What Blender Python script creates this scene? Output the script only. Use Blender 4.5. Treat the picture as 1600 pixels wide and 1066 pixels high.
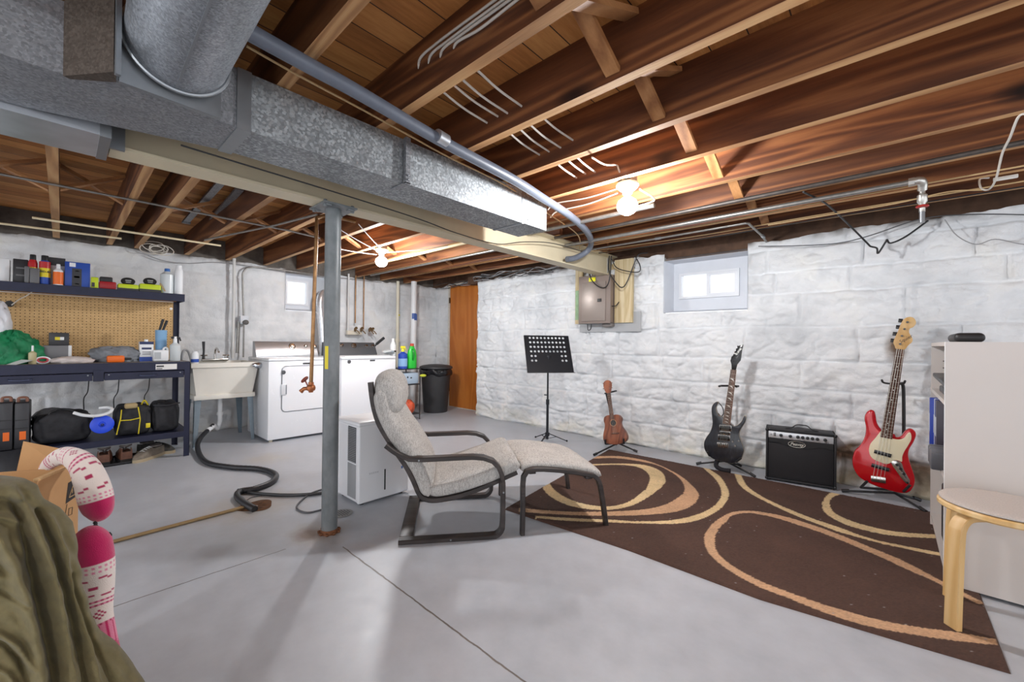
import bpy, bmesh, math, random
import numpy as np
from mathutils import Vector, Matrix
random.seed(7)
PI = math.pi
for o in list(bpy.data.objects): bpy.data.objects.remove(o, do_unlink=True)
SC = bpy.context.scene
COL = SC.collection
# ---------------- camera ----------------
F_PX, YAW, PITCH, ROLL, CAM_H = 644.7, 0.74148, 0.003967, -0.01108, 1.06
_c, _s = math.cos, math.sin
_Rz = np.array([[_c(YAW), -_s(YAW), 0], [_s(YAW), _c(YAW), 0], [0, 0, 1]])
_Rx = np.array([[1, 0, 0], [0, _c(PITCH), -_s(PITCH)], [0, _s(PITCH), _c(PITCH)]])
_Ry = np.array([[_c(ROLL), 0, _s(ROLL)], [0, 1, 0], [-_s(ROLL), 0, _c(ROLL)]])
CM = _Rz @ _Rx @ _Ry
cd = bpy.data.cameras.new('camera'); cam = bpy.data.objects.new('camera', cd); COL.objects.link(cam)
cd.sensor_width = 36; cd.lens = 36 * F_PX / 1600; cd.clip_start = 0.03
mw = Matrix.Identity(4)
for i in range(3):
    mw[i][0] = CM[i, 0]; mw[i][1] = CM[i, 2]; mw[i][2] = -CM[i, 1]
mw[2][3] = CAM_H
cam.matrix_world = mw
SC.camera = cam
# ---------------- world, exposure ----------------
SC.view_settings.view_transform = 'Standard'
SC.view_settings.look = 'None'
SC.view_settings.gamma = 1
SC.view_settings.use_curve_mapping = False
SC.view_settings.exposure = 0.9
W = bpy.data.worlds.new('daylight'); SC.world = W; W.use_nodes = True
W.node_tree.nodes['Background'].inputs[0].default_value = (0.92, 0.95, 1.0, 1)
W.node_tree.nodes['Background'].inputs[1].default_value = 1.05
BULB_W = 420.0

# ---------------- helpers ----------------
def ray(x, y):
    return CM @ np.array([(x - 800) / F_PX, 1, -(y - 533) / F_PX])
def pl(x, y, ax, v):
    """the point of the plane axis=v that is seen at a place of the photograph"""
    d = ray(x, y); t = (v - (CAM_H if ax == 2 else 0)) / d[ax]
    return Vector((t * d[0], t * d[1], CAM_H + t * d[2]))
def dp(x, y, d):
    r = ray(x, y); f = CM[:, 1]; t = d / float(r @ f)
    return Vector((t * r[0], t * r[1], CAM_H + t * r[2]))
def sl(c):
    return tuple((v / 255 / 12.92 if v / 255 <= 0.04045 else ((v / 255 + 0.055) / 1.055) ** 2.4) for v in c) + (1,)

class MB:
    def __init__(s): s.v = []; s.f = []; s.m = []
    def add(s, vs, fs, m=0):
        n = len(s.v); s.v += [tuple(v) for v in vs]
        s.f += [tuple(i + n for i in f) for f in fs]; s.m += [m] * len(fs); return s
    def box(s, x0, x1, y0, y1, z0, z1, m=0, M=None):
        vs = [Vector((x, y, z)) for z in (z0, z1) for y in (y0, y1) for x in (x0, x1)]
        if M is not None: vs = [M @ v for v in vs]
        return s.add(vs, [(0, 2, 3, 1), (4, 5, 7, 6), (0, 1, 5, 4), (2, 6, 7, 3), (0, 4, 6, 2), (1, 3, 7, 5)], m)
    def bar(s, a, b, w, h, up=(0, 0, 1), m=0):
        """box from a to b; w across, h along up"""
        a = Vector(a); b = Vector(b); d = (b - a); L = d.length; d.normalize()
        x = d.cross(Vector(up)).normalized(); z = x.cross(d)
        M = Matrix((x, d, z)).transposed().to_4x4(); M.translation = a
        return s.box(-w / 2, w / 2, 0, L, -h / 2, h / 2, m, M)
    def rbox(s, c, size, r, seg=2, M=None, m=0, R=None):
        bm = bmesh.new(); bmesh.ops.create_cube(bm, size=1)
        for v in bm.verts: v.co = Vector((v.co.x * size[0], v.co.y * size[1], v.co.z * size[2]))
        bmesh.ops.bevel(bm, geom=list(bm.edges), offset=min(r, min(size) * .49), segments=seg, profile=.5, affect='EDGES')
        bm.verts.index_update()
        vs = []
        for v in bm.verts:
            p = v.co.copy()
            if R is not None: p = R @ p
            p = p + Vector(c)
            if M is not None: p = M @ p
            vs.append(p)
        fs = [[v.index for v in f.verts] for f in bm.faces]; bm.free()
        return s.add(vs, fs, m)
    def tube(s, pts, r, seg=10, m=0, closed=False, caps=True, flat=None):
        P = [Vector(p) for p in pts]; n = len(P)
        rs = r if isinstance(r, (list, tuple)) else [r] * n
        T = []
        for i in range(n):
            if closed: t = P[(i + 1) % n] - P[i - 1]
            else: t = P[min(i + 1, n - 1)] - P[max(i - 1, 0)]
            T.append(t.normalized() if t.length > 1e-9 else Vector((0, 0, 1)))
        u = T[0].orthogonal().normalized(); rings = []
        for i in range(n):
            if i: u = (T[i - 1].rotation_difference(T[i]) @ u)
            u = (u - T[i] * u.dot(T[i])).normalized(); w = T[i].cross(u)
            rings.append([P[i] + (u * math.cos(2 * PI * k / seg) + w * math.sin(2 * PI * k / seg)) * rs[i] for k in range(seg)])
        vs = [p for R in rings for p in R]; fs = []
        for i in range(n if closed else n - 1):
            a = i * seg; b = ((i + 1) % n) * seg
            for k in range(seg):
                k2 = (k + 1) % seg; fs.append((a + k, a + k2, b + k2, b + k))
        if caps and not closed:
            fs.append(tuple(range(seg))[::-1]); fs.append(tuple((n - 1) * seg + k for k in range(seg)))
        return s.add(vs, fs, m)
    def cyl(s, a, b, r, r2=None, seg=16, m=0):
        return s.tube([a, b], [r, r if r2 is None else r2], seg, m)
    def sweep(s, pts, prof, lat, m=0, closed=False):
        """sweep a 2-D profile [(across, out)] along pts; lat is the fixed across-axis"""
        P = [Vector(p) for p in pts]; n = len(P); lat = Vector(lat).normalized(); k = len(prof); vs = []
        for i in range(n):
            if closed: t = P[(i + 1) % n] - P[i - 1]
            else: t = P[min(i + 1, n - 1)] - P[max(i - 1, 0)]
            o = t.normalized().cross(lat).normalized()
            # mitre
            if 0 < i < n - 1 or closed:
                a = (P[i] - P[i - 1]).normalized(); c = max(.5, a.dot(t.normalized()))
            else: c = 1
            vs += [P[i] + lat * q[0] + o * (q[1] / c) for q in prof]
        fs = []
        for i in range(n if closed else n - 1):
            a = i * k; b = ((i + 1) % n) * k
            for j in range(k):
                j2 = (j + 1) % k; fs.append((a + j, a + j2, b + j2, b + j))
        if not closed: fs.append(tuple(range(k))[::-1]); fs.append(tuple((n - 1) * k + j for j in range(k)))
        return s.add(vs, fs, m)
    def lathe(s, prof, c=(0, 0, 0), seg=24, M=None, m=0, ax=None):
        vs = []; n = len(prof)
        Q = Matrix.Identity(3)
        if ax is not None: Q = Vector((0, 0, 1)).rotation_difference(Vector(ax)).to_matrix()
        for r, z in prof:
            for k in range(seg):
                p = Q @ Vector((r * math.cos(2 * PI * k / seg), r * math.sin(2 * PI * k / seg), z)) + Vector(c)
                vs.append(M @ p if M is not None else p)
        fs = []
        for i in range(n - 1):
            for k in range(seg):
                k2 = (k + 1) % seg; fs.append((i * seg + k, i * seg + k2, (i + 1) * seg + k2, (i + 1) * seg + k))
        if prof[0][0] > 1e-6: fs.append(tuple(range(seg))[::-1])
        if prof[-1][0] > 1e-6: fs.append(tuple((n - 1) * seg + k for k in range(seg)))
        return s.add(vs, fs, m)
    def prism(s, out, t0, t1, M=None, m=0):
        """outline in local (x,z), extruded along y from t0 to t1"""
        n = len(out); M = M or Matrix.Identity(4)
        vs = [M @ Vector((x, t0, z)) for x, z in out] + [M @ Vector((x, t1, z)) for x, z in out]
        fs = [tuple(range(n)), tuple(range(2 * n - 1, n - 1, -1))]
        for i in range(n):
            j = (i + 1) % n; fs.append((i, i + n, j + n, j))
        return s.add(vs, fs, m)
    def ball(s, c, r, seg=16, rings=10, m=0, R=None):
        if not isinstance(r, (tuple, list)): r = (r, r, r)
        vs = []; fs = []
        for i in range(rings + 1):
            a = PI * i / rings
            for k in range(seg):
                b = 2 * PI * k / seg
                p = Vector((r[0] * math.sin(a) * math.cos(b), r[1] * math.sin(a) * math.sin(b), r[2] * math.cos(a)))
                if R is not None: p = R @ p
                vs.append(p + Vector(c))
        for i in range(rings):
            for k in range(seg):
                k2 = (k + 1) % seg; fs.append((i * seg + k, (i + 1) * seg + k, (i + 1) * seg + k2, i * seg + k2))
        return s.add(vs, fs, m)
    def grid(s, fn, nu, nv, m=0, close_u=False):
        vs = [fn(i / nu, j / nv) for j in range(nv + 1) for i in range(nu + (0 if close_u else 1))]
        w = nu if close_u else nu + 1; fs = []
        for j in range(nv):
            for i in range(nu):
                i2 = (i + 1) % w; fs.append((j * w + i, j * w + i2, (j + 1) * w + i2, (j + 1) * w + i))
        return s.add(vs, fs, m)
    def xf(s, M, n0=0):
        for i in range(n0, len(s.v)): s.v[i] = tuple(M @ Vector(s.v[i]))
        return s
    def build(s, name, mats, parent=None, local=False, angle=38, fix=True):
        """link as ONE mesh object; coordinates are world ones unless local"""
        me = bpy.data.meshes.new(name); vs = s.v
        ob = bpy.data.objects.new(name, me)
        if parent is None:
            if not local:
                a = np.array(vs); c = (a.min(0) + a.max(0)) / 2; o = Vector((c[0], c[1], a[:, 2].min()))
                vs = [tuple(Vector(v) - o) for v in vs]; ob.location = o
        elif not local:
            Mi = world_of(parent).inverted(); vs = [tuple(Mi @ Vector(v)) for v in vs]
        me.from_pydata(vs, [], s.f)
        if not isinstance(mats, (list, tuple)): mats = [mats]
        for m in mats: me.materials.append(m)
        me.polygons.foreach_set('material_index', s.m)
        if fix:
            bm = bmesh.new(); bm.from_mesh(me); bmesh.ops.recalc_face_normals(bm, faces=bm.faces); bm.to_mesh(me); bm.free()
        me.polygons.foreach_set('use_smooth', [True] * len(me.polygons))
        me.update(); me.set_sharp_from_angle(angle=math.radians(angle))
        COL.objects.link(ob)
        if parent is not None: ob.parent = parent
        return ob
def tess(P):
    from mathutils.geometry import tessellate_polygon
    return [tuple(t) for t in tessellate_polygon([[Vector(p) for p in P]])]
def world_of(o):
    M = Matrix.LocRotScale(o.location, o.rotation_euler, o.scale)
    while o.parent: o = o.parent; M = Matrix.LocRotScale(o.location, o.rotation_euler, o.scale) @ M
    return M
def tag(o, label, cat=None, group=None, kind=None):
    if label: o['label'] = label
    if cat: o['category'] = cat
    if group: o['group'] = group
    if kind: o['kind'] = kind
    return o
def thing(name, label, cat, loc=(0, 0, 0), rz=0, group=None):
    o = bpy.data.objects.new(name, None); COL.objects.link(o); o.empty_display_size = .05
    o.location = loc; o.rotation_euler = (0, 0, rz)
    return tag(o, label, cat, group)
def structure(o): o['kind'] = 'structure'; return o
def dup(o, loc=None, rz=None, label=None, parent=None):
    c = o.copy(); COL.objects.link(c)
    if loc is not None: c.location = loc
    if rz is not None: c.rotation_euler = (0, 0, rz)
    if label: c['label'] = label
    if parent is not None: c.parent = parent
    for ch in [x for x in bpy.data.objects if x.parent == o]: dup(ch, parent=c)
    return c
def arc(c, r, a0, a1, n, ax='xz'):
    out = []
    for i in range(n + 1):
        a = math.radians(a0 + (a1 - a0) * i / n)
        out.append((c[0] + r * math.cos(a), c[1] + r * math.sin(a)))
    return out
def spline(pts, n=8, closed=False):
    """Catmull-Rom through the points (any dimension)"""
    P = [np.array(p, float) for p in pts]; N = len(P); out = []
    for i in range(N if closed else N - 1):
        p1 = P[i]; p2 = P[(i + 1) % N]
        p0 = P[i - 1] if (i or closed) else 2 * p1 - p2
        p3 = P[(i + 2) % N] if (closed or i + 2 < N) else 2 * p2 - p1
        for k in range(n):
            t = k / n
            out.append(tuple(.5 * ((2 * p1) + (-p0 + p2) * t + (2 * p0 - 5 * p1 + 4 * p2 - p3) * t * t + (-p0 + 3 * p1 - 3 * p2 + p3) * t ** 3)))
    if not closed: out.append(tuple(P[-1]))
    return out
def text_mesh(body, size, mat, name, parent, M, ext=0.0006, shear=0, bold=0, squash=1, align='CENTER'):
    cu = bpy.data.curves.new(name, 'FONT'); cu.body = body; cu.size = size; cu.extrude = ext; cu.shear = shear
    cu.offset = bold; cu.align_x = align; cu.align_y = 'CENTER'; cu.resolution_u = 3
    t = bpy.data.objects.new(name + '_tmp', cu); COL.objects.link(t)
    dg = bpy.context.evaluated_depsgraph_get(); dg.update()
    me = bpy.data.meshes.new_from_object(t.evaluated_get(dg)); me.name = name
    COL.objects.unlink(t); bpy.data.objects.remove(t)
    Mi = world_of(parent).inverted() if parent else Matrix.Identity(4)
    me.transform(Mi @ M @ Matrix.Diagonal((squash, 1, 1, 1)))
    me.materials.clear(); me.materials.append(mat)
    ob = bpy.data.objects.new(name, me); COL.objects.link(ob)
    if parent: ob.parent = parent
    return ob
def frame(o, x, z):
    """4x4: local x -> x, local y (text up) -> z, normal = x cross z"""
    x = Vector(x).normalized(); z = Vector(z); z = (z - x * z.dot(x)).normalized(); n = x.cross(z)
    M = Matrix((x, z, n)).transposed().to_4x4(); M.translation = Vector(o); return M

# ---------------- numeric noise ----------------
def vnoise(u, v, seed=0):
    rs = np.random.RandomState(seed); T = rs.rand(256, 256)
    iu = np.floor(u).astype(int); iv = np.floor(v).astype(int); fu = u - iu; fv = v - iv
    fu = fu * fu * (3 - 2 * fu); fv = fv * fv * (3 - 2 * fv)
    a = T[iu % 256, iv % 256]; b = T[(iu + 1) % 256, iv % 256]; c = T[iu % 256, (iv + 1) % 256]; d = T[(iu + 1) % 256, (iv + 1) % 256]
    return (a * (1 - fu) + b * fu) * (1 - fv) + (c * (1 - fu) + d * fu) * fv
def fbm(u, v, seed=0, o=4):
    s = 0; a = .5
    for i in range(o): s = s + a * vnoise(u * 2 ** i, v * 2 ** i, seed + i); a *= .5
    return s

# ---------------- materials ----------------
MATS = {}
class NT:
    def __init__(s, name):
        s.m = bpy.data.materials.new(name); s.m.use_nodes = True; s.t = s.m.node_tree
        s.b = s.t.nodes['Principled BSDF']
    def n(s, kind, **kw):
        x = s.t.nodes.new(kind)
        for k, v in kw.items(): setattr(x, k, v)
        return x
    def l(s, a, b): s.t.links.new(a, b)
    def val(s, x, v):
        if hasattr(v, 'links') or isinstance(v, bpy.types.NodeSocket): s.l(v, x)
        else: x.default_value = v
    def coord(s, scale=(1, 1, 1), kind='Object', loc=None, rnd=False):
        tc = s.n('ShaderNodeTexCoord'); mp = s.n('ShaderNodeMapping')
        mp.inputs['Scale'].default_value = scale
        src = tc.outputs[kind]
        if rnd:
            oi = s.n('ShaderNodeObjectInfo'); mu = s.n('ShaderNodeVectorMath', operation='SCALE')
            cb = s.n('ShaderNodeCombineXYZ')
            for i in range(3): s.l(oi.outputs['Random'], cb.inputs[i])
            s.l(cb.outputs[0], mu.inputs[0]); mu.inputs['Scale'].default_value = 37.0
            ad = s.n('ShaderNodeVectorMath', operation='ADD'); s.l(src, ad.inputs[0]); s.l(mu.outputs[0], ad.inputs[1]); src = ad.outputs[0]
        s.l(src, mp.inputs['Vector']); return mp.outputs[0]
    def noise(s, vec, scale, detail=4, rough=.55, dist=0):
        x = s.n('ShaderNodeTexNoise'); s.l(vec, x.inputs['Vector']); x.inputs['Scale'].default_value = scale
        x.inputs['Detail'].default_value = detail; x.inputs['Roughness'].default_value = rough; x.inputs['Distortion'].default_value = dist
        return x.outputs['Fac']
    def ramp(s, fac, stops):
        x = s.n('ShaderNodeValToRGB'); s.l(fac, x.inputs[0]); e = x.color_ramp.elements
        while len(e) < len(stops): e.new(.5)
        for el, (p, c) in zip(e, stops):
            el.position = p; el.color = c if len(c) == 4 else sl(c)
        return x.outputs[0]
    def mix(s, fac, a, b, mode='MIX'):
        x = s.n('ShaderNodeMix', data_type='RGBA', blend_type=mode)
        s.val(x.inputs[0], fac); s.val(x.inputs[6], a); s.val(x.inputs[7], b); return x.outputs[2]
    def math(s, op, a, b=0, clamp=False):
        x = s.n('ShaderNodeMath', operation=op, use_clamp=clamp); s.val(x.inputs[0], a); s.val(x.inputs[1], b); return x.outputs[0]
    def bump(s, h, strength=.3, dist=.01):
        x = s.n('ShaderNodeBump'); s.l(h, x.inputs['Height']); x.inputs['Strength'].default_value = strength
        x.inputs['Distance'].default_value = dist; s.l(x.outputs[0], s.b.inputs['Normal']); return x
    def set(s, **kw):
        for k, v in kw.items():
            k = {'color': 'Base Color', 'rough': 'Roughness', 'metal': 'Metallic', 'coat': 'Coat Weight', 'alpha': 'Alpha', 'trans': 'Transmission Weight', 'ior': 'IOR', 'sheen': 'Sheen Weight', 'emit': 'Emission Color', 'es': 'Emission Strength', 'spec': 'Specular IOR Level', 'sss': 'Subsurface Weight'}[k]
            s.val(s.b.inputs[k], v)
        return s.m
def mat(name, c, rough=.5, metal=0, var=.08, sc=30, bump=.0, bsc=None, coat=0, sheen=0, **kw):
    """paint / plastic / metal / fabric with mottling"""
    if name in MATS: return MATS[name]
    t = NT(name); v = t.coord(); c = sl(c) if len(c) == 3 else c
    f = t.noise(v, sc, 3)
    d = tuple(max(0, x * (1 - var)) for x in c[:3]) + (1,); b = tuple(min(1, x * (1 + var)) for x in c[:3]) + (1,)
    col = t.ramp(f, [(.3, d), (.7, b)])
    t.set(color=col, rough=rough, metal=metal, coat=coat, sheen=sheen, **kw)
    if bump: t.bump(t.noise(v, bsc or sc * 4, 3), bump, .002)
    MATS[name] = t.m; return t.m
def wood(name, dark, mid, light, axis=0, rough=.6, ring=9, fine=90, bump=.25, rnd=True, spots=0, stretch=.07):
    t = NT(name); sc = [1, 1, 1]; sc[axis] = stretch
    v = t.coord(tuple(sc), rnd=rnd)
    n1 = t.noise(v, ring, 2, .5, .6)
    sn = t.math('SINE', t.math('MULTIPLY', n1, 46.0)); sn = t.math('ADD', t.math('MULTIPLY', sn, .5), .5)
    n2 = t.noise(v, fine, 4, .6); n3 = t.noise(v, 2.5, 2)
    f = t.math('ADD', t.math('MULTIPLY', sn, .38), t.math('MULTIPLY', n2, .34)); f = t.math('ADD', f, t.math('MULTIPLY', n3, .28))
    col = t.ramp(f, [(.22, dark), (.5, mid), (.78, light)])
    if spots:
        v2 = t.coord(tuple(.5 if i == axis else 1 for i in range(3)), rnd=rnd)
        vo = t.n('ShaderNodeTexVoronoi'); t.l(v2, vo.inputs['Vector']); vo.inputs['Scale'].default_value = spots
        k = t.ramp(vo.outputs['Distance'], [(.06, (0, 0, 0, 1)), (.13, (1, 1, 1, 1))])
        col = t.mix(1.0, col, t.mix(t.math('MULTIPLY', k, 1.0), sl((70, 40, 25)), (1, 1, 1, 1)), 'MULTIPLY')
    oi = t.n('ShaderNodeObjectInfo')
    hv = t.n('ShaderNodeHueSaturation'); t.l(col, hv.inputs['Color'])
    mr = t.n('ShaderNodeMapRange'); t.l(oi.outputs['Random'], mr.inputs[0]); mr.inputs[3].default_value = .8; mr.inputs[4].default_value = 1.15
    t.l(mr.outputs[0], hv.inputs['Value'])
    t.set(color=hv.outputs[0], rough=rough); t.bump(n2, bump, .003)
    MATS[name] = t.m; return t.m
def plain(name, c, rough=.5, metal=0, **kw):
    if name in MATS: return MATS[name]
    t = NT(name); v = t.coord(); r = t.noise(v, 25, 2)
    rr = t.math('ADD', t.math('MULTIPLY', r, .12), rough - .06, True)
    t.set(color=sl(c) if len(c) == 3 else c, rough=rr, metal=metal, **kw); MATS[name] = t.m; return t.m
# ================= SETTING =================
YB, YD, XL = 4.10, 4.35, -5.80           # back wall, door wall, left wall
XR, YN = 2.6, -2.6                        # how far the floor and ceiling run behind and beside the camera
ZJ, ZS = 2.02, 2.245                      # joist undersides, subfloor
# --- stone wall material: white paint over rough stone, with bare and dusty patches from an attribute
def wall_mat():
    t = NT('whitewashed_stone'); v = t.coord()
    n = t.noise(v, 3.0, 4); n2 = t.noise(v, 55, 4, .6)
    col = t.ramp(n, [(.3, (204, 207, 210)), (.55, (228, 230, 232)), (.8, (236, 235, 230))])
    at = t.n('ShaderNodeAttribute', attribute_name='bare'); 
    br = t.ramp(t.noise(v, 14, 5), [(.3, (84, 66, 52)), (.55, (122, 100, 80)), (.75, (160, 142, 124))])
    sp = t.n('ShaderNodeSeparateColor'); t.l(at.outputs['Color'], sp.inputs[0])
    col = t.mix(sp.outputs[0], col, br)
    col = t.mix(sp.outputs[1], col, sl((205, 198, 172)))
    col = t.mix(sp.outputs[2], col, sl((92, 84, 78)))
    rg = t.n('ShaderNodeTexNoise', noise_type='RIDGED_MULTIFRACTAL'); t.l(v, rg.inputs['Vector']); rg.inputs['Scale'].default_value = 9; rg.inputs['Detail'].default_value = 6; rg.inputs['Roughness'].default_value = .55
    t.set(color=col, rough=.75); t.bump(t.math('ADD', t.math('MULTIPLY', rg.outputs['Fac'], -.35), t.math('ADD', t.math('MULTIPLY', t.noise(v, 30, 5, .65), .6), t.math('MULTIPLY', n2, .25))), .8, .014)
    return t.m
M_WALL = wall_mat()
def stone_wall(name, a, d, L, H, inward, holes=(), seed=1, step=.016, amp=1.0, bare=None, rows=None, crease=.016, mortar=1.0):
    """a: start; d: unit direction along the wall; inward: unit normal to the room; holes: (s0,s1,z0,z1)"""
    ns = int(L / step); nz = int(H / step)
    S, Z = np.meshgrid(np.linspace(0, L, ns + 1), np.linspace(0, H, nz + 1))
    rs = np.random.RandomState(seed)
    # warped coordinates so that the joints wander
    S2 = S + .05 * (fbm(S * 3, Z * 3, seed + 20) - .5); Z2 = Z + .045 * (fbm(S * 2.4, Z * 2.4, seed + 30) - .5)
    zb = [0]; 
    while zb[-1] < H + .3: zb.append(zb[-1] + (rows or .235) * rs.uniform(.72, 1.25))
    D = np.zeros_like(S)
    for i in range(len(zb) - 1):
        sb = [-rs.uniform(0, .5)]
        while sb[-1] < L + .4: sb.append(sb[-1] + rs.uniform(.32, .78))
        inrow = (Z2 >= zb[i]) & (Z2 < zb[i + 1])
        for j in range(len(sb) - 1):
            k = inrow & (S2 >= sb[j]) & (S2 < sb[j + 1])
            if not k.any(): continue
            e = np.minimum(np.minimum(S2[k] - sb[j], sb[j + 1] - S2[k]), np.minimum(Z2[k] - zb[i], zb[i + 1] - Z2[k]))
            w = np.clip(e / .017, 0, 1); w = w * w * (3 - 2 * w)
            tx, tz = rs.uniform(-.035, .035), rs.uniform(-.03, .07)
            u = S2[k] - (sb[j] + sb[j + 1]) / 2; q = Z2[k] - (zb[i] + zb[i + 1]) / 2
            face = .012 * mortar + rs.uniform(0, .010) + tx * u * .5 + tz * q
            face = face + .052 * (np.abs(fbm(S2[k] * 6 + j * 3, Z2[k] * 9 + i * 5, seed + i * 7 % 13, 4) - .5) * 2)
            D[k] = w * face
    D += .024 * (fbm(S * 9, Z * 9, seed + 50, 4) - .5) + .03 * (fbm(S * 1.1, Z * 1.1, seed + 60, 3) - .5)
    rd_ = 1 - np.abs(fbm(S * 4.2 + 9, Z * 6.5, seed + 65, 3) * 2.1 - 1); D -= crease * np.clip((rd_ - .86) / .14, 0, 1) ** 1.5
    D += .045 * np.clip(1 - Z / .10, 0, 1) * fbm(S * 5, Z * 5, seed + 70, 3)
    D *= amp
    for h in holes:
        g = np.maximum(np.maximum(h[0] - S, S - h[1]), np.maximum(h[2] - Z, Z - h[3]))
        D *= np.clip(g / .04, 0, 1)
    # ragged upper edge
    zt = .028 * (fbm(S[0] * 7, S[0] * 0, seed + 80, 3) - .5)
    Zw = Z.copy(); Zw[-1] += zt * 2; Zw[-2] += zt
    P = np.zeros(S.shape + (3,))
    for ax in range(3): P[..., ax] = a[ax] + d[ax] * S + inward[ax] * D
    P[..., 2] = a[2] + Zw
    w = ns + 1
    ii, jj = np.meshgrid(np.arange(ns), np.arange(nz))
    cs = (ii + .5) * step * L / (ns * step); cz = (jj + .5) * step * H / (nz * step)
    keep = np.ones(ii.shape, bool)
    for h in holes: keep &= ~((cs > h[0]) & (cs < h[1]) & (cz > h[2]) & (cz < h[3]))
    b = (jj * w + ii)[keep]
    fs = np.stack([b, b + 1, b + w + 1, b + w], 1)
    # colours
    B = np.zeros(S.shape + (4,)); B[..., 3] = 1
    if bare: B[..., 0] = bare(S, Z, D)
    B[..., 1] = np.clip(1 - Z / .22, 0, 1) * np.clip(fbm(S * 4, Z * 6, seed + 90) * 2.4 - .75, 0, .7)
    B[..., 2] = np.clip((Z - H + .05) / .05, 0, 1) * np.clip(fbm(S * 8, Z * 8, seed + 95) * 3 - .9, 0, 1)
    me = bpy.data.meshes.new(name); vs = P.reshape(-1, 3)
    me.from_pydata(vs.tolist(), [], fs.tolist())
    at = me.color_attributes.new('bare', 'FLOAT_COLOR', 'POINT'); at.data.foreach_set('color', B.reshape(-1).astype(np.float32))
    me.materials.append(M_WALL); me.polygons.foreach_set('use_smooth', [True] * len(me.polygons))
    bm = bmesh.new(); bm.from_mesh(me); bmesh.ops.delete(bm, geom=[v for v in bm.verts if not v.link_faces], context='VERTS'); 
    f0 = bm.faces[:][0] if False else None
    bm.to_mesh(me); bm.free(); me.update()
    n = Vector(me.polygons[0].normal)
    if n.dot(Vector(inward)) < 0: me.flip_normals()
    ob = bpy.data.objects.new(name, me); COL.objects.link(ob)
    return structure(ob)
# window openings: back wall X -1.68..-0.93, z 1.375..1.90 ; left wall Y 1.96..2.60 , z 1.45..1.93
XB0 = -4.42
WB = (-1.685, -0.93, 1.375, 1.895)
WL = (1.95, 2.62, 1.45, 1.93)
def bare_back(S, Z, D):
    X = XB0 + S; r = np.zeros_like(S)
    b = np.clip((.31 + .12 * (fbm(S * 3, Z * 3, 5) - .5) * 2 - Z) / .05, 0, 1) * np.clip((X + .62) / .12, 0, 1)
    r = np.maximum(r, b * np.clip(fbm(S * 3.2, Z * 7, 8) * 4.0 - .75, 0, 1))
    k = np.clip(1 - np.hypot((X - .03) / .07, (Z - 1.05) / .14), 0, 1) * 3 * fbm(S * 14, Z * 14, 9)
    return np.clip(np.maximum(r, k), 0, 1)
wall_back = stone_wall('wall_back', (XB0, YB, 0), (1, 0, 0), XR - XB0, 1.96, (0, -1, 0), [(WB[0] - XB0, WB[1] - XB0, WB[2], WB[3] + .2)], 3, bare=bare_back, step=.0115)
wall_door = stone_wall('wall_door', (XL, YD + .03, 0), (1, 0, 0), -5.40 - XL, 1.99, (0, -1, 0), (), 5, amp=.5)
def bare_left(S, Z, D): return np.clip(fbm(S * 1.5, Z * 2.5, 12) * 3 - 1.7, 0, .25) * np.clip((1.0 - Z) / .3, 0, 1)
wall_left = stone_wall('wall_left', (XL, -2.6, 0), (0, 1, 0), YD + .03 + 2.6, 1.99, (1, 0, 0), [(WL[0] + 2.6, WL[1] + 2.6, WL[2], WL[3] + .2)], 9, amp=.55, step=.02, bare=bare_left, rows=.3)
# jamb between back wall and door wall
mb = MB()
mb.grid(lambda u, v: (XB0 + .012 * math.sin(v * 23) + (.0 if u > .5 else .0), YB - .02 + u * (YD + .06 - YB), v * 1.96), 6, 40)
structure(mb.build('wall_return', M_WALL, local=True))
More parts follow.
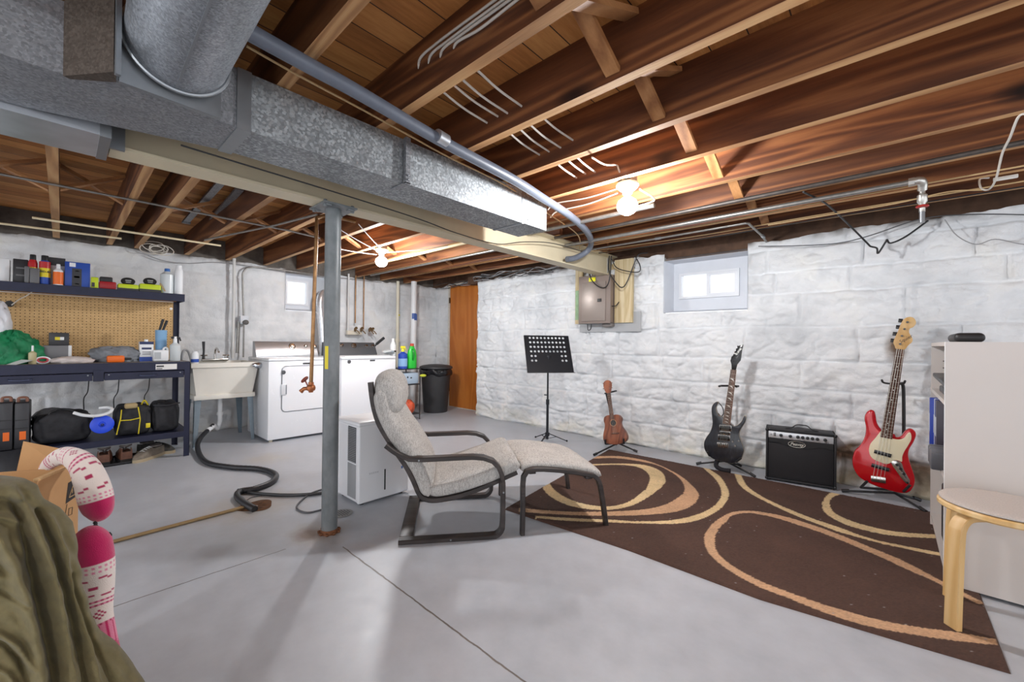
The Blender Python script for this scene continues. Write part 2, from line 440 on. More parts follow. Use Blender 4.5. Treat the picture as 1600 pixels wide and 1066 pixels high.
# --- floor
def floor_mat():
    t = NT('painted_concrete'); v = t.coord()
    n = t.noise(v, 1.1, 5, .6); n2 = t.noise(v, 9, 5, .6)
    col = t.ramp(t.math('ADD', t.math('MULTIPLY', n, .6), t.math('MULTIPLY', n2, .4)), [(.35, (166, 170, 177)), (.65, (186, 190, 197))])
    # scuffs and specks
    vo = t.noise(v, 60, 6, .75); sp = t.ramp(vo, [(.70, (0, 0, 0, 1)), (.76, (1, 1, 1, 1))])
    col = t.mix(t.math('MULTIPLY', sp, .35), col, sl((110, 105, 98)))
    # stains with their own outlines round the sump and the post foot
    sx = t.n('ShaderNodeSeparateXYZ'); t.l(t.coord(), sx.inputs[0])
    X, Y = sx.outputs[0], sx.outputs[1]
    def near(cx, cy, r, soft):
        dx = t.math('SUBTRACT', X, cx); dy = t.math('SUBTRACT', Y, cy)
        d = t.math('SQRT', t.math('ADD', t.math('MULTIPLY', dx, dx), t.math('MULTIPLY', dy, dy)))
        d = t.math('ADD', d, t.math('MULTIPLY', t.math('SUBTRACT', t.noise(v, 6, 4), .5), r * 1.3))
        return t.math('DIVIDE', t.math('SUBTRACT', r, d), soft, True)
    for cx, cy, r, so, a, c in ((-2.98, .85, .34, .22, .42, (168, 152, 128)), (-2.30, .98, .20, .14, .5, (150, 128, 104)), (-2.34, .92, .09, .06, .8, (110, 78, 52)), (-2.55, .75, .4, .35, .35, (150, 150, 148)), (-4.1, 1.25, .25, .2, .35, (178, 165, 140))):
        col = t.mix(t.math('MULTIPLY', near(cx, cy, r, so), a), col, sl(c))
    # two sawn joints: y = 0.99 (x > -2.07) and x = -2.25 (y < 0.77)
    wob = t.math('MULTIPLY', t.math('SUBTRACT', t.noise(v, 14, 3), .5), .012)
    def joint(P, c, Q, q0, sgn, w):
        d = t.math('ABSOLUTE', t.math('SUBTRACT', t.math('ADD', P, wob), c))
        k = t.math('DIVIDE', t.math('SUBTRACT', w, d), w * .5, True)
        g = t.math('GREATER_THAN', Q, q0) if sgn > 0 else t.math('LESS_THAN', Q, q0)
        return t.math('MULTIPLY', k, g)
    j = t.math('MAXIMUM', joint(Y, .988, X, -2.07, 1, .0045), joint(X, -2.255, Y, .78, -1, .0035))
    col = t.mix(t.math('MULTIPLY', j, .9), col, sl((96, 84, 74)))
    t.set(color=col, rough=t.math('ADD', t.math('MULTIPLY', n2, .25), .28))
    h = t.math('SUBTRACT', t.math('MULTIPLY', t.noise(v, 25, 4), .12), j); t.bump(h, .35, .004)
    return t.m
mb = MB(); mb.add([(XL - .3, YN, 0), (XR, YN, 0), (XR, YD + .4, 0), (XL - .3, YD + .4, 0)], [(0, 1, 2, 3)])
structure(mb.build('floor', floor_mat(), local=True))
# --- subfloor boards (run along Y)
t = NT('subfloor_boards'); v = t.coord((1, .12, 1)); 
sx = t.n('ShaderNodeSeparateXYZ'); t.l(t.coord(), sx.inputs[0])
pos = t.math('DIVIDE', sx.outputs[0], .135); idx = t.math('FLOOR', pos); fr = t.math('FRACT', pos)
wn = t.n('ShaderNodeTexWhiteNoise', noise_dimensions='1D'); t.l(idx, wn.inputs['W'])
n2 = t.noise(v, 60, 5, .65); n1 = t.noise(v, 9, 3, .5, 1.0)
f = t.math('ADD', t.math('MULTIPLY', n2, .4), t.math('MULTIPLY', n1, .3)); f = t.math('ADD', f, t.math('MULTIPLY', wn.outputs['Value'], .3))
col = t.ramp(f, [(.25, (134, 82, 38)), (.5, (190, 126, 66)), (.75, (222, 164, 98))])
vo = t.n('ShaderNodeTexVoronoi'); t.l(t.coord((1, .55, 1)), vo.inputs['Vector']); vo.inputs['Scale'].default_value = 6
kn = t.ramp(vo.outputs['Distance'], [(.05, (1, 1, 1, 1)), (.10, (0, 0, 0, 1))]); col = t.mix(t.math('MULTIPLY', kn, .75), col, sl((60, 34, 18)))
gap = t.math('LESS_THAN', fr, .035); col = t.mix(gap, col, sl((40, 22, 12)))
t.set(color=col, rough=.7); t.bump(t.math('SUBTRACT', n2, t.math('MULTIPLY', gap, 2.0)), .3, .004)
mb = MB(); mb.box(XL - .3, XR, YN, YD + .4, ZS, ZS + .03)
structure(mb.build('ceiling', t.m, local=True))
# --- joists: each a timber of its own
M_JOIST = wood('joist_pine', (74, 40, 23), (110, 64, 35), (150, 98, 58), 0, .62, 4.5, 85, .3, spots=2.0)
M_EDGE_LIT = wood('joist_edge_floor_lit', (150, 106, 66), (186, 138, 90), (206, 164, 114), 0, .7, 5, 120, .3)  # sawn undersides, paled further: light bounced off the floor put into the wood colour
M_BRACE = wood('bridging_pine', (128, 82, 46), (160, 110, 66), (186, 136, 88), 1, .65, 3, 90, .2, rnd=True, stretch=.2)
XBEAM = -2.28
right_Y = [.985 - .406 * k for k in range(8, 0, -1)] + [.985, 1.393, 1.80, 2.205, 2.65, 3.094, 3.505, 3.89]
right_Y = [y for y in right_Y if y > YN]
for i, y in enumerate(right_Y):
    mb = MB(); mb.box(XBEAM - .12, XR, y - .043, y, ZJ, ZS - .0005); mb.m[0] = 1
    o = structure(mb.build('trim_joist', [M_JOIST, M_EDGE_LIT]))
left_Y = [-2.1, -1.7, -1.28, -.87, -.45, -.02, .345, .556, .975, 1.37, 1.78, 2.18, 2.60, 3.01, 3.42, 3.84]
for i, y in enumerate(left_Y):
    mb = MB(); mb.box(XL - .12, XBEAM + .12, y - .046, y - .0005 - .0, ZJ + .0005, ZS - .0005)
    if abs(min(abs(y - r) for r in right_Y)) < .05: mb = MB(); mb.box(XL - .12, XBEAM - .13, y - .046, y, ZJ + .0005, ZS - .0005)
    mb.m[0] = 1; structure(mb.build('trim_joist', [M_JOIST, M_EDGE_LIT]))
# rim / sill timbers on the stone, and dark ends of the bays
M_RIM = mat('old_sill_timber', (86, 62, 46), .8, var=.3, sc=12, bump=.3)
M_DARKSTONE = mat('dusty_rim_block', (104, 98, 92), .9, var=.35, sc=9, bump=.6, bsc=22)
mb = MB(); mb.box(XB0 - .3, XR, YB + .05, YB + .16, 1.93, ZS - .001); structure(mb.build('trim_sill_back', M_RIM))
mb = MB(); mb.box(XL - .3, XB0 - .31, YD + .05, YD + .16, 1.96, ZS - .001); structure(mb.build('trim_sill_door', M_RIM))
mb = MB(); mb.box(XL - .24, XL - .125, YN, YD + .4, 1.93, ZS - .001); structure(mb.build('trim_sill_left', M_DARKSTONE))
# solid core behind the stone so no light leaks
M_CORE = plain('wall_core', (150, 148, 145), .9)
mb = MB()
mb.box(XB0 - .02, WB[0] - .0, YB + .035, YB + .05, 0, 1.94); mb.box(WB[1], XR, YB + .035, YB + .05, 0, 1.94)
mb.box(WB[0], WB[1], YB + .035, YB + .05, 0, WB[2])
structure(mb.build('wall_back_core', M_CORE, local=True))
mb = MB(); mb.box(XL - .05, XL - .035, YN, WL[0], 0, 1.94); mb.box(XL - .05, XL - .035, WL[1], YD + .4, 0, 1.94); mb.box(XL - .05, XL - .035, WL[0], WL[1], 0, WL[2])
structure(mb.build('wall_left_core', M_CORE, local=True))
mb = MB(); mb.box(XL - .3, -5.385, YD + .07, YD + .09, 0, 2.0); mb.box(-4.50, XB0 + .1, YD + .07, YD + .09, 0, 2.0)
structure(mb.build('wall_door_core', M_CORE, local=True))
# --- bridging between joists
def bridge(xc, ya, yb, flip, zt=ZS - .02, zb=ZJ + .03, w=.055, th=.02, dx=0):
    mb = MB(); a = Vector((xc + dx, ya, zt if not flip else zb)); b = Vector((xc + dx, yb, zb if not flip else zt))
    mb.bar(a, b, w, th, up=(0, -1, 1) if flip else (0, 1, 1)); return structure(mb.build('trim_bridging', M_BRACE))
RJ = right_Y
for i in range(len(RJ) - 1):
    if RJ[i] < -1.5: continue
    bridge(-.75, RJ[i], RJ[i + 1] - .043, False); bridge(-.75, RJ[i], RJ[i + 1] - .043, True, dx=.07)
for i in range(len(left_Y) - 1):
    if left_Y[i] < -1.0: continue
    if left_Y[i + 1] - left_Y[i] < .3: continue
    bridge(-4.15, left_Y[i], left_Y[i + 1] - .046, False); bridge(-4.15, left_Y[i], left_Y[i + 1] - .046, True, dx=.07)
# --- steel beam (painted), runs along Y
M_BEAM = mat('beam_paint', (202, 190, 162), .5, var=.06, sc=5, bump=.1)
mb = MB(); 
bw, zb0, zb1 = .064, 1.797, 2.018
prof = [(-bw, zb0), (bw, zb0), (bw, zb0 + .013), (.012, zb0 + .02), (.012, zb1 - .02), (bw, zb1 - .012), (bw, zb1), (-bw, zb1), (-bw, zb1 - .012), (-.012, zb1 - .02), (-.012, zb0 + .02), (-bw, zb0 + .013)]
n = len(prof)
vs = [(XBEAM + x, y, z) for y in (.12, YB + .02) for x, z in prof]
mb.add(vs, [tuple(range(n)), tuple(range(2 * n - 1, n - 1, -1))] + [(i, i + n, (i + 1) % n + n, (i + 1) % n) for i in range(n)])
o = mb.build('trim_steel_beam', M_BEAM); structure(o)
# --- windows
M_VINYL = plain('white_vinyl', (222, 225, 230), .35)
M_WPAINT = mat('white_board_paint', (210, 214, 221), .5, var=.03, sc=8)
def glass():
    t = NT('window_glass'); tr = t.n('ShaderNodeBsdfTransparent'); gl = t.n('ShaderNodeBsdfGlossy'); gl.inputs['Roughness'].default_value = .05
    mx = t.n('ShaderNodeMixShader'); mx.inputs[0].default_value = .08
    t.l(tr.outputs[0], mx.inputs[1]); t.l(gl.outputs[0], mx.inputs[2]); t.l(mx.outputs[0], t.t.nodes['Material Output'].inputs[0]); return t.m
M_GLASS = glass()
def window(name, O, dx, dn, w0, w1, z0, z1, depth, iw0, iw1, iz0, iz1, two=True):
    """opening w0..w1 (along dx), z0..z1, reveal to depth where the unit iw0..iw1, iz0..iz1 sits"""
    O = Vector(O); dx = Vector(dx); dn = Vector(dn)
    P = lambda s, d, z: O + dx * s + dn * d + Vector((0, 0, z))
    root = bpy.data.objects.new(name, None); COL.objects.link(root); root.location = P((w0 + w1) / 2, 0, z0); structure(root)
    mb = MB(); a = [P(w0, -.01, z0), P(w1, -.01, z0), P(w1, -.01, z1), P(w0, -.01, z1)]
    e = .04
    b = [P(w0 + e, depth, z0 + e * .7), P(w1 - e, depth, z0 + e * .7), P(w1 - e, depth, z1 - .01), P(w0 + e, depth, z1 - .01)]
    c = [P(iw0, depth, iz0), P(iw1, depth, iz0), P(iw1, depth, iz1), P(iw0, depth, iz1)]
    mb.add(a + b + c, [(0, 1, 5, 4), (1, 2, 6, 5), (2, 3, 7, 6), (3, 0, 4, 7), (4, 5, 9, 8), (5, 6, 10, 9), (6, 7, 11, 10), (7, 4, 8, 11)])
    ob = mb.build('window_surround', M_WPAINT, root)
    mb = MB(); fw = .022
    def rail(s0, s1, za, zb, d0, d1):
        v = [P(s, d, z) for z in (za, zb) for d in (d0, d1) for s in (s0, s1)]
        mb.add(v, [(0, 2, 3, 1), (4, 5, 7, 6), (0, 1, 5, 4), (2, 6, 7, 3), (0, 4, 6, 2), (1, 3, 7, 5)])
    rail(iw0, iw1, iz0, iz0 + fw, depth - .02, depth + .05); rail(iw0, iw1, iz1 - fw, iz1, depth - .02, depth + .05)
    rail(iw0, iw0 + fw, iz0 + fw + .0004, iz1 - fw - .0004, depth - .0195, depth + .05); rail(iw1 - fw, iw1, iz0 + fw + .0004, iz1 - fw - .0004, depth - .02, depth + .05)
    mb.build('window_frame', M_VINYL, root)
    if two:
        m_ = (iw0 + iw1) / 2 + .0
        mb = MB()
        rail(m_ - .014, m_ + .014, iz0 + fw + .0004, iz1 - fw - .0004, depth - .012, depth + .03)
        rail(m_ + .0144, iw1 - fw - .0004, iz0 + fw + .0004, iz0 + fw + .02, depth - .012, depth + .02); rail(m_ + .0144, iw1 - fw - .0004, iz1 - fw - .02, iz1 - fw - .0004, depth - .012, depth + .02)
        rail(iw1 - fw - .02, iw1 - fw - .0004, iz0 + fw + .0205, iz1 - fw - .0205, depth - .0115, depth + .019)
        mb.build('sliding_sash', M_VINYL, root)
    mb = MB(); mb.add([P(iw0, depth + .03, iz0), P(iw1, depth + .03, iz0), P(iw1, depth + .03, iz1), P(iw0, depth + .03, iz1)], [(0, 1, 2, 3)])
    mb.build('window_pane', M_GLASS, root)
    return root
q0 = pl(1062, 468, 1, YB + .16); q1 = pl(1156, 419, 1, YB + .16)
window('window_1', (0, YB, 0), (1, 0, 0), (0, 1, 0), WB[0], WB[1], WB[2], WB[3], .16, q0.x, q1.x, q0.z, q1.z)
window('window_2', (XL, 0, 0), (0, 1, 0), (-1, 0, 0), WL[0], WL[1], WL[2], WL[3], .08, 1.985, 2.27, 1.53, 1.86, two=False)
# --- door
M_DOOR = wood('orange_door_veneer', (176, 98, 34), (188, 110, 42), (198, 122, 52), 2, .38, 2.2, 60, .05, rnd=False, stretch=.22)
dr = bpy.data.objects.new('door_1', None); COL.objects.link(dr); dr.location = (-4.945, YD, 0); structure(dr)
mb = MB(); mb.rbox((-4.945, YD, .995), (.83, .036, 1.975), .002, 1); mb.build('door_leaf', M_DOOR, dr)
M_BRASS = plain('brass', (190, 150, 80), .25, 1.0)
mb = MB(); mb.lathe([(0, -.012), (.03, -.012), (.03, -.004), (.012, 0), (.012, .03), (.026, .04), (.03, .052), (.024, .066), (.0, .07)], (-4.62, YD - .03, .93), 20, ax=(0, -1, 0))
mb.build('door_knob', M_BRASS, dr)
mb = MB(); mb.lathe([(0, 0), (.02, 0), (.02, .01), (0, .012)], (-4.61, YD - .018, 1.12), 16, ax=(0, -1, 0)); mb.build('door_lock', M_BRASS, dr)
mb = MB(); mb.box(-5.375, -5.352, YD - .035, YD - .015, 1.70, 1.79); mb.box(-5.375, -5.352, YD - .035, YD - .015, .25, .34); mb.build('door_hinge', plain('dark_hinge', (90, 70, 50), .5, .6), dr)
mb = MB(); mb.box(-4.56, -4.515, YD - .05, YD - .02, 1.36, 1.40); mb.cyl((-4.50, YD - .04, 1.38), (-4.44, YD - .045, 1.38), .006); mb.build('door_latch', M_BRASS, dr)
mb = MB(); mb.box(-5.40, -5.368, YD - .03, YD + .05, 0, 2.0); mb.box(-4.522, -4.49, YD - .03, YD + .05, 0, 2.0); mb.box(-5.40, -4.49, YD - .03, YD + .05, 1.99, 2.015)
mb.box(-5.36, -4.53, YD - .02, YD + .05, 0, .008)
mb.build('door_frame', mat('cream_door_frame', (205, 200, 188), .6), dr)

# ================= LIGHTS: SEEN BULBS AND ADDED ONES =================
M_PORC = plain('porcelain', (238, 236, 230), .25)
t = NT('bulb_glass'); t.set(color=(1, 1, 1, 1), emit=(.97, .98, 1.0, 1), es=BULB_W * .75, rough=.3); M_BULB = t.m
def bulb(x, y, zt, label, m=None, r=.060):
    root = thing('ceiling_bulb', label, 'ceiling light', (x, y, zt - .19))
    mb = MB(); mb.lathe([(0, .05), (.055, .05), (.058, .045), (.058, 0), (.0, 0)], (x, y, zt - .05), 8); mb.build('junction_box', plain('galvanised_box', (150, 150, 150), .5, .7), root)
    mb = MB(); mb.lathe([(0, 0), (.065, 0), (.066, -.012), (.05, -.03), (.03, -.045), (.026, -.06), (0, -.06)], (x, y, zt - .05), 28); mb.build('lamp_holder', M_PORC, root)
    mb = MB(); mb.lathe([(0, -.045), (.013, -.045), (.016, -.06), (.03, -.07), (r * .86, -.088), (r, -.11), (r * .96, -.132), (r * .75, -.152), (r * .4, -.165), (0, -.168)], (x, y, zt - .065), 24); mb.build('bulb', m or M_BULB, root)
    return root
bulb(-1.155, 2.262, 2.06, 'lit bare bulb in white holder on the joists above the rug and music corner')
bulb(-3.87, 2.22, 2.06, 'lit bare bulb in white holder on the joists above the laundry machines')
t = NT('added_bulb_glass'); t.set(color=(1, 1, 1, 1), emit=(.97, .98, 1.0, 1), es=BULB_W * .45, rough=.3); M_BULB_ADDED = t.m  # for two unseen bulbs added behind the camera to brighten the foreground
bulb(.9, -1.4, 2.06, 'added unseen bulb filling the foreground, beyond the near edge of the view, right side', M_BULB_ADDED)
bulb(-1.2, -1.9, 2.06, 'added unseen bulb filling the foreground, beyond the near edge of the view, left side', M_BULB_ADDED)
# ================= DUCTS, PIPES, WIRES, POST =================
def galv(name, c0, c1, c2, sc=75, rough=.42, metal=.75):
    t = NT(name); v = t.coord(); vo = t.n('ShaderNodeTexVoronoi'); t.l(v, vo.inputs['Vector']); vo.inputs['Scale'].default_value = sc
    sp = t.n('ShaderNodeSeparateColor'); t.l(vo.outputs['Color'], sp.inputs[0]); n = t.noise(v, 5, 5, .65)
    f = t.math('ADD', t.math('MULTIPLY', sp.outputs[0], .5), t.math('MULTIPLY', n, .5))
    t.set(color=t.ramp(f, [(.25, c0), (.5, c1), (.8, c2)]), rough=t.math('ADD', t.math('MULTIPLY', sp.outputs[1], .22), rough - .1), metal=metal)
    t.bump(n, .08, .01); return t.m
M_GALV = galv('galvanised_spangle', (128, 132, 135), (146, 150, 153), (184, 189, 192), 110, .55)
M_GALV2 = galv('galvanised_dull', (120, 122, 126), (138, 140, 144), (158, 160, 164), 160, .5, .6)
M_GALVB = galv('galvanised_brown', (66, 56, 48), (76, 66, 58), (90, 80, 72), 160, .6, .4)
M_CLEAT = plain('duct_cleat', (150, 154, 158), .38, .8)
M_SHINY = mat('bright_sheet_metal', (196, 200, 206), .3, .7, var=.25, sc=3)
# rear trunk
d = thing('rectangular_duct', 'long galvanised metal trunk duct with spangled side hanging beside the cream beam', 'duct', (-1.825, 1.3, 1.81))
mb = MB(); mb.box(-1.95, -1.70, .43, 1.94, 1.81, 2.016); mb.box(-1.95, -1.70, 1.945, 2.185, 1.812, 2.014); mb.build('duct_body', M_GALV, d)
mb = MB(); mb.box(-1.697, -1.675, 1.08, 1.105, 1.80, 2.02); mb.box(-1.80, -1.675, 1.08, 1.105, 1.803, 1.808); mb.build('hanger_strap', M_GALV2, d)
mb = MB(); mb.box(-1.953, -1.697, 1.93, 1.95, 1.806, 2.017); mb.build('joint_cleat', M_CLEAT, d)
mb = MB(); mb.box(-1.955, -1.695, .408, .452, 1.803, 2.019); mb.build('joint_cleat', M_CLEAT, d)
for q_ in ((-1.698, 1.99, 1.84), (-1.672, 1.092, 1.82), (-1.672, 1.092, 1.84)): mb = MB(); mb.ball(q_, .005, 8, 5); mb.build('screw', M_CLEAT, d)
# front trunk, widening
d = thing('trunk_duct', 'wide dull grey trunk duct with a square tap-in under the big round duct', 'duct', (-1.85, -.4, 1.81))
mb = MB()
def plan(pts, z0, z1, m=0):
    n = len(pts); vs = [(x, y, z0) for x, y in pts] + [(x, y, z1) for x, y in pts]
    mb.add(vs, [tuple(range(n - 1, -1, -1)), tuple(range(n, 2 * n))] + [(i, (i + 1) % n, (i + 1) % n + n, i + n) for i in range(n)], m)
plan([(-1.95, .41), (-1.70, .41), (-1.655, .10), (-1.735, 0), (-1.735, -2.5), (-2.08, -2.5), (-2.08, -.1)], 1.808, 2.016)
mb.build('duct_body', M_GALV2, d)
mb = MB(); plan([(-1.735, -.005), (-1.60, .09), (-1.66, .10), (-1.74, .01)], 1.803, 2.018); mb.build('angled_panel', M_GALVB, d)
mb = MB(); plan([(-1.60, .092), (-1.585, .094), (-1.588, .105), (-1.603, .103)], 1.795, 2.02); mb.build('standing_seam', M_CLEAT, d)
mb = MB(); plan([(-1.665, .105), (-1.65, .105), (-1.668, .355), (-1.688, .355)], 1.805, 2.018); mb.build('tap_plate', M_CLEAT, d)
# round branch duct
M_ROUND = galv('galvanised_round', (128, 132, 136), (146, 150, 156), (168, 172, 178), 200, .42, .65)
d = thing('round_duct', 'large round galvanised duct leaving the trunk duct towards the viewer', 'duct', (-1.2, .23, 1.83))
ax0 = Vector((-1.64, .238, 1.962)); ax1 = Vector((.6, .20, 1.99)); R_ = .128
mb = MB(); mb.tube([ax0, ax0.lerp(ax1, .3), ax0.lerp(ax1, .65), ax1], R_, 48, caps=False); mb.tube([ax0, ax1], R_ - .004, 48, caps=False); mb.build('duct_body', M_ROUND, d)
mb = MB(); cc = []
for k in range(49): cc.append(ax0 + Vector((0.006, math.cos(k * PI / 24) * (R_ + .004), math.sin(k * PI / 24) * (R_ + .004))))
mb.tube(cc[:-1], .007, 8, closed=True); mb.build('collar', M_CLEAT, d)
mb = MB(); off = Vector((0, -R_ * .05, -R_ * 1.0)); mb.bar(ax0 + off, ax1 + off, .006, .004); mb.build('lock_seam', M_CLEAT, d)
# bright duct on the beam
d = thing('bright_duct', 'shiny sheet metal duct in line with the beam at the left edge of the view', 'duct', (-2.16, -.8, 1.79))
mb = MB(); mb.box(-2.352, -2.085, -2.5, .10, 1.786, 2.005); mb.build('duct_body', M_SHINY, d)
mb = MB(); mb.box(-2.22, -2.205, .10, .16, 1.79, 2.0); mb.box(-2.356, -2.081, .085, .115, 1.782, 2.008); mb.build('end_cleat', M_CLEAT, d)
# post
M_POST = NT('post_grey_paint'); v = M_POST.coord((1, 1, .5)); n = M_POST.noise(v, 18, 5, .6)
M_POST.set(color=M_POST.mix(M_POST.ramp(M_POST.noise(v, 7, 4, .6), [(.60, (0, 0, 0, 1)), (.74, (.6, .6, .6, 1))]), M_POST.ramp(n, [(.3, (96, 102, 104)), (.7, (124, 128, 130))]), sl((112, 80, 60))), rough=.42); M_POST.bump(n, .12, .003); M_POST = M_POST.m
px_, py_ = -2.282, 1.012
d = thing('support_post', 'grey painted steel column standing on the floor under the beam', 'column', (px_, py_, 0))
mb = MB(); mb.cyl((px_, py_, .012), (px_, py_, 1.786), .0415, seg=32); mb.build('column_tube', M_POST, d)
M_RUST = mat('rusty_steel', (120, 78, 52), .85, .3, var=.4, sc=40, bump=.4)
mb = MB(); mb.cyl((px_, py_, 0), (px_, py_, .022), .05, .043, 20)
for k in range(9):
    a = k * .7; mb.rbox((px_ + .05 * math.cos(a), py_ + .05 * math.sin(a), .007), (.022, .016, .014), .004)
mb.build('rusty_foot', M_RUST, d)
mb = MB(); mb.box(px_ - .10, px_ + .10, py_ - .09, py_ + .09, 1.786, 1.796)
for sx in (-1, 1):
    for sy in (-1, 1): mb.cyl((px_ + sx * .07, py_ + sy * .075, 1.772), (px_ + sx * .07, py_ + sy * .075, 1.81), .010, seg=6); mb.rbox((px_ + sx * .072, py_ + sy * .06, 1.79), (.03, .03, .024), .004)
mb.build('cap_plate', M_POST, d)
mb = MB(); a0 = math.atan2(-py_, -px_) - .55
mb.grid(lambda u, v: (px_ + .0422 * math.cos(a0 - .35 + u * .5), py_ + .0422 * math.sin(a0 - .35 + u * .5), .905 + v * .125), 6, 1)
mb.build('yellow_sticker', plain('yellow_label', (226, 206, 30), .5), d)
# copper gas pipe beside the post with valve
M_COPPER = mat('aged_copper', (148, 112, 76), .4, .75, var=.25, sc=20)
M_VALVE = mat('valve_brass', (176, 110, 72), .4, .7, var=.2, sc=40)
base = fl = None
P0 = dp(486, 600, 2.9); top = Vector((P0.x, P0.y, 1.80)); 
d = thing('hanging_pipe', 'old copper pipe with a red handled valve hanging beside the grey column', 'pipe', (P0.x, P0.y, P0.z - .06))
mb = MB(); mb.cyl((P0.x, P0.y, P0.z - .0), (P0.x + .01, P0.y + .02, 1.84), .0125, seg=14); mb.tube([(P0.x + .01, P0.y + .02, 1.83), (P0.x + .01, P0.y + .02, 1.93), (P0.x + .02, P0.y + .09, 1.96), (P0.x + .02, P0.y + .3, 1.96)], .012, 12); mb.build('pipe', M_COPPER, d)
mb = MB(); mb.lathe([(0, -.06), (.014, -.06), (.016, -.05), (.026, -.045), (.03, -.03), (.026, -.012), (.018, -.005), (.018, .012), (.0, .012)], (P0.x, P0.y, P0.z), 16)
side = Vector((-.8, -.7, 0)).normalized(); side = Vector((-.675, -.737, 0)).cross(Vector((0, 0, 1))) ; side = Vector((-.74, -.675, 0))
mb.tube([P0 + Vector((0, 0, -.03)), P0 + side * .05 + Vector((0, 0, -.035)), P0 + side * .07 + Vector((0, 0, -.055))], [.014, .013, .016], 12)
mb.build('valve_body', M_VALVE, d)
mb = MB(); c = P0 + side * .045 + Vector((0, 0, .03)); mb.tube([P0 + side * .02 + Vector((0, 0, -.02)), c], .005, 8); mb.lathe([(0, -.005), (.026, -.006), (.03, 0), (.026, .006), (0, .005)], c, 12, ax=side + Vector((0, 0, .9))); mb.build('valve_handle', plain('valve_red', (150, 70, 52), .5), d)
# grey pipe under joists
M_GPIPE = mat('grey_insulated_pipe', (96, 102, 114), .4, var=.08, sc=20)
g0 = pl(400, 56, 2, 1.975); g1 = pl(685, 217.6, 2, 1.975)
pts = [g0 - (g1 - g0) * 1.8, g0] + [pl(x, y, 2, 1.975) for x, y in ((550, 139), (685, 217.6), (800, 279.5), (850, 311), (886, 334), (908, 352), (920, 367), (923.5, 380))] + [pl(919, 391, 0, -2.08), pl(908, 399, 0, -2.13), pl(896, 404, 0, -2.17), pl(886, 405, 0, -2.185)]
d = thing('grey_flexible_pipe', 'thick grey pipe running under the joists and bending round to the breaker panel', 'pipe', tuple(pts[3]))
mb = MB(); mb.tube(spline([tuple(p) for p in pts], 8), .026, 16); mb.build('pipe_run', M_GPIPE, d)
c = pl(690, 216, 2, 1.98); mb = MB(); q = (pl(700, 222, 2, 1.978) - pl(680, 210, 2, 1.978)).normalized()
mb.tube([c - q * .03, c + q * .03], .029, 16); mb.build('foil_tape', M_SHINY, d)
# thin white/black cable by the pipe
M_CABW = plain('white_cable', (214, 208, 198), .5); M_CABG = plain('grey_cable', (150, 150, 152), .5); M_CABB = plain('black_cable', (30, 30, 32), .45); M_CABT = plain('tan_cable', (196, 166, 120), .55)
def wire(name, label, pts, r, m, cat='cable', group=None, seg=8, n=6, smooth=True):
    P = spline([tuple(p) for p in pts], n) if smooth and len(pts) > 2 else [tuple(p) for p in pts]
    mb = MB(); mb.tube(P, r, seg); o = mb.build(name, m); return tag(o, label, cat, group)
wire('thin_cable', 'thin pale cable following the thick grey pipe above the rectangular duct', [pl(385, 72, 2, 2.01), pl(470, 120, 2, 2.01), pl(560, 168, 2, 2.0), pl(640, 212, 2, 2.0), pl(700, 245, 2, 1.995), pl(790, 290, 2, 1.99), pl(850, 330, 2, 1.985), (-1.93, 2.9, 1.97), (-2.2, 3.35, 1.965)], .004, M_CABT)
wire('black_cable', 'black cable drooping along the lower edge of the duct and cream beam', [(-2.0, .3, 1.80), (-2.05, 1.0, 1.80), (-2.10, 1.45, 1.80), (-2.16, 1.8, 1.795), (-2.18, 2.2, 1.80), (-2.17, 2.5, 1.87), (-2.17, 2.9, 1.93), (-2.2, 3.5, 1.95)], .0035, M_CABB)
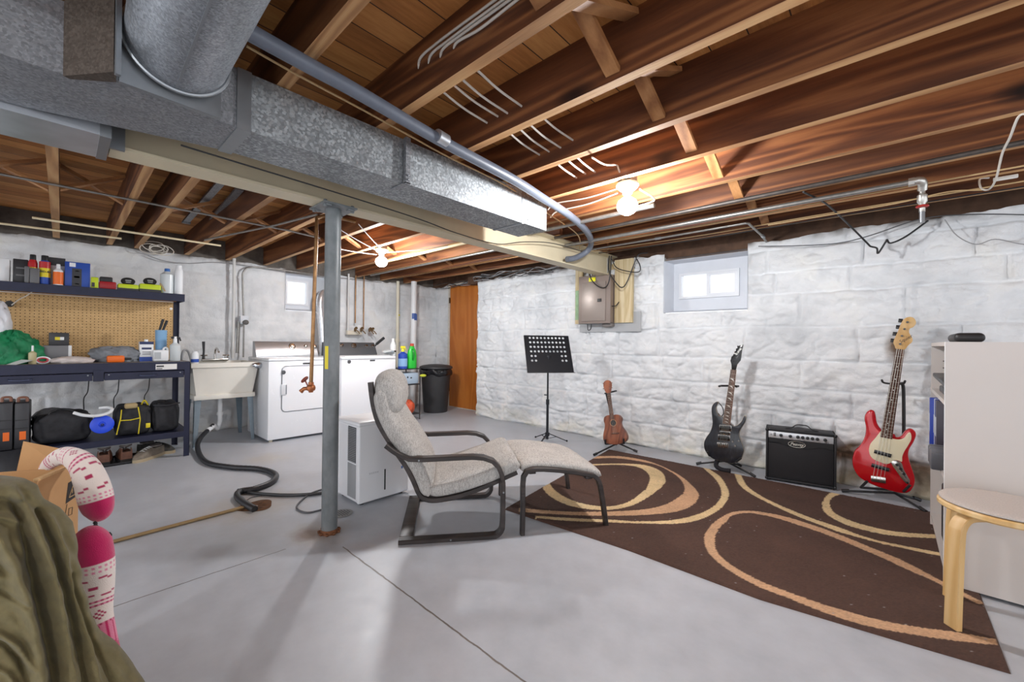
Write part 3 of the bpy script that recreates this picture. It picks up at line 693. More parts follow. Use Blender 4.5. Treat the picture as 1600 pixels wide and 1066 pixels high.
# four romex cables: along J0 then through the joists
G = 'white cables threaded through the joists'
starts = [((650, 122), (655, 95), (682, 68), (760, 10)), ((664, 112), (672, 88), (705, 60), (775, 8)), ((683, 100), (690, 80), (720, 55), (788, 6)), ((703, 82), (712, 68), (750, 45), (805, 2))]
crossA = [((690, 150), (761, 192)), ((702, 144), (778, 182)), ((718, 132), (793, 177)), ((744, 116), (815, 166))]
crossB = [((798, 214), (843, 242)), ((815, 208), (858, 237)), ((827, 202), (876, 231)), ((840, 197), (895, 219))]
crossC = [((871, 262), (901, 278)), ((888, 257), (915, 272)), ((903, 252), (930, 269))]
lab = ['first', 'second', 'third', 'fourth']
for i in range(4):
    y0 = .985 - .043 - .006
    P = [pl(x, y, 1, y0) for x, y in starts[i]]
    P[-1] = pl(*starts[i][-1], 1, y0); ext = P[-1] + (P[-1] - P[-2]) * 1.2; P[0] = P[0] + Vector((0, .03, 0))
    wire('white_cable', ['white cable stapled along the dark joist face, leftmost and lowest of four', 'white cable stapled along the dark joist, second of four from the lower left', 'white cable stapled along the dark joist, third of four from the lower left', 'white cable stapled along the dark joist face, rightmost and highest of four'][i], P + [ext], .0048, M_CABW)
    a, b = crossA[i]; A = pl(*a, 1, .985 + .01); B = pl(*b, 1, 1.35); B.z = max(min(B.z, 2.2), 2.05); A.z = B.z + .01; A.x = pl(*a, 1, .99).x * .35 + B.x * .65
    M1 = A.lerp(B, .5); M1.z -= .012
    wire('white_cable', 'white cable crossing between the first two big joists, %s from left' % lab[i], [A, M1, B], .0048, M_CABW, group=None)
    a, b = crossB[i]; B = pl(*b, 1, 1.757); A = pl(*a, 1, 1.393); A = Vector((A.x * .4 + B.x * .6, 1.393, B.z + .008)); M1 = A.lerp(B, .5); M1.z -= .012
    wire('white_cable', 'white cable crossing the second joist bay near the grey pipe, %s from the left' % lab[i], [A, M1, B], .0048, M_CABW)
    if i < 3:
        a, b = crossC[i]; B = pl(*b, 1, 2.162); A = Vector((pl(*a, 1, 1.80).x * .4 + B.x * .6, 1.80, B.z + .008))
        wire('white_cable', 'short white cable in the third joist bay, %s from the left, near the lit bulb' % lab[i], [A, A.lerp(B, .5) - Vector((0, 0, .01)), B], .0048, M_CABW)
wire('white_cable', 'white cable curving down the joist into the bulb holder above the rug', [pl(925, 246, 1, 1.80), pl(945, 257, 1, 2.0), pl(963, 258, 1, 2.15), pl(967, 266, 1, 2.155), pl(973, 280, 1, 2.20)], .0048, M_CABW)
for k, (a, b) in enumerate((((868, 318), (965, 295)), ((872, 330), (965, 302)))):
    wire('white_cable', ['upper', 'lower'][k] + ' of two white cables running from the bulb holder left along the joist', [pl(*b, 1, 2.60), pl((a[0] + b[0]) / 2, (a[1] + b[1]) / 2 + 3, 1, 2.60), pl(*a, 1, 2.60), pl(a[0] - 12, a[1] + 10, 1, 2.60)], .005, M_CABW)
wire('white_cable', 'white cable looping from the right of the bulb holder back to the joist', [pl(1000, 296, 1, 2.3), pl(1020, 308, 1, 2.45), pl(1021, 314, 1, 2.55), pl(1005, 320, 1, 2.59), pl(985, 325, 1, 2.60)], .005, M_CABW)
# conduits and water pipes near the back wall (along X)
M_STEELP = mat('grey_steel_pipe', (142, 140, 136), .38, .7, var=.15, sc=25)
M_DARKP = mat('dull_iron_pipe', (84, 78, 74), .5, .5, var=.2, sc=25)
d = thing('water_pipe', 'long steel water pipe with elbow and red valve dropping at the wall top', 'pipe', (.1, 3.14, 1.9))
e = Vector((.115, 3.14, 1.965))
mb = MB(); mb.cyl((-2.22, 3.14, 1.965), e, .0145, seg=16); mb.build('pipe_run', M_STEELP, d)
mb = MB(); mb.tube(spline([tuple(e - Vector((.03, 0, 0))), tuple(e), tuple(e + Vector((.012, .03, -.01))), tuple(e + Vector((.012, .05, -.04)))], 5), .021, 14); mb.tube([e + Vector((-.045, 0, 0)), e + Vector((-.02, 0, 0))], .024, 8)
mb.build('elbow', plain('bright_fitting', (200, 198, 192), .3, .8), d)
vb = e + Vector((.012, .05, -.03)); mb = MB(); mb.tube([vb, vb - Vector((0, 0, .03)), vb - Vector((0, 0, .04)), vb - Vector((0, 0, .075)), vb - Vector((0, 0, .085)), vb - Vector((0, 0, .13))], [.013, .013, .022, .022, .014, .014], 12)
mb.build('drop_pipe', plain('bright_fitting', (200, 198, 192), .3, .8), d)
mb = MB(); mb.lathe([(0, -.004), (.024, -.005), (.028, 0), (.024, .005), (0, .004)], vb - Vector((0, .02, .105)), 12); mb.build('valve_wheel', plain('valve_wheel_red', (180, 40, 36), .5), d)
mb = MB(); mb.cyl(vb - Vector((0, 0, .11)), vb - Vector((0, 0, .19)), .012); mb.build('lower_pipe', M_CLEAT, d)
def pipe(label, pts, r, m, name='steel_pipe', cat='pipe', smooth=False):
    mb = MB(); mb.tube(spline([tuple(p) for p in pts], 5) if smooth else [tuple(p) for p in pts], r, 12); return tag(mb.build(name, m), label, cat)
pipe('dark iron pipe high along the joists from the big duct end to the right', [(-2.2, 2.95, 1.995), (-.3, 2.95, 1.997), (.9, 2.95, 2.0)], .013, M_DARKP)
pipe('grey pipe passing just behind the lit bulb above the rug', [(-2.2, 2.63, 1.972), (-1.15, 2.63, 1.976)], .015, M_STEELP)
c0 = pl(920, 402, 2, 1.97); 
d = thing('conduit', 'thin steel conduit turning at a right angle down to the wall above the window', 'conduit', (-.8, 3.45, 1.9))
mb = MB(); mb.tube([(-2.25, 3.455, 1.97), (-1.5, 3.455, 1.972), (-.80, 3.455, 1.975), (-.785, 3.47, 1.973), (-.782, 3.9, 1.965), (-.782, YB - .05, 1.945)], .009, 12); mb.build('conduit_run', M_STEELP, d)
mb = MB(); mb.cyl((-.782, 3.90, 1.966), (-.782, 3.96, 1.963), .013); mb.cyl((-1.5, 3.455, 1.972), (-1.45, 3.455, 1.972), .013); mb.build('coupling', M_CLEAT, d)
for k, (y, z, m) in enumerate(((3.30, 1.985, M_CABT), (3.62, 1.99, M_CABT), (3.72, 1.985, M_CABB))):
    wire('cable', ['tan cable stapled under the joists, nearest of three towards the back wall', 'tan cable stapled under the joists, middle one of three towards the back wall', 'black cable under the joists, closest to the top of the back wall'][k],
         [(-2.2, y - .02, z), (-1.2, y + .02, z - .006), (-.4, y, z), (.3, y - .05, z - .01), (.9, y - .02, z)], .0045, m)
# drooping black wire in front of the wall
wire('black_cable', 'black wire drooping from the joists across the stone wall above the amplifier', [pl(1255, 300, 1, 3.0), pl(1290, 318, 1, 3.3), pl(1325, 350, 1, 3.75), pl(1355, 380, 1, 3.9), pl(1360, 385, 1, 3.9), pl(1370, 388, 1, 3.9), pl(1372, 396, 1, 3.9), pl(1384, 378, 1, 3.9), pl(1386, 375, 1, 3.9), pl(1392, 380, 1, 3.9), pl(1415, 370, 1, 3.95), pl(1450, 345, 1, 4.0)], .006, M_CABB)
wire('grey_cable', 'thin grey wire hanging in a shallow loop at the right top of the stone wall', [pl(1476, 343, 1, 4.0), pl(1495, 368, 1, 4.0), pl(1525, 382, 1, 4.0), pl(1555, 374, 1, 4.0), pl(1600, 382, 1, 4.0), pl(1640, 380, 1, 4.0)], .003, M_CABG)
wire('grey_cable', 'thin dark wire along the top of the stone wall right of the window', [pl(1185, 385, 1, 4.02), pl(1250, 384, 1, 4.02), pl(1310, 380, 1, 4.02), pl(1360, 368, 1, 4.02), pl(1440, 342, 1, 4.02), pl(1520, 335, 1, 4.02), pl(1620, 336, 1, 4.02)], .0035, plain('dark_grey_cable', (70, 72, 74), .5))
wire('white_cable', 'white cord dangling in a loop from the joists at the right edge of the view', [pl(1610, 178, 1, 2.6), pl(1592, 182, 1, 2.62), pl(1578, 215, 1, 2.8), pl(1566, 240, 1, 3.0), pl(1556, 280, 1, 3.2), pl(1545, 296, 1, 3.4), pl(1533, 294, 1, 3.45), pl(1531, 280, 1, 3.5), pl(1545, 278, 1, 3.55)], .0045, M_CABW)
wire('tan_cable', 'tan cable sagging from the looped white cord to the left along the joists', [pl(1535, 297, 1, 3.5), pl(1480, 300, 1, 3.5), pl(1400, 318, 1, 3.5), pl(1300, 335, 1, 3.5), pl(1200, 352, 1, 3.5)], .0035, M_CABT)
mb = MB(); c = pl(1571, 278, 1, 3.5); mb.rbox(c, (.09, .014, .02), .003); tag(mb.build('wire_clip', M_PORC), 'small white connector on the joist beside the looped white cord', 'connector')
# breaker panel on board
M_PANEL = plain('panel_brown_grey', (142, 128, 120), .42, .3)
bx = thing('breaker_panel', 'grey-brown electrical breaker panel with yellow sticker on the stone wall', 'electrical panel', (-2.4, 4.0, 1.28))
mb = MB(); mb.rbox((-2.395, 4.015, 1.545), (.39, .13, .52), .006); mb.build('panel_box', M_PANEL, bx)
mb = MB(); mb.rbox((-2.395, 3.945, 1.545), (.40, .012, .53), .005); mb.build('panel_cover', M_PANEL, bx)
mb = MB(); mb.rbox((-2.40, 3.934, 1.52), (.30, .012, .43), .005); dd = mb.build('panel_door', plain('panel_door', (150, 138, 130), .38, .3), bx)
mb = MB(); mb.rbox((-2.32, 3.926, 1.53), (.05, .008, .035), .003); mb.build('door_latch', plain('latch_black', (40, 38, 38), .4), dd)
mb = MB(); mb.rbox((-2.42, 3.937, 1.765), (.085, .003, .045), .001); mb.build('yellow_sticker', plain('sticker_yellow', (232, 226, 20), .5), bx)
mb = MB(); mb.rbox((-2.265, 4.03, 1.265), (.13, .08, .05), .02, 4); mb.build('ground_block', plain('block_grey', (120, 114, 110), .5), bx)
M_BOARD = wood('pine_board', (200, 176, 130), (222, 202, 160), (232, 216, 180), 2, .7, 6, 70, .1)
mb = MB(); mb.box(-2.70, -2.605, 4.03, 4.055, 1.285, 1.94); mb.box(-2.19, -1.985, 4.02, 4.055, 1.285, 1.96); mb.box(-2.605, -2.19, 4.082, 4.10, 1.285, 1.96)
bo = mb.build('backing_board', M_BOARD); tag(bo, 'pale timber backing board behind the breaker panel', 'board')
mb = MB(); mb.box(-2.695, -2.61, 4.026, 4.0299, 1.33, 1.67); tag(mb.build('green_board', mat('green_paint_patch', (150, 178, 140), .7, var=.15, sc=20), bo), None)
mb = MB(); mb.box(-2.645, -1.9, YB - .052, YB - .045, 1.19, 1.40); tag(mb.build('lower_backing', plain('grey_plywood', (170, 172, 174), .8), bo), None)
for k, x in enumerate((-2.50, -2.46, -2.31, -2.27)):
    pipe('short steel conduit rising from the breaker panel top, %s from the left' % lab[k], [(x, 4.0, 1.80), (x, 4.0, 1.99)], .010, M_STEELP, 'conduit', 'conduit')
Yp = 3.9
wire('black_cable', 'black cable looping low in front of the breaker panel door', [pl(924, 398, 1, Yp), pl(922, 430, 1, Yp), pl(930, 444, 1, Yp), pl(942, 450, 1, Yp), pl(950, 444, 1, Yp), pl(954, 425, 1, Yp), pl(955, 400, 1, Yp)], .006, M_CABB)
wire('black_cable', 'black cable swinging right of the breaker panel in a wide triangle', [pl(952, 400, 1, Yp), pl(952, 425, 1, Yp), pl(965, 445, 1, Yp), pl(973, 449, 1, Yp), pl(980, 440, 1, Yp), pl(990, 415, 1, Yp), pl(998, 398, 1, Yp), pl(1012, 395, 1, Yp)], .006, M_CABB)
wire('black_cable', 'black cable bulging out to the far right above the backing board', [pl(956, 405, 1, Yp + .02), pl(963, 418, 1, Yp + .02), pl(980, 424, 1, Yp + .02), pl(998, 425, 1, Yp + .02), pl(1000, 415, 1, Yp + .02), pl(992, 400, 1, Yp + .02)], .005, M_CABB)
wire('grey_cable', 'grey cable crossing to the breaker panel from the end of the cream beam', [pl(862, 383, 1, 3.6), pl(895, 392, 1, 3.8), pl(925, 402, 1, 3.95), pl(942, 400, 1, 3.98), pl(955, 392, 1, 3.98)], .004, M_CABG)
wire('black_cable', 'short dark wire loop below the breaker panel', [pl(918, 507, 1, 3.95), pl(919, 516, 1, 3.95), pl(923, 514, 1, 3.95), pl(924, 507, 1, 3.95)], .005, M_CABB)
wire('black_cable', 'two short cables entering the right side of the breaker panel', [Vector((-2.21, 3.99, pl(956, 478, 1, 3.96).z)), pl(962, 478, 1, 3.96), pl(967, 472, 1, 3.99)], .005, M_CABB)
# left side: conduit and cream strips under joists, straps
pipe('thin grey conduit crossing under the left joists beside the beam', [pl(-20, 268, 2, 2.008), pl(450, 360, 2, 2.008), pl(500, 372, 2, 2.0)], .008, M_STEELP, 'conduit', 'conduit')
M_CREAM = plain('cream_strip', (224, 208, 172), .5)
pipe('cream pipe clipped under the left joists, the longer inner one', [pl(50, 340, 2, 2.007), pl(345, 384, 2, 2.007)], .0095, M_CREAM, 'cream_pipe')
pipe('cream pipe clipped under the left joists, the shorter one near the wall', [pl(-25, 346, 2, 2.007), pl(190, 373, 2, 2.007)], .0095, M_CREAM, 'cream_pipe')
for k, (a, b) in enumerate((((345, 285), (290, 347)), ((375, 295), (325, 352)))):
    A = pl(*a, 2, 2.19); B = pl(*b, 2, 2.19); mb = MB(); mb.bar(A, B, .05, .02); mb.bar(A, B, .05, .006)
    mb.rbox(B + Vector((.03, 0, -.01)), (.05, .065, .02), .004); tag(mb.build('metal_channel', M_GALV2), ['galvanised channel between the left joists, nearer the shelf', 'galvanised channel between the left joists, nearer the grey column'][k], 'metal channel')
# coils of cable at the left wall top
c = pl(247, 386, 0, -5.62)
for k in range(5):
    r = random.uniform(.07, .13); cy = c.y + random.uniform(-.05, .06); cz = c.z + random.uniform(-.03, .03); 
    pts = [(-5.66 + .02 * math.sin(a * 2.3 + k), cy + r * math.cos(a), cz + r * .55 * math.sin(a)) for a in [i * PI / 8 for i in range(16)]]
    mb = MB(); mb.tube(pts, .0045, 6, closed=True)
    if k == 0: coil = thing('cable_coil', 'coil of white cable hung at the top of the left wall over the shelf', 'cable', (-5.66, c.y, c.z - .1))
    mb.build('cable_loop', M_CABW, coil)
wire('grey_cable', 'grey cable drooping along the top of the left wall from the coil', [(-5.74, .6, 1.93), (-5.72, .75, 1.89), (-5.74, .95, 1.90), (-5.74, 1.2, 1.95), (-5.74, 1.5, 1.955), (-5.74, 2.1, 1.93), (-5.74, 2.7, 1.95), (-5.74, 3.3, 1.96)], .0045, M_CABG)
# wires at the left bulb, and pipes along the far joists
pipe('old pipe wrapped in cream along the far joists towards the door', [(-4.6, 2.58, 2.0035), (-2.5, 2.58, 2.0035)], .016, plain('cream_wrap', (202, 182, 140), .6), 'wrapped_pipe')
pipe('steel pipe along the far joists behind the lit laundry bulb', [(-5.5, 2.99, 2.007), (-2.4, 2.99, 2.007)], .013, M_STEELP)
pipe('thin copper pipe along the far joists, closest to the door', [(-5.5, 3.40, 2.012), (-2.45, 3.40, 2.012)], .008, M_COPPER)
for k, (a, b) in enumerate((((520, 352), (590, 392)), ((600, 395), (700, 384)), ((510, 385), (588, 398)), ((560, 350), (600, 393)))):
    A = pl(*a, 2, 1.99); B = pl(*b, 2, 1.99)
    wire('white_cable', ['white cable from the post side to the laundry bulb', 'white cable leaving the laundry bulb towards the door', 'lower white cable joining the laundry bulb from the left', 'white cable dropping from the beam onto the laundry bulb'][k], [A, A.lerp(B, .5) - Vector((0, 0, .008)), B], .0038, M_CABG)
pipe('grey conduit slanting across the joists between the column and the wall', [pl(320, 375, 2, 1.998), pl(430, 352, 2, 1.998), pl(495, 335, 2, 1.998)], .008, M_STEELP, 'conduit', 'conduit')
# vertical pipes on the left wall
def vp(x, y0, y1, X, r, m, label, name='wall_pipe', extra=None):
    A = pl(x, y0, 0, X); B = pl(x, y1, 0, X); B = Vector((X, A.y, B.z)); return pipe(label, [B, A], r, m, name)
M_WPIPE = plain('white_painted_pipe', (214, 214, 212), .5); M_PVC = plain('white_pvc', (236, 238, 240), .35)
d0 = thing('vent_pipe', 'thick white plastic vent pipe standing on the left wall beside the door corner', 'pipe', (-5.62, 3.80, .0))
A = pl(647, 437, 0, -5.62); mb = MB(); mb.cyl((-5.62, A.y, .02), (-5.62, A.y, 2.02), .045, seg=24); mb.build('pipe_run', M_PVC, d0)
mb = MB(); mb.box(-5.575, -5.570, A.y - .02, A.y + .03, 1.40, 1.50); mb.grid(lambda u, v: (-5.62 + .046 * math.cos(-1.2 + u * 1.6), A.y + .046 * math.sin(-1.2 + u * 1.6), 1.42 + v * .09), 6, 1); mb.build('blue_print', plain('blue_print', (70, 100, 170), .5), d0)
d0 = thing('drain_stack', 'narrow cream painted pipe standing on the left wall beside the washer', 'pipe', (-5.68, 3.55, 0)); A = pl(622, 440, 0, -5.68)
mb = MB(); mb.cyl((-5.68, A.y, 0), (-5.68, A.y, 2.0), .024, seg=18); mb.tube([(-5.68, A.y, 1.05), (-5.68, A.y, 1.1)], .034, 18); mb.build('pipe_run', plain('cream_pipe_paint', (222, 216, 196), .5), d0)
mb = MB(); mb.rbox((-5.652, A.y + .01, 1.47), (.01, .02, .025), .002); mb.build('yellow_tag', plain('yellow_tag', (210, 200, 40), .5), d0)
vp(545, 428, 520, -5.70, .012, M_WPIPE, 'white conduit down to the laundry outlet, left of three pipes above the washer')
vp(556, 430, 505, -5.70, .009, M_COPPER, 'bare copper pipe down to the washer tap, middle of three above the washer')
vp(569, 430, 515, -5.70, .008, M_COPPER, 'bare copper pipe down to the washer tap, right of three above the washer')
bxx = thing('laundry_tap_box', 'cream outlet box with brass taps and hoses on the wall above the washer', 'valve box', (-5.7, 2.9, 1.1))
A = pl(550, 520, 0, -5.7); mb = MB(); mb.rbox(A + Vector((0, .03, 0)), (.05, .22, .06), .005); mb.build('box', plain('cream_box', (214, 206, 190), .6), bxx)
for s in (0, .09, .22, .26):
    mb = MB()
    c = pl(555, 515, 0, -5.64) + Vector((0, s, 0)); mb.ball(c, (.02, .018, .03), 10, 8); mb.tube([c, c + Vector((.03, .02, -.02)), c + Vector((.04, .05, -.06))], .008, 8); mb.lathe([(0, 0), (.02, 0), (.02, .006), (0, .006)], c + Vector((.03, 0, .02)), 10, ax=(1, 0, .3))
    mb.build('brass_tap', mat('tarnished_brass', (120, 96, 66), .45, .6, var=.3, sc=60), bxx)
# conduits near sink
vp(366, 404, 560, -5.70, .016, M_WPIPE, 'white painted pipe running down the left wall behind the utility sink')
cu = pl(380, 425, 0, -5.70); co = pl(381, 500, 0, -5.70)
d0 = thing('outlet_conduit', 'grey conduit bending over and down to the outlet box beside the utility sink', 'conduit', (-5.7, co.y, 1.1))
mb = MB(); mb.tube(spline([(-5.72, cu.y + .9, 1.945), (-5.72, cu.y + .35, 1.955), (-5.72, cu.y + .1, 1.94), (-5.72, cu.y + .01, 1.88), (-5.72, cu.y, 1.75), (-5.71, co.y, co.z + .05)], 5), .010, 10); mb.tube([(-5.70, co.y - .0, co.z - .02), (-5.70, co.y + .0, .85)], .009, 8); mb.tube([(-5.71, co.y - .05, co.z - .03), (-5.71, co.y - .06, .9)], .018, 8); mb.build('conduit_run', M_STEELP, d0)
mb = MB(); mb.rbox((-5.70, co.y - .0, co.z), (.06, .085, .10), .006); mb.build('outlet_box', M_WPAINT, d0)
mb = MB(); mb.lathe([(0, 0), (.03, 0), (.03, .02), (.015, .03), (0, .03)], (-5.67, co.y + .01, co.z - .03), 14, ax=(1, 0, 0)); mb.build('plug', plain('plug_grey', (90, 88, 86), .5), d0)

# tangled cables along the dusty wall top above the door and beside the panel
rs_ = random.Random(5)
tg = thing('cable_tangle', 'dark tangle of old cables along the wall top above the orange door', 'cables', (-4.9, 4.25, 1.95))
for k in range(9):
    x = -5.7 + k * .12; pts = []
    for q in range(7): pts.append((x + q * .22 + rs_.uniform(-.05, .05), 4.27 - .05 * rs_.random() if x + q * .22 < -4.45 else 4.03 - .04 * rs_.random(), 1.975 + rs_.uniform(-.035, .05)))
    mb = MB(); mb.tube(spline(pts, 5), .0055, 6); mb.build('cable_strand', (M_CABB, plain('dark_grey_cable', (70, 72, 74), .5), M_CABG)[k % 3], tg)
tg = thing('cable_tangle', 'tangle of grey and black cables at the wall top between door and breaker panel', 'cables', (-3.4, 4.05, 1.95))
for k in range(7):
    x = -4.0 + k * .11; pts = []
    for q in range(6): pts.append((x + q * .2 + rs_.uniform(-.05, .05), 4.02 - .06 * rs_.random(), 1.965 + rs_.uniform(-.05, .045)))
    mb = MB(); mb.tube(spline(pts, 5), .005, 6); mb.build('cable_strand', (M_CABB, MATS['dark_grey_cable'], M_CABG)[k % 3], tg)
# ================= RUG =================
def zc(ox, oy, s, pts): return [pl(ox + x / s, oy + y / s, 2, 0.008) for x, y in pts]
def Z7(pts): return zc(780, 680, 1.951, pts)
def Z2(pts): return zc(880, 620, 4.706, pts)
CREAM, TAN = (222, 196, 150), (204, 164, 128)
bands = []
bands.append((CREAM, Z7([(130, 120), (128, 150), (145, 180), (190, 208), (250, 225), (330, 230), (400, 218), (455, 190)]) + Z2([(740, 650), (748, 600), (720, 555), (650, 520), (550, 500), (370, 495), (200, 500), (100, 505)]),
   Z7([(150, 125), (153, 148), (172, 172), (215, 198), (270, 214), (335, 219), (395, 205), (440, 172)]) + Z2([(610, 680), (635, 620), (630, 580), (590, 540), (520, 515), (400, 505), (200, 510), (100, 515)])))
bands.append((TAN, Z2([(100, 440), (250, 440), (400, 440), (520, 455), (650, 485), (780, 540), (880, 600), (950, 660), (990, 710)]) + Z7([(608, 190), (590, 215), (540, 235), (450, 245), (330, 248), (200, 245), (60, 236)]),
   Z2([(100, 460), (230, 458), (380, 455), (540, 475), (680, 505), (780, 550), (850, 600), (885, 650), (890, 700)]) + Z7([(548, 190), (510, 212), (460, 226), (400, 232), (330, 235), (200, 235), (60, 224)])))
bands.append((CREAM, Z7([(628, 92), (640, 105), (675, 130), (698, 170), (697, 195), (670, 230), (610, 260), (540, 272), (450, 272), (330, 268), (200, 263), (110, 254)]),
   Z7([(612, 92), (625, 105), (658, 135), (675, 165), (674, 195), (645, 225), (590, 248), (520, 262), (430, 265), (330, 260), (200, 254), (110, 248)])))
def Z3(pts): return zc(1130, 740, 3.843, pts)
bands.append((CREAM, Z3([(60, -20), (78, 35), (100, 75), (150, 115), (220, 155), (320, 205), (430, 255), (560, 305), (680, 350), (800, 385), (950, 425), (1100, 458), (1255, 492), (1450, 525)]),
   Z3([(95, -20), (115, 30), (150, 85), (230, 140), (340, 195), (450, 240), (560, 283), (700, 330), (850, 385), (1000, 422), (1255, 472), (1450, 505)])))
bands.append((TAN, Z7([(1480, 515), (1395, 473)]) + Z3([(1255, 622), (1130, 555), (1000, 495), (850, 435), (720, 380), (600, 335), (480, 295), (380, 265), (250, 238), (150, 228), (60, 235)]) + Z7([(682, 250), (650, 272), (630, 298), (625, 325), (640, 365), (700, 415), (780, 460), (880, 500), (980, 540), (1100, 580), (1250, 610), (1400, 632), (1520, 644)]),
   Z7([(1460, 518), (1385, 481)]) + Z3([(1255, 648), (1100, 580), (950, 510), (800, 445), (680, 395), (560, 350), (440, 310), (330, 275), (230, 252), (140, 240), (50, 258)]) + Z7([(690, 268), (668, 288), (657, 322), (665, 360), (710, 400), (790, 445), (890, 485), (1000, 523), (1110, 555), (1250, 585), (1400, 605), (1515, 627)])))
bands.append((CREAM, Z3([(700, 100), (640, 122), (610, 150), (594, 185), (600, 225), (640, 262), (720, 305), (820, 338), (950, 368), (1100, 385), (1255, 392), (1450, 398)]),
   Z3([(730, 110), (712, 125), (660, 145), (640, 175), (650, 220), (690, 255), (780, 293), (870, 320), (980, 345), (1100, 360), (1255, 370), (1450, 376)])))
def make_rug():
    A = np.array([-1.792, 1.908]); B = np.array(pl(951, 704, 2, 0)[:2]); R = np.array([.296, 2.094]); Q = np.array([.285, 3.76])
    nu, nv = 360, 280
    U, V = np.meshgrid(np.linspace(0, 1, nu + 1), np.linspace(0, 1, nv + 1))
    P = (A * ((1 - U) * (1 - V))[..., None] + R * (U * (1 - V))[..., None] + B * ((1 - U) * V)[..., None] + Q * (U * V)[..., None])
    P[..., 1] -= np.interp(U, [0, .39, .67, .87, 1], [0, .008, .059, .027, 0]) * (1 - V)
    X, Y = P[..., 0], P[..., 1]
    rs = np.random.RandomState(4)
    base = np.array(sl((80, 56, 46))[:3]); C = np.zeros(X.shape + (4,)); C[..., 3] = 1; C[..., :3] = base
    H = .011 + .0022 * rs.rand(*X.shape) + .002 * (fbm(X * 9, Y * 9, 3) - .5)
    Xw = X + .004 * (fbm(X * 60, Y * 60, 40, 2) - .5); Yw = Y + .004 * (fbm(X * 60, Y * 60, 44, 2) - .5)
    for col, o, i in bands:
        o = spline([tuple(p[:2]) for p in o], 5); i = spline([tuple(p[:2]) for p in i], 5)
        poly = np.array(o + i[::-1]); ins = np.zeros(X.shape, bool); n = len(poly)
        for k in range(n):
            x1, y1 = poly[k]; x2, y2 = poly[(k + 1) % n]
            if y1 == y2: continue
            c = ((y1 > Yw) != (y2 > Yw)) & (Xw < (x2 - x1) * (Yw - y1) / (y2 - y1) + x1); ins ^= c
        C[ins, :3] = np.array(sl(col)[:3])
    C[..., :3] *= (1 + .35 * (rs.rand(*X.shape) - .5) + .5 * (fbm(X * 5, Y * 5, 77) - .45))[..., None]
    lint = rs.rand(*X.shape) > .9994; C[lint, :3] = .35
    edge = np.minimum(np.minimum(U, 1 - U) * nu, np.minimum(V, 1 - V) * nv); H = np.where(edge < .5, .0005, H)
    vs = np.stack([X, Y, H], -1).reshape(-1, 3); w = nu + 1
    ii, jj = np.meshgrid(np.arange(nu), np.arange(nv)); b = (jj * w + ii).reshape(-1)
    me = bpy.data.meshes.new('rug'); me.from_pydata(vs.tolist(), [], np.stack([b, b + 1, b + w + 1, b + w], 1).tolist())
    at = me.color_attributes.new('dye', 'FLOAT_COLOR', 'POINT'); at.data.foreach_set('color', C.reshape(-1).astype(np.float32))
    t = NT('rug_pile'); a = t.n('ShaderNodeAttribute', attribute_name='dye'); n = t.noise(t.coord(), 400, 3)
    t.set(color=t.mix(.35, a.outputs['Color'], t.ramp(n, [(.3, (.3, .3, .3, 1)), (.7, (1, 1, 1, 1))]), 'MULTIPLY'), rough=.95); t.bump(n, .6, .004)
    me.materials.append(t.m); me.polygons.foreach_set('use_smooth', [True] * len(me.polygons)); me.update()
    o = bpy.data.objects.new('rug', me); COL.objects.link(o)
    return tag(o, 'dark brown rug with cream and tan swirling bands on the grey floor', 'rug')
make_rug()
RZ = .0135     # things that stand on the rug

# ================= ARMCHAIR =================
M_BENT = wood('black_brown_bentwood', (36, 30, 28), (50, 43, 41), (64, 56, 53), 0, .42, 6, 80, .06, rnd=False, stretch=.2)
def fabric(name, c, sc=900):
    t = NT(name); v = t.coord(); n = t.noise(v, 190, 3, .75); m = t.noise(v, 9, 4)
    vo = t.noise(t.coord((1, .18, .18)), 260, 2); c = sl(c)[:3]
    f = t.math('ADD', t.math('MULTIPLY', n, .5), t.math('MULTIPLY', vo, .35)); f = t.math('ADD', f, t.math('MULTIPLY', m, .15))
    t.set(color=t.ramp(f, [(.36, tuple(x * .5 for x in c) + (1,)), (.5, c + (1,)), (.64, tuple(min(1, x * 1.4) for x in c) + (1,))]), rough=.95)
    t.bump(n, .5, .002); return t.m
M_GFAB = fabric('grey_tweed', (170, 167, 163))
def rect(w0, w1, t): return [(w0, -t / 2), (w1, -t / 2), (w1, t / 2), (w0, t / 2)]
def rrect(w0, w1, t, r=.004): return [(w0 + r, -t / 2), (w1 - r, -t / 2), (w1, -t / 2 + r), (w1, t / 2 - r), (w1 - r, t / 2), (w0 + r, t / 2), (w0, t / 2 - r), (w0, -t / 2 + r)]
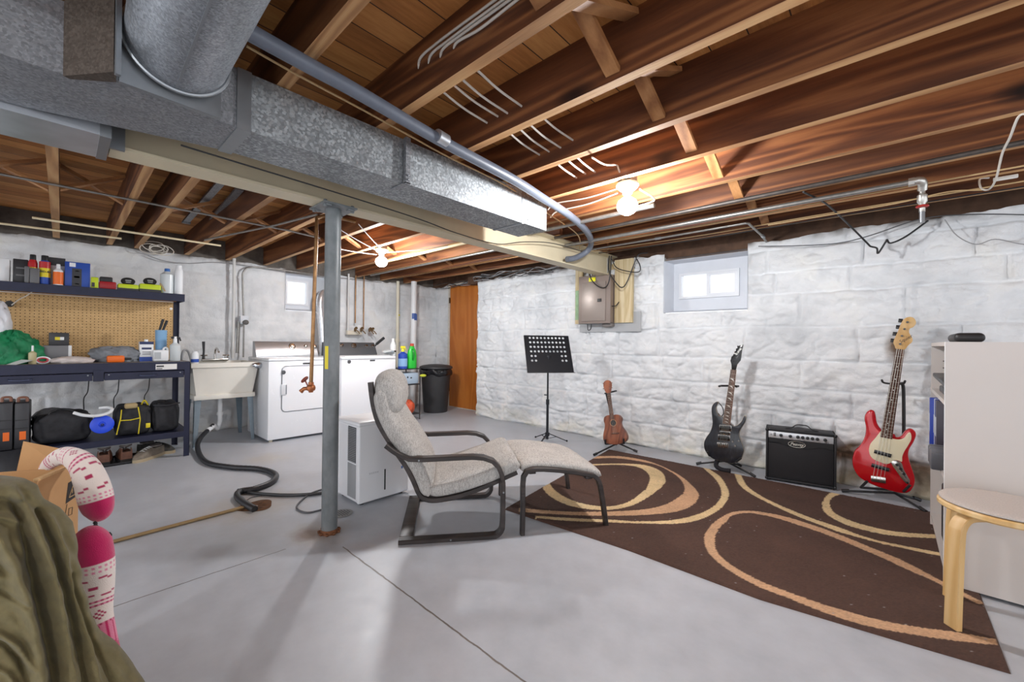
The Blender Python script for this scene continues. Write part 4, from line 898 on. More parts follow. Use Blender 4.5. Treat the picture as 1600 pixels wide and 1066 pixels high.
def cushion(mb, path, y0, y1, th, n=14, flare=None, puff=.012, end=.5, rx=4):
    """a padded strip that follows path [(s,z)]; th: thickness (or function of u); flare: (y0,y1) scaling over u"""
    P = spline(path, 6); N = len(P); L = [0]
    for i in range(1, N): L.append(L[-1] + math.dist(P[i], P[i - 1]))
    rings = []; K = 36
    for i in range(N):
        u = L[i] / L[-1]; a = P[max(0, i - 1)]; b = P[min(N - 1, i + 1)]
        tx, tz = b[0] - a[0], b[1] - a[1]; l = math.hypot(tx, tz); nx, nz = -tz / l, tx / l
        t = th(u) if callable(th) else th
        de = min(L[i], L[-1] - L[i]); e = min(1, de / (t * end)) if t else 1; sc = math.sqrt(max(0, 1 - (1 - e) ** 2)) * .92 + .08
        f0, f1 = flare(u) if flare else (y0, y1); cy = (f0 + f1) / 2; hw = (f1 - f0) / 2 * (.985 + .015 * sc)
        ring = []
        for k in range(K):
            q = 2 * PI * k / K; c, s = math.cos(q), math.sin(q)
            cx_ = math.copysign(abs(c) ** (2 / rx / 1.6), c); sz_ = math.copysign(abs(s) ** (2 / rx), s)
            pf = puff * (1 - abs(cx_) ** 3) * (1 if s > 0 else .2) * math.sin(PI * min(1, max(0, u))) * (1)
            off = sz_ * (t / 2 * sc) + (pf if s > 0 else -pf)
            ring.append(Vector((P[i][0] + nx * off, cy + cx_ * hw, P[i][1] + nz * off)))
        rings.append(ring)
    vs = [p for r in rings for p in r]; fs = []
    for i in range(N - 1):
        for k in range(K):
            k2 = (k + 1) % K; fs.append((i * K + k, i * K + k2, (i + 1) * K + k2, (i + 1) * K + k))
    fs.append(tuple(range(K))); fs.append(tuple((N - 1) * K + k for k in range(K))); mb.add(vs, fs)
ang = math.atan2(.78, .626)
ch = thing('armchair', 'reclined bentwood armchair with grey cushions and dark frame beside the grey column', 'armchair', (-1.875, 1.19, 0), ang)
outer = [(0, .012), (.25, .012), (.47, .012)] + [(.493 + .055 * math.sin(math.radians(a)), .067 - .055 * math.cos(math.radians(a))) for a in range(15, 90, 15)] + \
        [(.549, .10), (.549, .20), (.548, .30), (.540, .345), (.522, .385), (.490, .418), (.44, .437), (.38, .443), (.25, .441), (.12, .439), (.05, .444), (0, .466), (-.035, .49), (-.07, .518)]
inner = spline([(-.160, .842), (-.150, .76), (-.136, .69), (-.108, .61), (-.036, .49), (.030, .39), (.070, .31), (.095, .25), (.125, .215), (.19, .202), (.32, .222), (.46, .268), (.632, .338)], 4)
W_ = .645
for side, (a, b) in (('n', (0, .052)), ('f', (W_ - .052, W_))):
    mb = MB(); mb.sweep([(x, 0, z) for x, z in outer], rrect(a, b, .024), (0, 1, 0)); mb.build('arm_frame', M_BENT, ch, local=True)
for a, b in ((.056, .094), (W_ - .094, W_ - .056)):
    mb = MB(); mb.sweep([(x, 0, z) for x, z in inner], rrect(a, b, .026), (0, 1, 0)); mb.build('seat_frame', M_BENT, ch, local=True)
mb = MB(); mb.rbox((.035, W_ / 2, .013), (.07, W_ - .104, .022), .003); mb.build('floor_crossbar', M_BENT, ch, local=True)
for k, (x, z) in enumerate(((.30, .235), (-.115, .655), (-.02, .49), (.58, .325))):
    mb = MB(); mb.rbox((x, W_ / 2, z), (.035, W_ - .188, .018), .003); mb.build('cross_rail', M_BENT, ch, local=True)
for x, z, yy in ((.549, .25, 0), (.10, .437, 0), (.27, .012, 0)):
    mb = MB(); mb.lathe([(0, 0), (.005, 0), (.004, .002), (0, .0025)], (x if x < .5 else x - .0, yy - .0005, z), 10, ax=(0, -1, 0)); mb.build('bolt', M_CLEAT, ch, local=True)
seatp = [(.150, .262), (.22, .262), (.34, .285), (.48, .328), (.60, .375), (.645, .385)]
mb = MB(); cushion(mb, seatp, .03, W_ - .03, .085, puff=.022); mb.build('seat_cushion', M_GFAB, ch, local=True)
backp = [(.150, .235), (.128, .30), (.092, .38), (.035, .47), (-.03, .565), (-.075, .65), (-.098, .72), (-.11, .80)]
mb = MB(); cushion(mb, backp[::-1], .03, W_ - .03, lambda u: .088, puff=.022); bc = mb.build('back_cushion', M_GFAB, ch, local=True)
headp = [(-.098, .63), (-.106, .70), (-.110, .78), (-.118, .84)]
mb = MB()
def head(u, v):
    a = 2 * PI * u; b = PI * v
    # pillow wrapped over the top of the backrest
    y = W_ / 2 + (W_ / 2 - .045) * math.copysign(abs(math.cos(b)) ** .55, math.cos(b))
    r = math.sin(b) ** .42
    x = -.092 + .075 * r * math.copysign(abs(math.cos(a)) ** .8, math.cos(a)); z = .765 + .125 * r * math.copysign(abs(math.sin(a)) ** .8, math.sin(a))
    return (x + .02 * (z - .765) / -.12 + .018 * math.sin((z - .64) * 9), y, z)
mb.grid(head, 36, 26, close_u=True); mb.build('head_cushion', M_GFAB, ch, local=True)
# ================= OTTOMAN =================
ang2 = math.atan2(.825, .565)
ot = thing('footstool', 'grey cushioned bentwood footstool standing partly on the rug in front of the armchair', 'footstool', (-1.477, 1.719, 0), ang2)
op = [(.0, 0), (.002, .15), (.0, .27), (.004, .32), (.022, .348), (.06, .358), (.117, .356), (.21, .344), (.30, .328), (.37, .313), (.42, .300), (.448, .278), (.462, .24), (.478, .16), (.492, .07), (.502, .0)]
OW = .64
for a, b in ((0, .034), (OW - .034, OW)):
    mb = MB(); mb.sweep([(x, 0, max(z, .001) ) for x, z in op], rrect(a, b, .024), (0, 1, 0)); mb.build('leg_frame', M_BENT, ot, local=True)
for x, z in ((.06, .335), (.40, .285)):
    mb = MB(); mb.rbox((x, OW / 2, z), (.04, OW - .06, .018), .003); mb.build('cross_rail', M_BENT, ot, local=True)
mb = MB(); cushion(mb, [(-.006, .352), (.06, .366), (.16, .362), (.30, .341), (.41, .318), (.482, .288)], .037, OW - .037, .058, puff=.006); mb.build('seat_cushion', M_GFAB, ot, local=True)

# ================= MUSIC STAND =================
M_STAND = plain('black_powder_coat', (34, 36, 42), .42, .3)
B = Vector((-2.705, 3.53, 0))
ms = thing('music_stand', 'black music stand with perforated desk standing near the stone wall', 'music stand', tuple(B))
mb = MB(); mb.cyl(B + Vector((0, 0, .03)), B + Vector((0, 0, .45)), .0135); mb.build('lower_tube', M_STAND, ms)
mb = MB(); mb.cyl(B + Vector((0, 0, .43)), B + Vector((0, 0, .84)), .0095); mb.build('upper_tube', M_STAND, ms)
mb = MB(); mb.cyl(B + Vector((0, 0, .40)), B + Vector((0, 0, .455)), .018); mb.tube([B + Vector((-.01, 0, .50)), B + Vector((-.045, .0, .50))], .006, 8); mb.build('height_clamp', M_STAND, ms)
mb = MB(); mb.cyl(B + Vector((0, 0, .065)), B + Vector((0, 0, .10)), .024); mb.build('leg_hub', M_STAND, ms)
for k in range(3):
    a = math.radians(-75 + 120 * k); u = Vector((math.cos(a), math.sin(a), 0)); mb = MB()
    mb.bar(B + u * .02 + Vector((0, 0, .088)), B + u * .21 + Vector((0, 0, .010)), .014, .008); mb.bar(B + u * .012 + Vector((0, 0, .038)), B + u * .10 + Vector((0, 0, .055)), .010, .004)
    l = mb.build('leg', M_STAND, ms); mb = MB(); mb.ball(B + u * .212 + Vector((0, 0, .011)), .0105, 10, 8); mb.build('rubber_foot', M_CABB, l)
lat = Vector((.6, .8, 0)); nrm = Vector((.8, -.6, 0)); upv = (Vector((0, 0, .385)) - nrm * .20); HL = upv.length; upv.normalize(); dn = lat.cross(upv)
cD = B + Vector((0.0, 0.0, .945)) + nrm * .015
def desk_plate():
    mb = MB(); Wd, Hd = .50, HL; nx, nz = 12, 8; cw, chh = Wd / nx, Hd / nz
    holes = {(i, j) for i in range(1, 11) for j in range(4, 8)} | {(i, j) for i in (1, 2, 9, 10) for j in (2, 3)}
    r = .0125
    def P(x, z, t): return cD + lat * (x - Wd / 2) + upv * (z - Hd / 2) + dn * t
    for i in range(nx):
        for j in range(nz):
            x0, z0 = i * cw, j * chh; x1, z1 = x0 + cw, z0 + chh
            if (i, j) not in holes:
                for t in (0, .0016): mb.add([P(x0, z0, t), P(x1, z0, t), P(x1, z1, t), P(x0, z1, t)], [(0, 1, 2, 3)])
                continue
            cx_, cz_ = (x0 + x1) / 2, (z0 + z1) / 2; N = 16; sq = []
            for k in range(N):
                a = 2 * PI * (k + .5) / N - 0; c, s = math.cos(a), math.sin(a); m = max(abs(c) / (cw / 2), abs(s) / (chh / 2)); sq.append((cx_ + c / m, cz_ + s / m))
            for t in (0, .0016):
                vs = [P(x, z, t) for x, z in sq] + [P(cx_ + r * math.cos(2 * PI * (k + .5) / N), cz_ + r * math.sin(2 * PI * (k + .5) / N), t) for k in range(N)]
                mb.add(vs, [(k, (k + 1) % N, (k + 1) % N + N, k + N) for k in range(N)])
                cs = [(x0, z0), (x1, z0), (x1, z1), (x0, z1)]
                for q in range(4):   # corner triangles
                    cx2, cz2 = cs[q]; near = sorted(range(N), key=lambda k: math.dist(sq[k], cs[q]))[:2]
                    mb.add([P(cx2, cz2, t), P(*sq[near[0]], t), P(*sq[near[1]], t)], [(0, 1, 2)])
            vs = [P(cx_ + r * math.cos(2 * PI * (k + .5) / N), cz_ + r * math.sin(2 * PI * (k + .5) / N), t) for t in (0, .0016) for k in range(N)]
            mb.add(vs, [(k, (k + 1) % N, (k + 1) % N + N, k + N) for k in range(N)])
    return mb
dk = desk_plate().build('desk_plate', M_STAND, ms, fix=False)
mb = MB(); h = HL / 2
for s in (-1, 1): mb.bar(cD + lat * s * .25 - upv * h - dn * .002, cD + lat * s * .25 + upv * h - dn * .002, .004, .012, up=dn)
mb.bar(cD - lat * .25 + upv * h, cD + lat * .25 + upv * h, .004, .012, up=dn)
mb.bar(cD - lat * .255 - upv * h + dn * .016, cD + lat * .255 - upv * h + dn * .016, .034, .004, up=upv) if False else mb.bar(cD - lat * .255 - upv * h - nrm * -.02, cD + lat * .255 - upv * h - nrm * -.02, .045, .004)
mb.build('desk_rim', M_STAND, ms)
mb = MB(); mb.rbox(cD - dn * (-.0) - nrm * .02 - upv * .05, (.05, .05, .05), .006); mb.build('tilt_head', M_STAND, ms)

# ================= STOOL =================
M_BIRCH = wood('birch_veneer', (206, 164, 104), (220, 182, 124), (230, 198, 146), 2, .42, 5, 70, .05, rnd=False, stretch=.1)
M_FELT = mat('pale_grey_felt', (192, 184, 178), .9, var=.1, sc=200, bump=.3)
sc_ = Vector((.325, 2.395, RZ)); SR = .182
stl = thing('round_stool', 'round birch bentwood stool with grey felt pad on the right corner of the rug', 'stool', tuple(sc_))
mb = MB(); mb.lathe([(0, .425), (SR - .006, .425), (SR, .431), (SR, .443), (SR - .006, .449), (0, .449)], sc_, 64); mb.build('seat', M_BIRCH, stl)
mb = MB(); mb.lathe([(0, .450), (SR - .012, .450), (SR - .005, .4535), (SR - .005, .459), (SR - .010, .463), (SR - .03, .465), (0, .466)], sc_, 64); mb.build('felt_pad', M_FELT, stl)
for k in range(4):
    a = math.radians(222 + 90 * k); u = Vector((math.cos(a), math.sin(a), 0)); v = Vector((-math.sin(a), math.cos(a), 0)); mb = MB()
    pth = [sc_ + u * (.195 - .005 * (1 - t)) + Vector((0, 0, t * .34)) for t in (0, .5, 1)]
    pth = [sc_ + u * .196 + Vector((0, 0, 0)), sc_ + u * .190 + Vector((0, 0, .2)), sc_ + u * .184 + Vector((0, 0, .34)), sc_ + u * .178 + Vector((0, 0, .375)), sc_ + u * .162 + Vector((0, 0, .400)), sc_ + u * .135 + Vector((0, 0, .412)), sc_ + u * .06 + Vector((0, 0, .413))]
    mb.sweep(spline([tuple(p) for p in pth], 4), rrect(-.025, .025, .022, .003), v); mb.build('leg', M_BIRCH, stl)

# ================= BOOKCASE =================
M_WLAM = mat('white_laminate', (204, 197, 192), .42, var=.015, sc=4)
M_WEDGE = plain('white_laminate_edge', (238, 238, 238), .4)
bx0, bx1, by0, by1, bh = .182, .56, 2.652, 3.50, 1.085
bz = RZ + .001
bk = thing('bookcase', 'low white bookcase seen from its side, standing on the right end of the rug', 'bookcase', (bx0 + .19, (by0 + by1) / 2, bz))
def panel(name, a, m=M_WLAM): mb = MB(); mb.box(*a); return mb.build(name, m, bk)
panel('side_panel', (bx0, bx1, by0, by0 + .019, bz, bh)); panel('side_panel', (bx0, bx1, by1 - .019, by1, bz, bh))
panel('top_panel', (bx0, bx1, by0 + .019, by1 - .019, bh - .019, bh)); panel('back_panel', (bx1 - .004, bx1 + .002, by0, by1, bz, bh - .001))
zs = pl(1462, 616, 0, bx0).z
for z in (zs, .47, bz + .06): panel('shelf', (bx0 + .002, bx1 - .005, by0 + .019, by1 - .019, z - .012, z + .008))
panel('plinth', (bx0 + .01, bx0 + .026, by0 + .019, by1 - .019, bz, bz + .05))
mb = MB(); mb.box(bx0 - .0015, bx0, by0, by0 + .019, bz, bh); mb.build('front_edge', M_WEDGE, bk)
mb = MB()
for z in (.86, .90, .94, .98): mb.cyl((bx0 + .05, by1 - .0195, z), (bx0 + .05, by1 - .0185, z), .0035, seg=8)
mb.build('pin_holes', plain('pin_hole_dark', (60, 56, 54), .8), bk)
# things in and on the bookcase (open side faces -X)
M_BLK = plain('matte_black', (36, 36, 38), .5); M_BLKG = plain('glossy_black', (24, 24, 26), .25)
def simple(name, label, cat, mb, m, group=None): return tag(mb.build(name, m), label, cat, group)
mb = MB(); mb.rbox((bx0 + .09, 2.98, bh + .022), (.10, .30, .044), .02, 4); simple('black_pouch', 'flat black soft case lying on top of the white bookcase', 'case', mb, M_BLK)
mb = MB(); mb.rbox((bx0 + .13, 3.10, zs + .008 + .018), (.22, .32, .034), .006); g1 = simple('audio_device', 'flat dark electronic device on the upper shelf of the white bookcase', 'device', mb, plain('device_grey', (62, 64, 68), .4))
mb = MB(); Rm = Matrix.Rotation(math.radians(9), 3, 'X') @ Matrix.Rotation(math.radians(6), 3, 'Z'); mb.rbox((bx0 + .10, 3.09, zs + .075), (.18, .34, .022), .006, R=Rm); simple('black_folder', 'thin black folder resting aslant on the electronic device in the bookcase', 'folder', mb, M_BLKG)
mb = MB(); mb.rbox((bx0 + .07, 2.80, zs + .020), (.10, .14, .026), .008); simple('small_black_box', 'small dark box at the near end of the upper bookcase shelf', 'box', mb, M_BLK)
for k, (y, w, c, l) in enumerate(((3.30, .045, (30, 60, 160), 'bright blue binder at the far end of the bookcase, partly sticking out'), (3.245, .030, (206, 216, 226), 'white ring binder between the two blue binders in the bookcase'), (3.20, .040, (44, 56, 120), 'dark blue binder beside the white one in the bookcase'), (3.13, .055, (66, 62, 74), 'dark grey binder nearest the viewer in the bookcase'))):
    mb = MB(); mb.rbox((bx0 + .125 - (.015 if k == 0 else .0), y, .478 + .15), (.25, w, .30), .004)
    o = thing('ring_binder', l, 'binder', (bx0 + .1, y, .478)); mb.build('cover', plain('binder_%d' % k, c, .4), o)
    mb = MB(); mb.rbox((bx0 - .0005 - (.015 if k == 0 else 0), y, .64), (.003, w * .7, .10), .001); mb.build('spine_label', plain('spine_pale', (190, 196, 206), .5), o)
mb = MB(); 
for k in range(3): mb.rbox((bx0 + .01, 2.98 - .07 * k, .478 + .045), (.09, .06, .09), .008, R=Matrix.Rotation(.25 * (k - 1), 3, 'X'))
simple('grey_tray_box', 'grey plastic boxes standing at the front of the middle bookcase shelf', 'box', mb, plain('tray_grey', (96, 98, 104), .45))
mb = MB(); mb.rbox((bx0 + .10, 3.0, .22), (.16, .20, .28), .01); simple('dark_bag', 'dark bag on the lowest shelf of the white bookcase', 'bag', mb, M_BLK)

# ================= AMPLIFIER =================
M_TOLEX = mat('black_tolex', (30, 30, 33), .55, var=.2, sc=400, bump=.4, bsc=700)
M_GRILLE = mat('black_grille_cloth', (22, 20, 24), .7, var=.5, sc=900, bump=.3)
aw = math.atan2(3.835 - 3.76, -.283 + .718); AW, AH, AD = .442, .405, .205
am = thing('guitar_amplifier', 'black combo guitar amplifier with silver control strip standing at the far rug edge', 'amplifier', (-.718, 3.765, 0), aw)
mb = MB()
z0, z1, t_ = .012, AH, .014
mb.rbox((AW / 2, AD / 2 + .0, z0 + t_ / 2), (AW, AD, t_), .005); mb.rbox((AW / 2, AD / 2 + .015, z1 - t_ / 2), (AW, AD - .03, t_), .005)
for x in (t_ / 2, AW - t_ / 2): mb.rbox((x, AD / 2, (z0 + z1) / 2), (t_, AD, z1 - z0), .005)
mb.rbox((AW / 2, AD - .008, (z0 + z1) / 2), (AW - .01, .014, z1 - z0 - .01), .003)
mb.box(.012, AW - .012, .022, .04, z0 + .01, z1 - .012)
cab = mb.build('cabinet', M_TOLEX, am, local=True)
mb = MB(); mb.rbox((AW / 2, .016, .162), (AW - .03, .012, .272), .004); mb.build('grille', M_GRILLE, am, local=True)
mb = MB()
op_ = [(.02, .338), (AW - .02, .338), (AW - .02, .287)] + spline([(AW - .02, .287), (AW - .08, .300), (AW / 2 + .06, .282), (AW / 2, .276), (AW / 2 - .06, .282), (.08, .303), (.02, .303)], 5)[1:]
mb.prism(op_, .006, .012); mb.build('lower_fascia', M_BLKG, am, local=True)
mb = MB(); mb.rbox((AW / 2, .011, .362), (AW - .034, .010, .050), .002); cp = mb.build('control_panel', plain('brushed_silver', (206, 208, 212), .35, .5), am, local=True)
for k, x in enumerate((.10, .16, .208, .238, .268, .298, .328, .375)):
    mb = MB(); mb.lathe([(0, 0), (.0125, 0), (.011, .010), (.009, .016), (0, .016)], (x, .006, .362), 14, ax=(0, -1, 0)); mb.build('knob', M_BLKG, am, local=True)
for x in (.055, .063): mb = MB(); mb.rbox((x, .0055, .365), (.005, .002, .030), .0005); mb.build('indicator_strip', M_BLK, am, local=True)
mb = MB(); mb.lathe([(0, 0), (.006, 0), (.006, .003), (0, .003)], (.035, .006, .362), 12, ax=(0, -1, 0)); mb.build('input_jack', M_CLEAT, am, local=True)
Mt = world_of(am)
def amp_text(body, size, m, n, x, z, y=-.0008, **kw): return text_mesh(body, size, m, n, am, Mt @ frame((x, y + .006, z), (1, 0, 0), (0, 0, 1)), **kw)
mb = MB(); e = [(AW / 2 - .02 + .054 * math.cos(a), .305 + .023 * math.sin(a)) for a in [2 * PI * k / 40 for k in range(40)]]
mb.tube([(x, .005, z) for x, z in e], .0018, 6, closed=True); mb.build('badge_ring', plain('badge_silver', (210, 206, 196), .3, .7), am, local=True)
amp_text('Peavey', .030, MATS['badge_silver'], 'badge_lettering', AW / 2 - .02, .305, y=-.0015, shear=.35, bold=.0006)
amp_text('VIP 1', .012, M_BLK, 'model_lettering', .385, .343, y=-.001, bold=.0004)
mb = MB(); hp = spline([(.13, AH + .003), (.17, AH + .010), (.20, AH + .034), (.235, AH + .037), (.27, AH + .034), (.30, AH + .010), (.34, AH + .003)], 5)
mb.sweep([(x, .10, z) for x, z in hp], rrect(-.011, .011, .006, .002), (0, 1, 0))
mb.build('handle', M_BLK, am, local=True)
for x in (.02, AW - .02):
    for y in (.02, AD - .02): mb = MB(); mb.cyl((x, y, 0), (x, y, .014), .012, seg=12); mb.build('foot', M_CABB, am, local=True)
for x in (.006, AW - .006):
    for z in (.018, AH - .006):
        mb = MB(); mb.rbox((x, .006, z), (.02, .02, .02), .006); mb.build('corner_cap', M_BLKG, am, local=True)
# ================= GUITARS =================
class GF:
    """plane of an instrument: pixels of its face are laid on it; local x right, z up the neck, -y to the viewer"""
    def __init__(s, O, up, right):
        s.O = Vector(O); s.u = Vector(up).normalized(); r = Vector(right); s.r = (r - s.u * r.dot(s.u)).normalized(); s.n = s.r.cross(s.u)
        # s.n should point away from viewer: local y = into the instrument
        s.y = -s.n if s.n.dot(Vector((0, 1, 0))) < 0 else s.n
        s.M = Matrix((s.r, s.y, s.u)).transposed().to_4x4(); s.M.translation = s.O
    def px(s, x, y):
        d = Vector(tuple(ray(x, y))); C = Vector((0, 0, CAM_H)); t = (s.O - C).dot(s.y) / d.dot(s.y); P = C + d * t - s.O
        return (P.dot(s.r), P.dot(s.u))
    def tr(s, ox, oy, sc, pts): return [s.px(ox + a / sc, oy + b / sc) for a, b in pts]
def rounded_prism(out, t0, t1, r, M, m=0, mb=None):
    """outline (x,z) with softened front and back rims"""
    mb = mb or MB(); n = len(out); P = [Vector((x, 0, z)) for x, z in out]
    area = sum(P[i].x * P[(i + 1) % n].z - P[(i + 1) % n].x * P[i].z for i in range(n)); sg = 1 if area > 0 else -1
    N = []
    for i in range(n):
        d = (P[(i + 1) % n] - P[i - 1]); d = Vector((d.z, 0, -d.x)) * sg
        N.append(d.normalized() if d.length else Vector((0, 0, 0)))
    rings = [(t0, r), (t0 + r * .3, r * .3), (t0 + r, 0), (t1 - r, 0), (t1 - r * .3, r * .3), (t1, r)]
    vs = []
    for t, ins in rings: vs += [M @ (P[i] - N[i] * ins + Vector((0, t, 0))) for i in range(n)]
    T_ = tess([(x, z, 0) for x, z in out]); o5 = len(vs) - n
    fs = [t for t in T_] + [tuple(i + o5 for i in t)[::-1] for t in T_]
    for k in range(len(rings) - 1):
        for i in range(n):
            j = (i + 1) % n; fs.append((k * n + i, (k + 1) * n + i, (k + 1) * n + j, k * n + j))
    return mb.add(vs, fs, m)
def lerp2(a, b, t): return (a[0] + (b[0] - a[0]) * t, a[1] + (b[1] - a[1]) * t)
def strings(gf, nut, bridge, n, wn, wb, parent, y0, y1, r=.0006):
    ax = (Vector((nut[0], 0, nut[1])) - Vector((bridge[0], 0, bridge[1]))).normalized(); sd = Vector((ax.z, 0, -ax.x))
    for i in range(n):
        k = (i / (n - 1) - .5)
        a = Vector((nut[0], y0, nut[1])) + sd * k * wn; b = Vector((bridge[0], y1, bridge[1])) + sd * k * wb
        mb = MB(); mb.cyl(gf.M @ a, gf.M @ b, r * (1.6 - i * .8 / n), seg=5); mb.build('string', M_STRING, parent)
def quad_bar(gf, a, b, wa, wb, t0, t1, name, m, parent):
    ax = Vector((b[0] - a[0], 0, b[1] - a[1])).normalized(); sd = Vector((ax.z, 0, -ax.x)); A = Vector((a[0], 0, a[1])); Bv = Vector((b[0], 0, b[1]))
    q = [A - sd * wa / 2, A + sd * wa / 2, Bv + sd * wb / 2, Bv - sd * wb / 2]
    mb = MB(); rounded_prism([(p.x, p.z) for p in q], t0, t1, .0015, gf.M, mb=mb); return mb.build(name, m, parent)
def plate(gf, out, t0, t1, name, m, parent, r=.0008): 
    mb = MB(); rounded_prism(out, t0, t1, r, gf.M, mb=mb); return mb.build(name, m, parent)
M_STRING = plain('steel_string', (190, 186, 176), .3, .9)
M_CHROME = plain('chrome', (196, 194, 190), .18, 1.0)
M_ROSE = wood('rosewood', (70, 44, 34), (92, 60, 46), (112, 76, 58), 2, .5, 6, 90, .08, rnd=False)
M_MAPLE = wood('maple_neck', (206, 160, 96), (222, 180, 118), (232, 196, 140), 2, .35, 5, 60, .04, rnd=False, stretch=.15)
M_FRET = plain('fret_wire', (206, 200, 186), .3, .8)
# ---- red bass
gb = GF((-.012, 3.80, .07), (.085, .055, 1.0), (1, .05, 0))
ZB = lambda p: gb.tr(1300, 480, 3.553, p)
bass = thing('bass_guitar', 'red electric bass guitar with cream pickguard and maple headstock leaning on its stand', 'bass guitar', (-.012, 3.80, .06))
M_RED = plain('candy_red', (188, 8, 22), .18, .15, coat=.6)
bo_ = spline(ZB([(268, 672), (250, 640), (243, 600), (234, 577), (212, 571), (190, 588), (180, 620), (188, 670), (182, 720), (158, 765), (126, 800), (113, 850), (122, 900), (155, 948), (220, 985), (300, 1013), (375, 1033), (425, 1030), (455, 995), (460, 945), (440, 885), (425, 830), (430, 790), (453, 752), (468, 712), (458, 686), (432, 675), (406, 690), (385, 716), (358, 722), (345, 705), (300, 700)]), 4, closed=True)
mb = MB(); rounded_prism(bo_, 0, .043, .008, gb.M, mb=mb); mb.build('body', M_RED, bass)
pg = spline(ZB([(272, 690), (262, 700), (240, 728), (213, 760), (205, 800), (222, 838), (265, 860), (300, 871), (322, 866), (345, 850), (372, 853), (388, 858), (390, 830), (402, 800), (422, 768), (440, 732), (436, 698), (420, 700), (398, 728), (365, 735), (330, 728), (300, 710)]), 3, closed=True)
plate(gb, pg, -.0025, .001, 'pickguard', plain('cream_pickguard', (232, 222, 190), .35), bass)
cp_ = spline(ZB([(328, 866), (345, 852), (372, 856), (388, 868), (398, 900), (420, 940), (432, 962), (428, 980), (410, 978), (385, 950), (360, 915)]), 3, closed=True)
plate(gb, cp_, -.0032, .001, 'control_plate', M_CHROME, bass)
nut = ZB([(379, 234)])[0]; heel = ZB([(300, 727)])[0]; bridge = ZB([(256, 955)])[0]
ax_b = Vector((nut[0] - heel[0], 0, nut[1] - heel[1])).normalized()
quad_bar(gb, heel, nut, .062, .042, -.006, .001, 'fingerboard', M_ROSE, bass)
quad_bar(gb, lerp2(heel, nut, .0), nut, .056, .038, .001, .020, 'neck', M_MAPLE, bass)
hs = spline(ZB([(359, 234), (348, 215), (341, 195), (352, 165), (368, 130), (383, 92), (400, 66), (430, 54), (456, 62), (467, 88), (452, 110), (432, 120), (428, 142), (444, 168), (446, 192), (424, 212), (402, 236)]), 4, closed=True)
plate(gb, hs, -.001, .013, 'headstock', M_MAPLE, bass, .002)
for k, (t, e) in enumerate((((378, 205), (338, 185)), ((388, 160), (350, 148)), ((402, 122), (368, 110)), ((418, 84), (382, 74)))):
    (cx_, cz_), (kx, kz) = ZB([t, e]); mb = MB(); mb.lathe([(0, 0), (.007, 0), (.006, .012), (0, .012)], gb.M @ Vector((cx_, -.001, cz_)), 12, ax=-gb.y)
    mb.cyl(gb.M @ Vector((cx_, .012, cz_)), gb.M @ Vector((kx, .012, kz)), .0035, seg=8)
    mb.rbox((0, 0, 0), (.024, .006, .026), .003, M=gb.M @ Matrix.Translation((kx, .012, kz))); mb.build('tuning_peg', M_BLKG, bass)
Lsc = math.dist(nut, bridge)
for k in range(1, 21):
    p = nut; dlt = Lsc * (1 - 2 ** (-k / 12)); q = (nut[0] + (bridge[0] - nut[0]) * dlt / Lsc, nut[1] + (bridge[1] - nut[1]) * dlt / Lsc)
    w = .042 + (.062 - .042) * dlt / math.dist(nut, heel); sd = Vector((ax_b.z, 0, -ax_b.x)); c = Vector((q[0], -.0065, q[1]))
    if dlt > math.dist(nut, heel): break
    mb = MB(); mb.cyl(gb.M @ (c - sd * w / 2), gb.M @ (c + sd * w / 2), .001, seg=6); mb.build('fret', M_FRET, bass)
mb = MB()
for k in (3, 5, 7, 9, 12, 15, 17, 19):
    dlt = Lsc * (1 - (2 ** (-k / 12) + 2 ** (-(k - 1) / 12)) / 2); q = (nut[0] + (bridge[0] - nut[0]) * dlt / Lsc, nut[1] + (bridge[1] - nut[1]) * dlt / Lsc)
    if dlt > math.dist(nut, heel) - .01: continue
    mb.lathe([(0, 0), (.0035, 0), (.0035, .0004), (0, .0004)], gb.M @ Vector((q[0], -.0061, q[1])), 10, ax=-gb.y)
o = mb.build('position_dots', M_PORC, bass); o['kind'] = 'stuff'
for a, b in (((234, 800), (328, 826)), ((219, 876), (318, 904))):
    A, Bq = ZB([a, b]); quad_bar(gb, A, Bq, .024, .024, -.011, .0, 'pickup', M_BLKG, bass)
A, Bq = ZB([(216, 950), (298, 962)]); quad_bar(gb, A, Bq, .040, .040, -.008, .0, 'bridge', M_CHROME, bass)
for p in ((360, 875), (380, 898), (398, 925)):
    (x, z), = ZB([p]); mb = MB(); mb.lathe([(0, 0), (.0095, 0), (.008, .014), (0, .014)], gb.M @ Vector((x, -.003, z)), 14, ax=-gb.y); mb.build('control_knob', M_BLKG, bass)
strings(gb, nut, bridge, 4, .032, .056, bass, -.009, -.013, .0009)
hx = ZB([(408, 178)])[0]; text_mesh('Squier', .030, plain('script_black', (40, 30, 24), .5), 'headstock_script', bass, gb.M @ frame((hx[0], -.0014, hx[1]), (.75, 0, .66), (-.66, 0, .75)), shear=.3, ext=.0002)
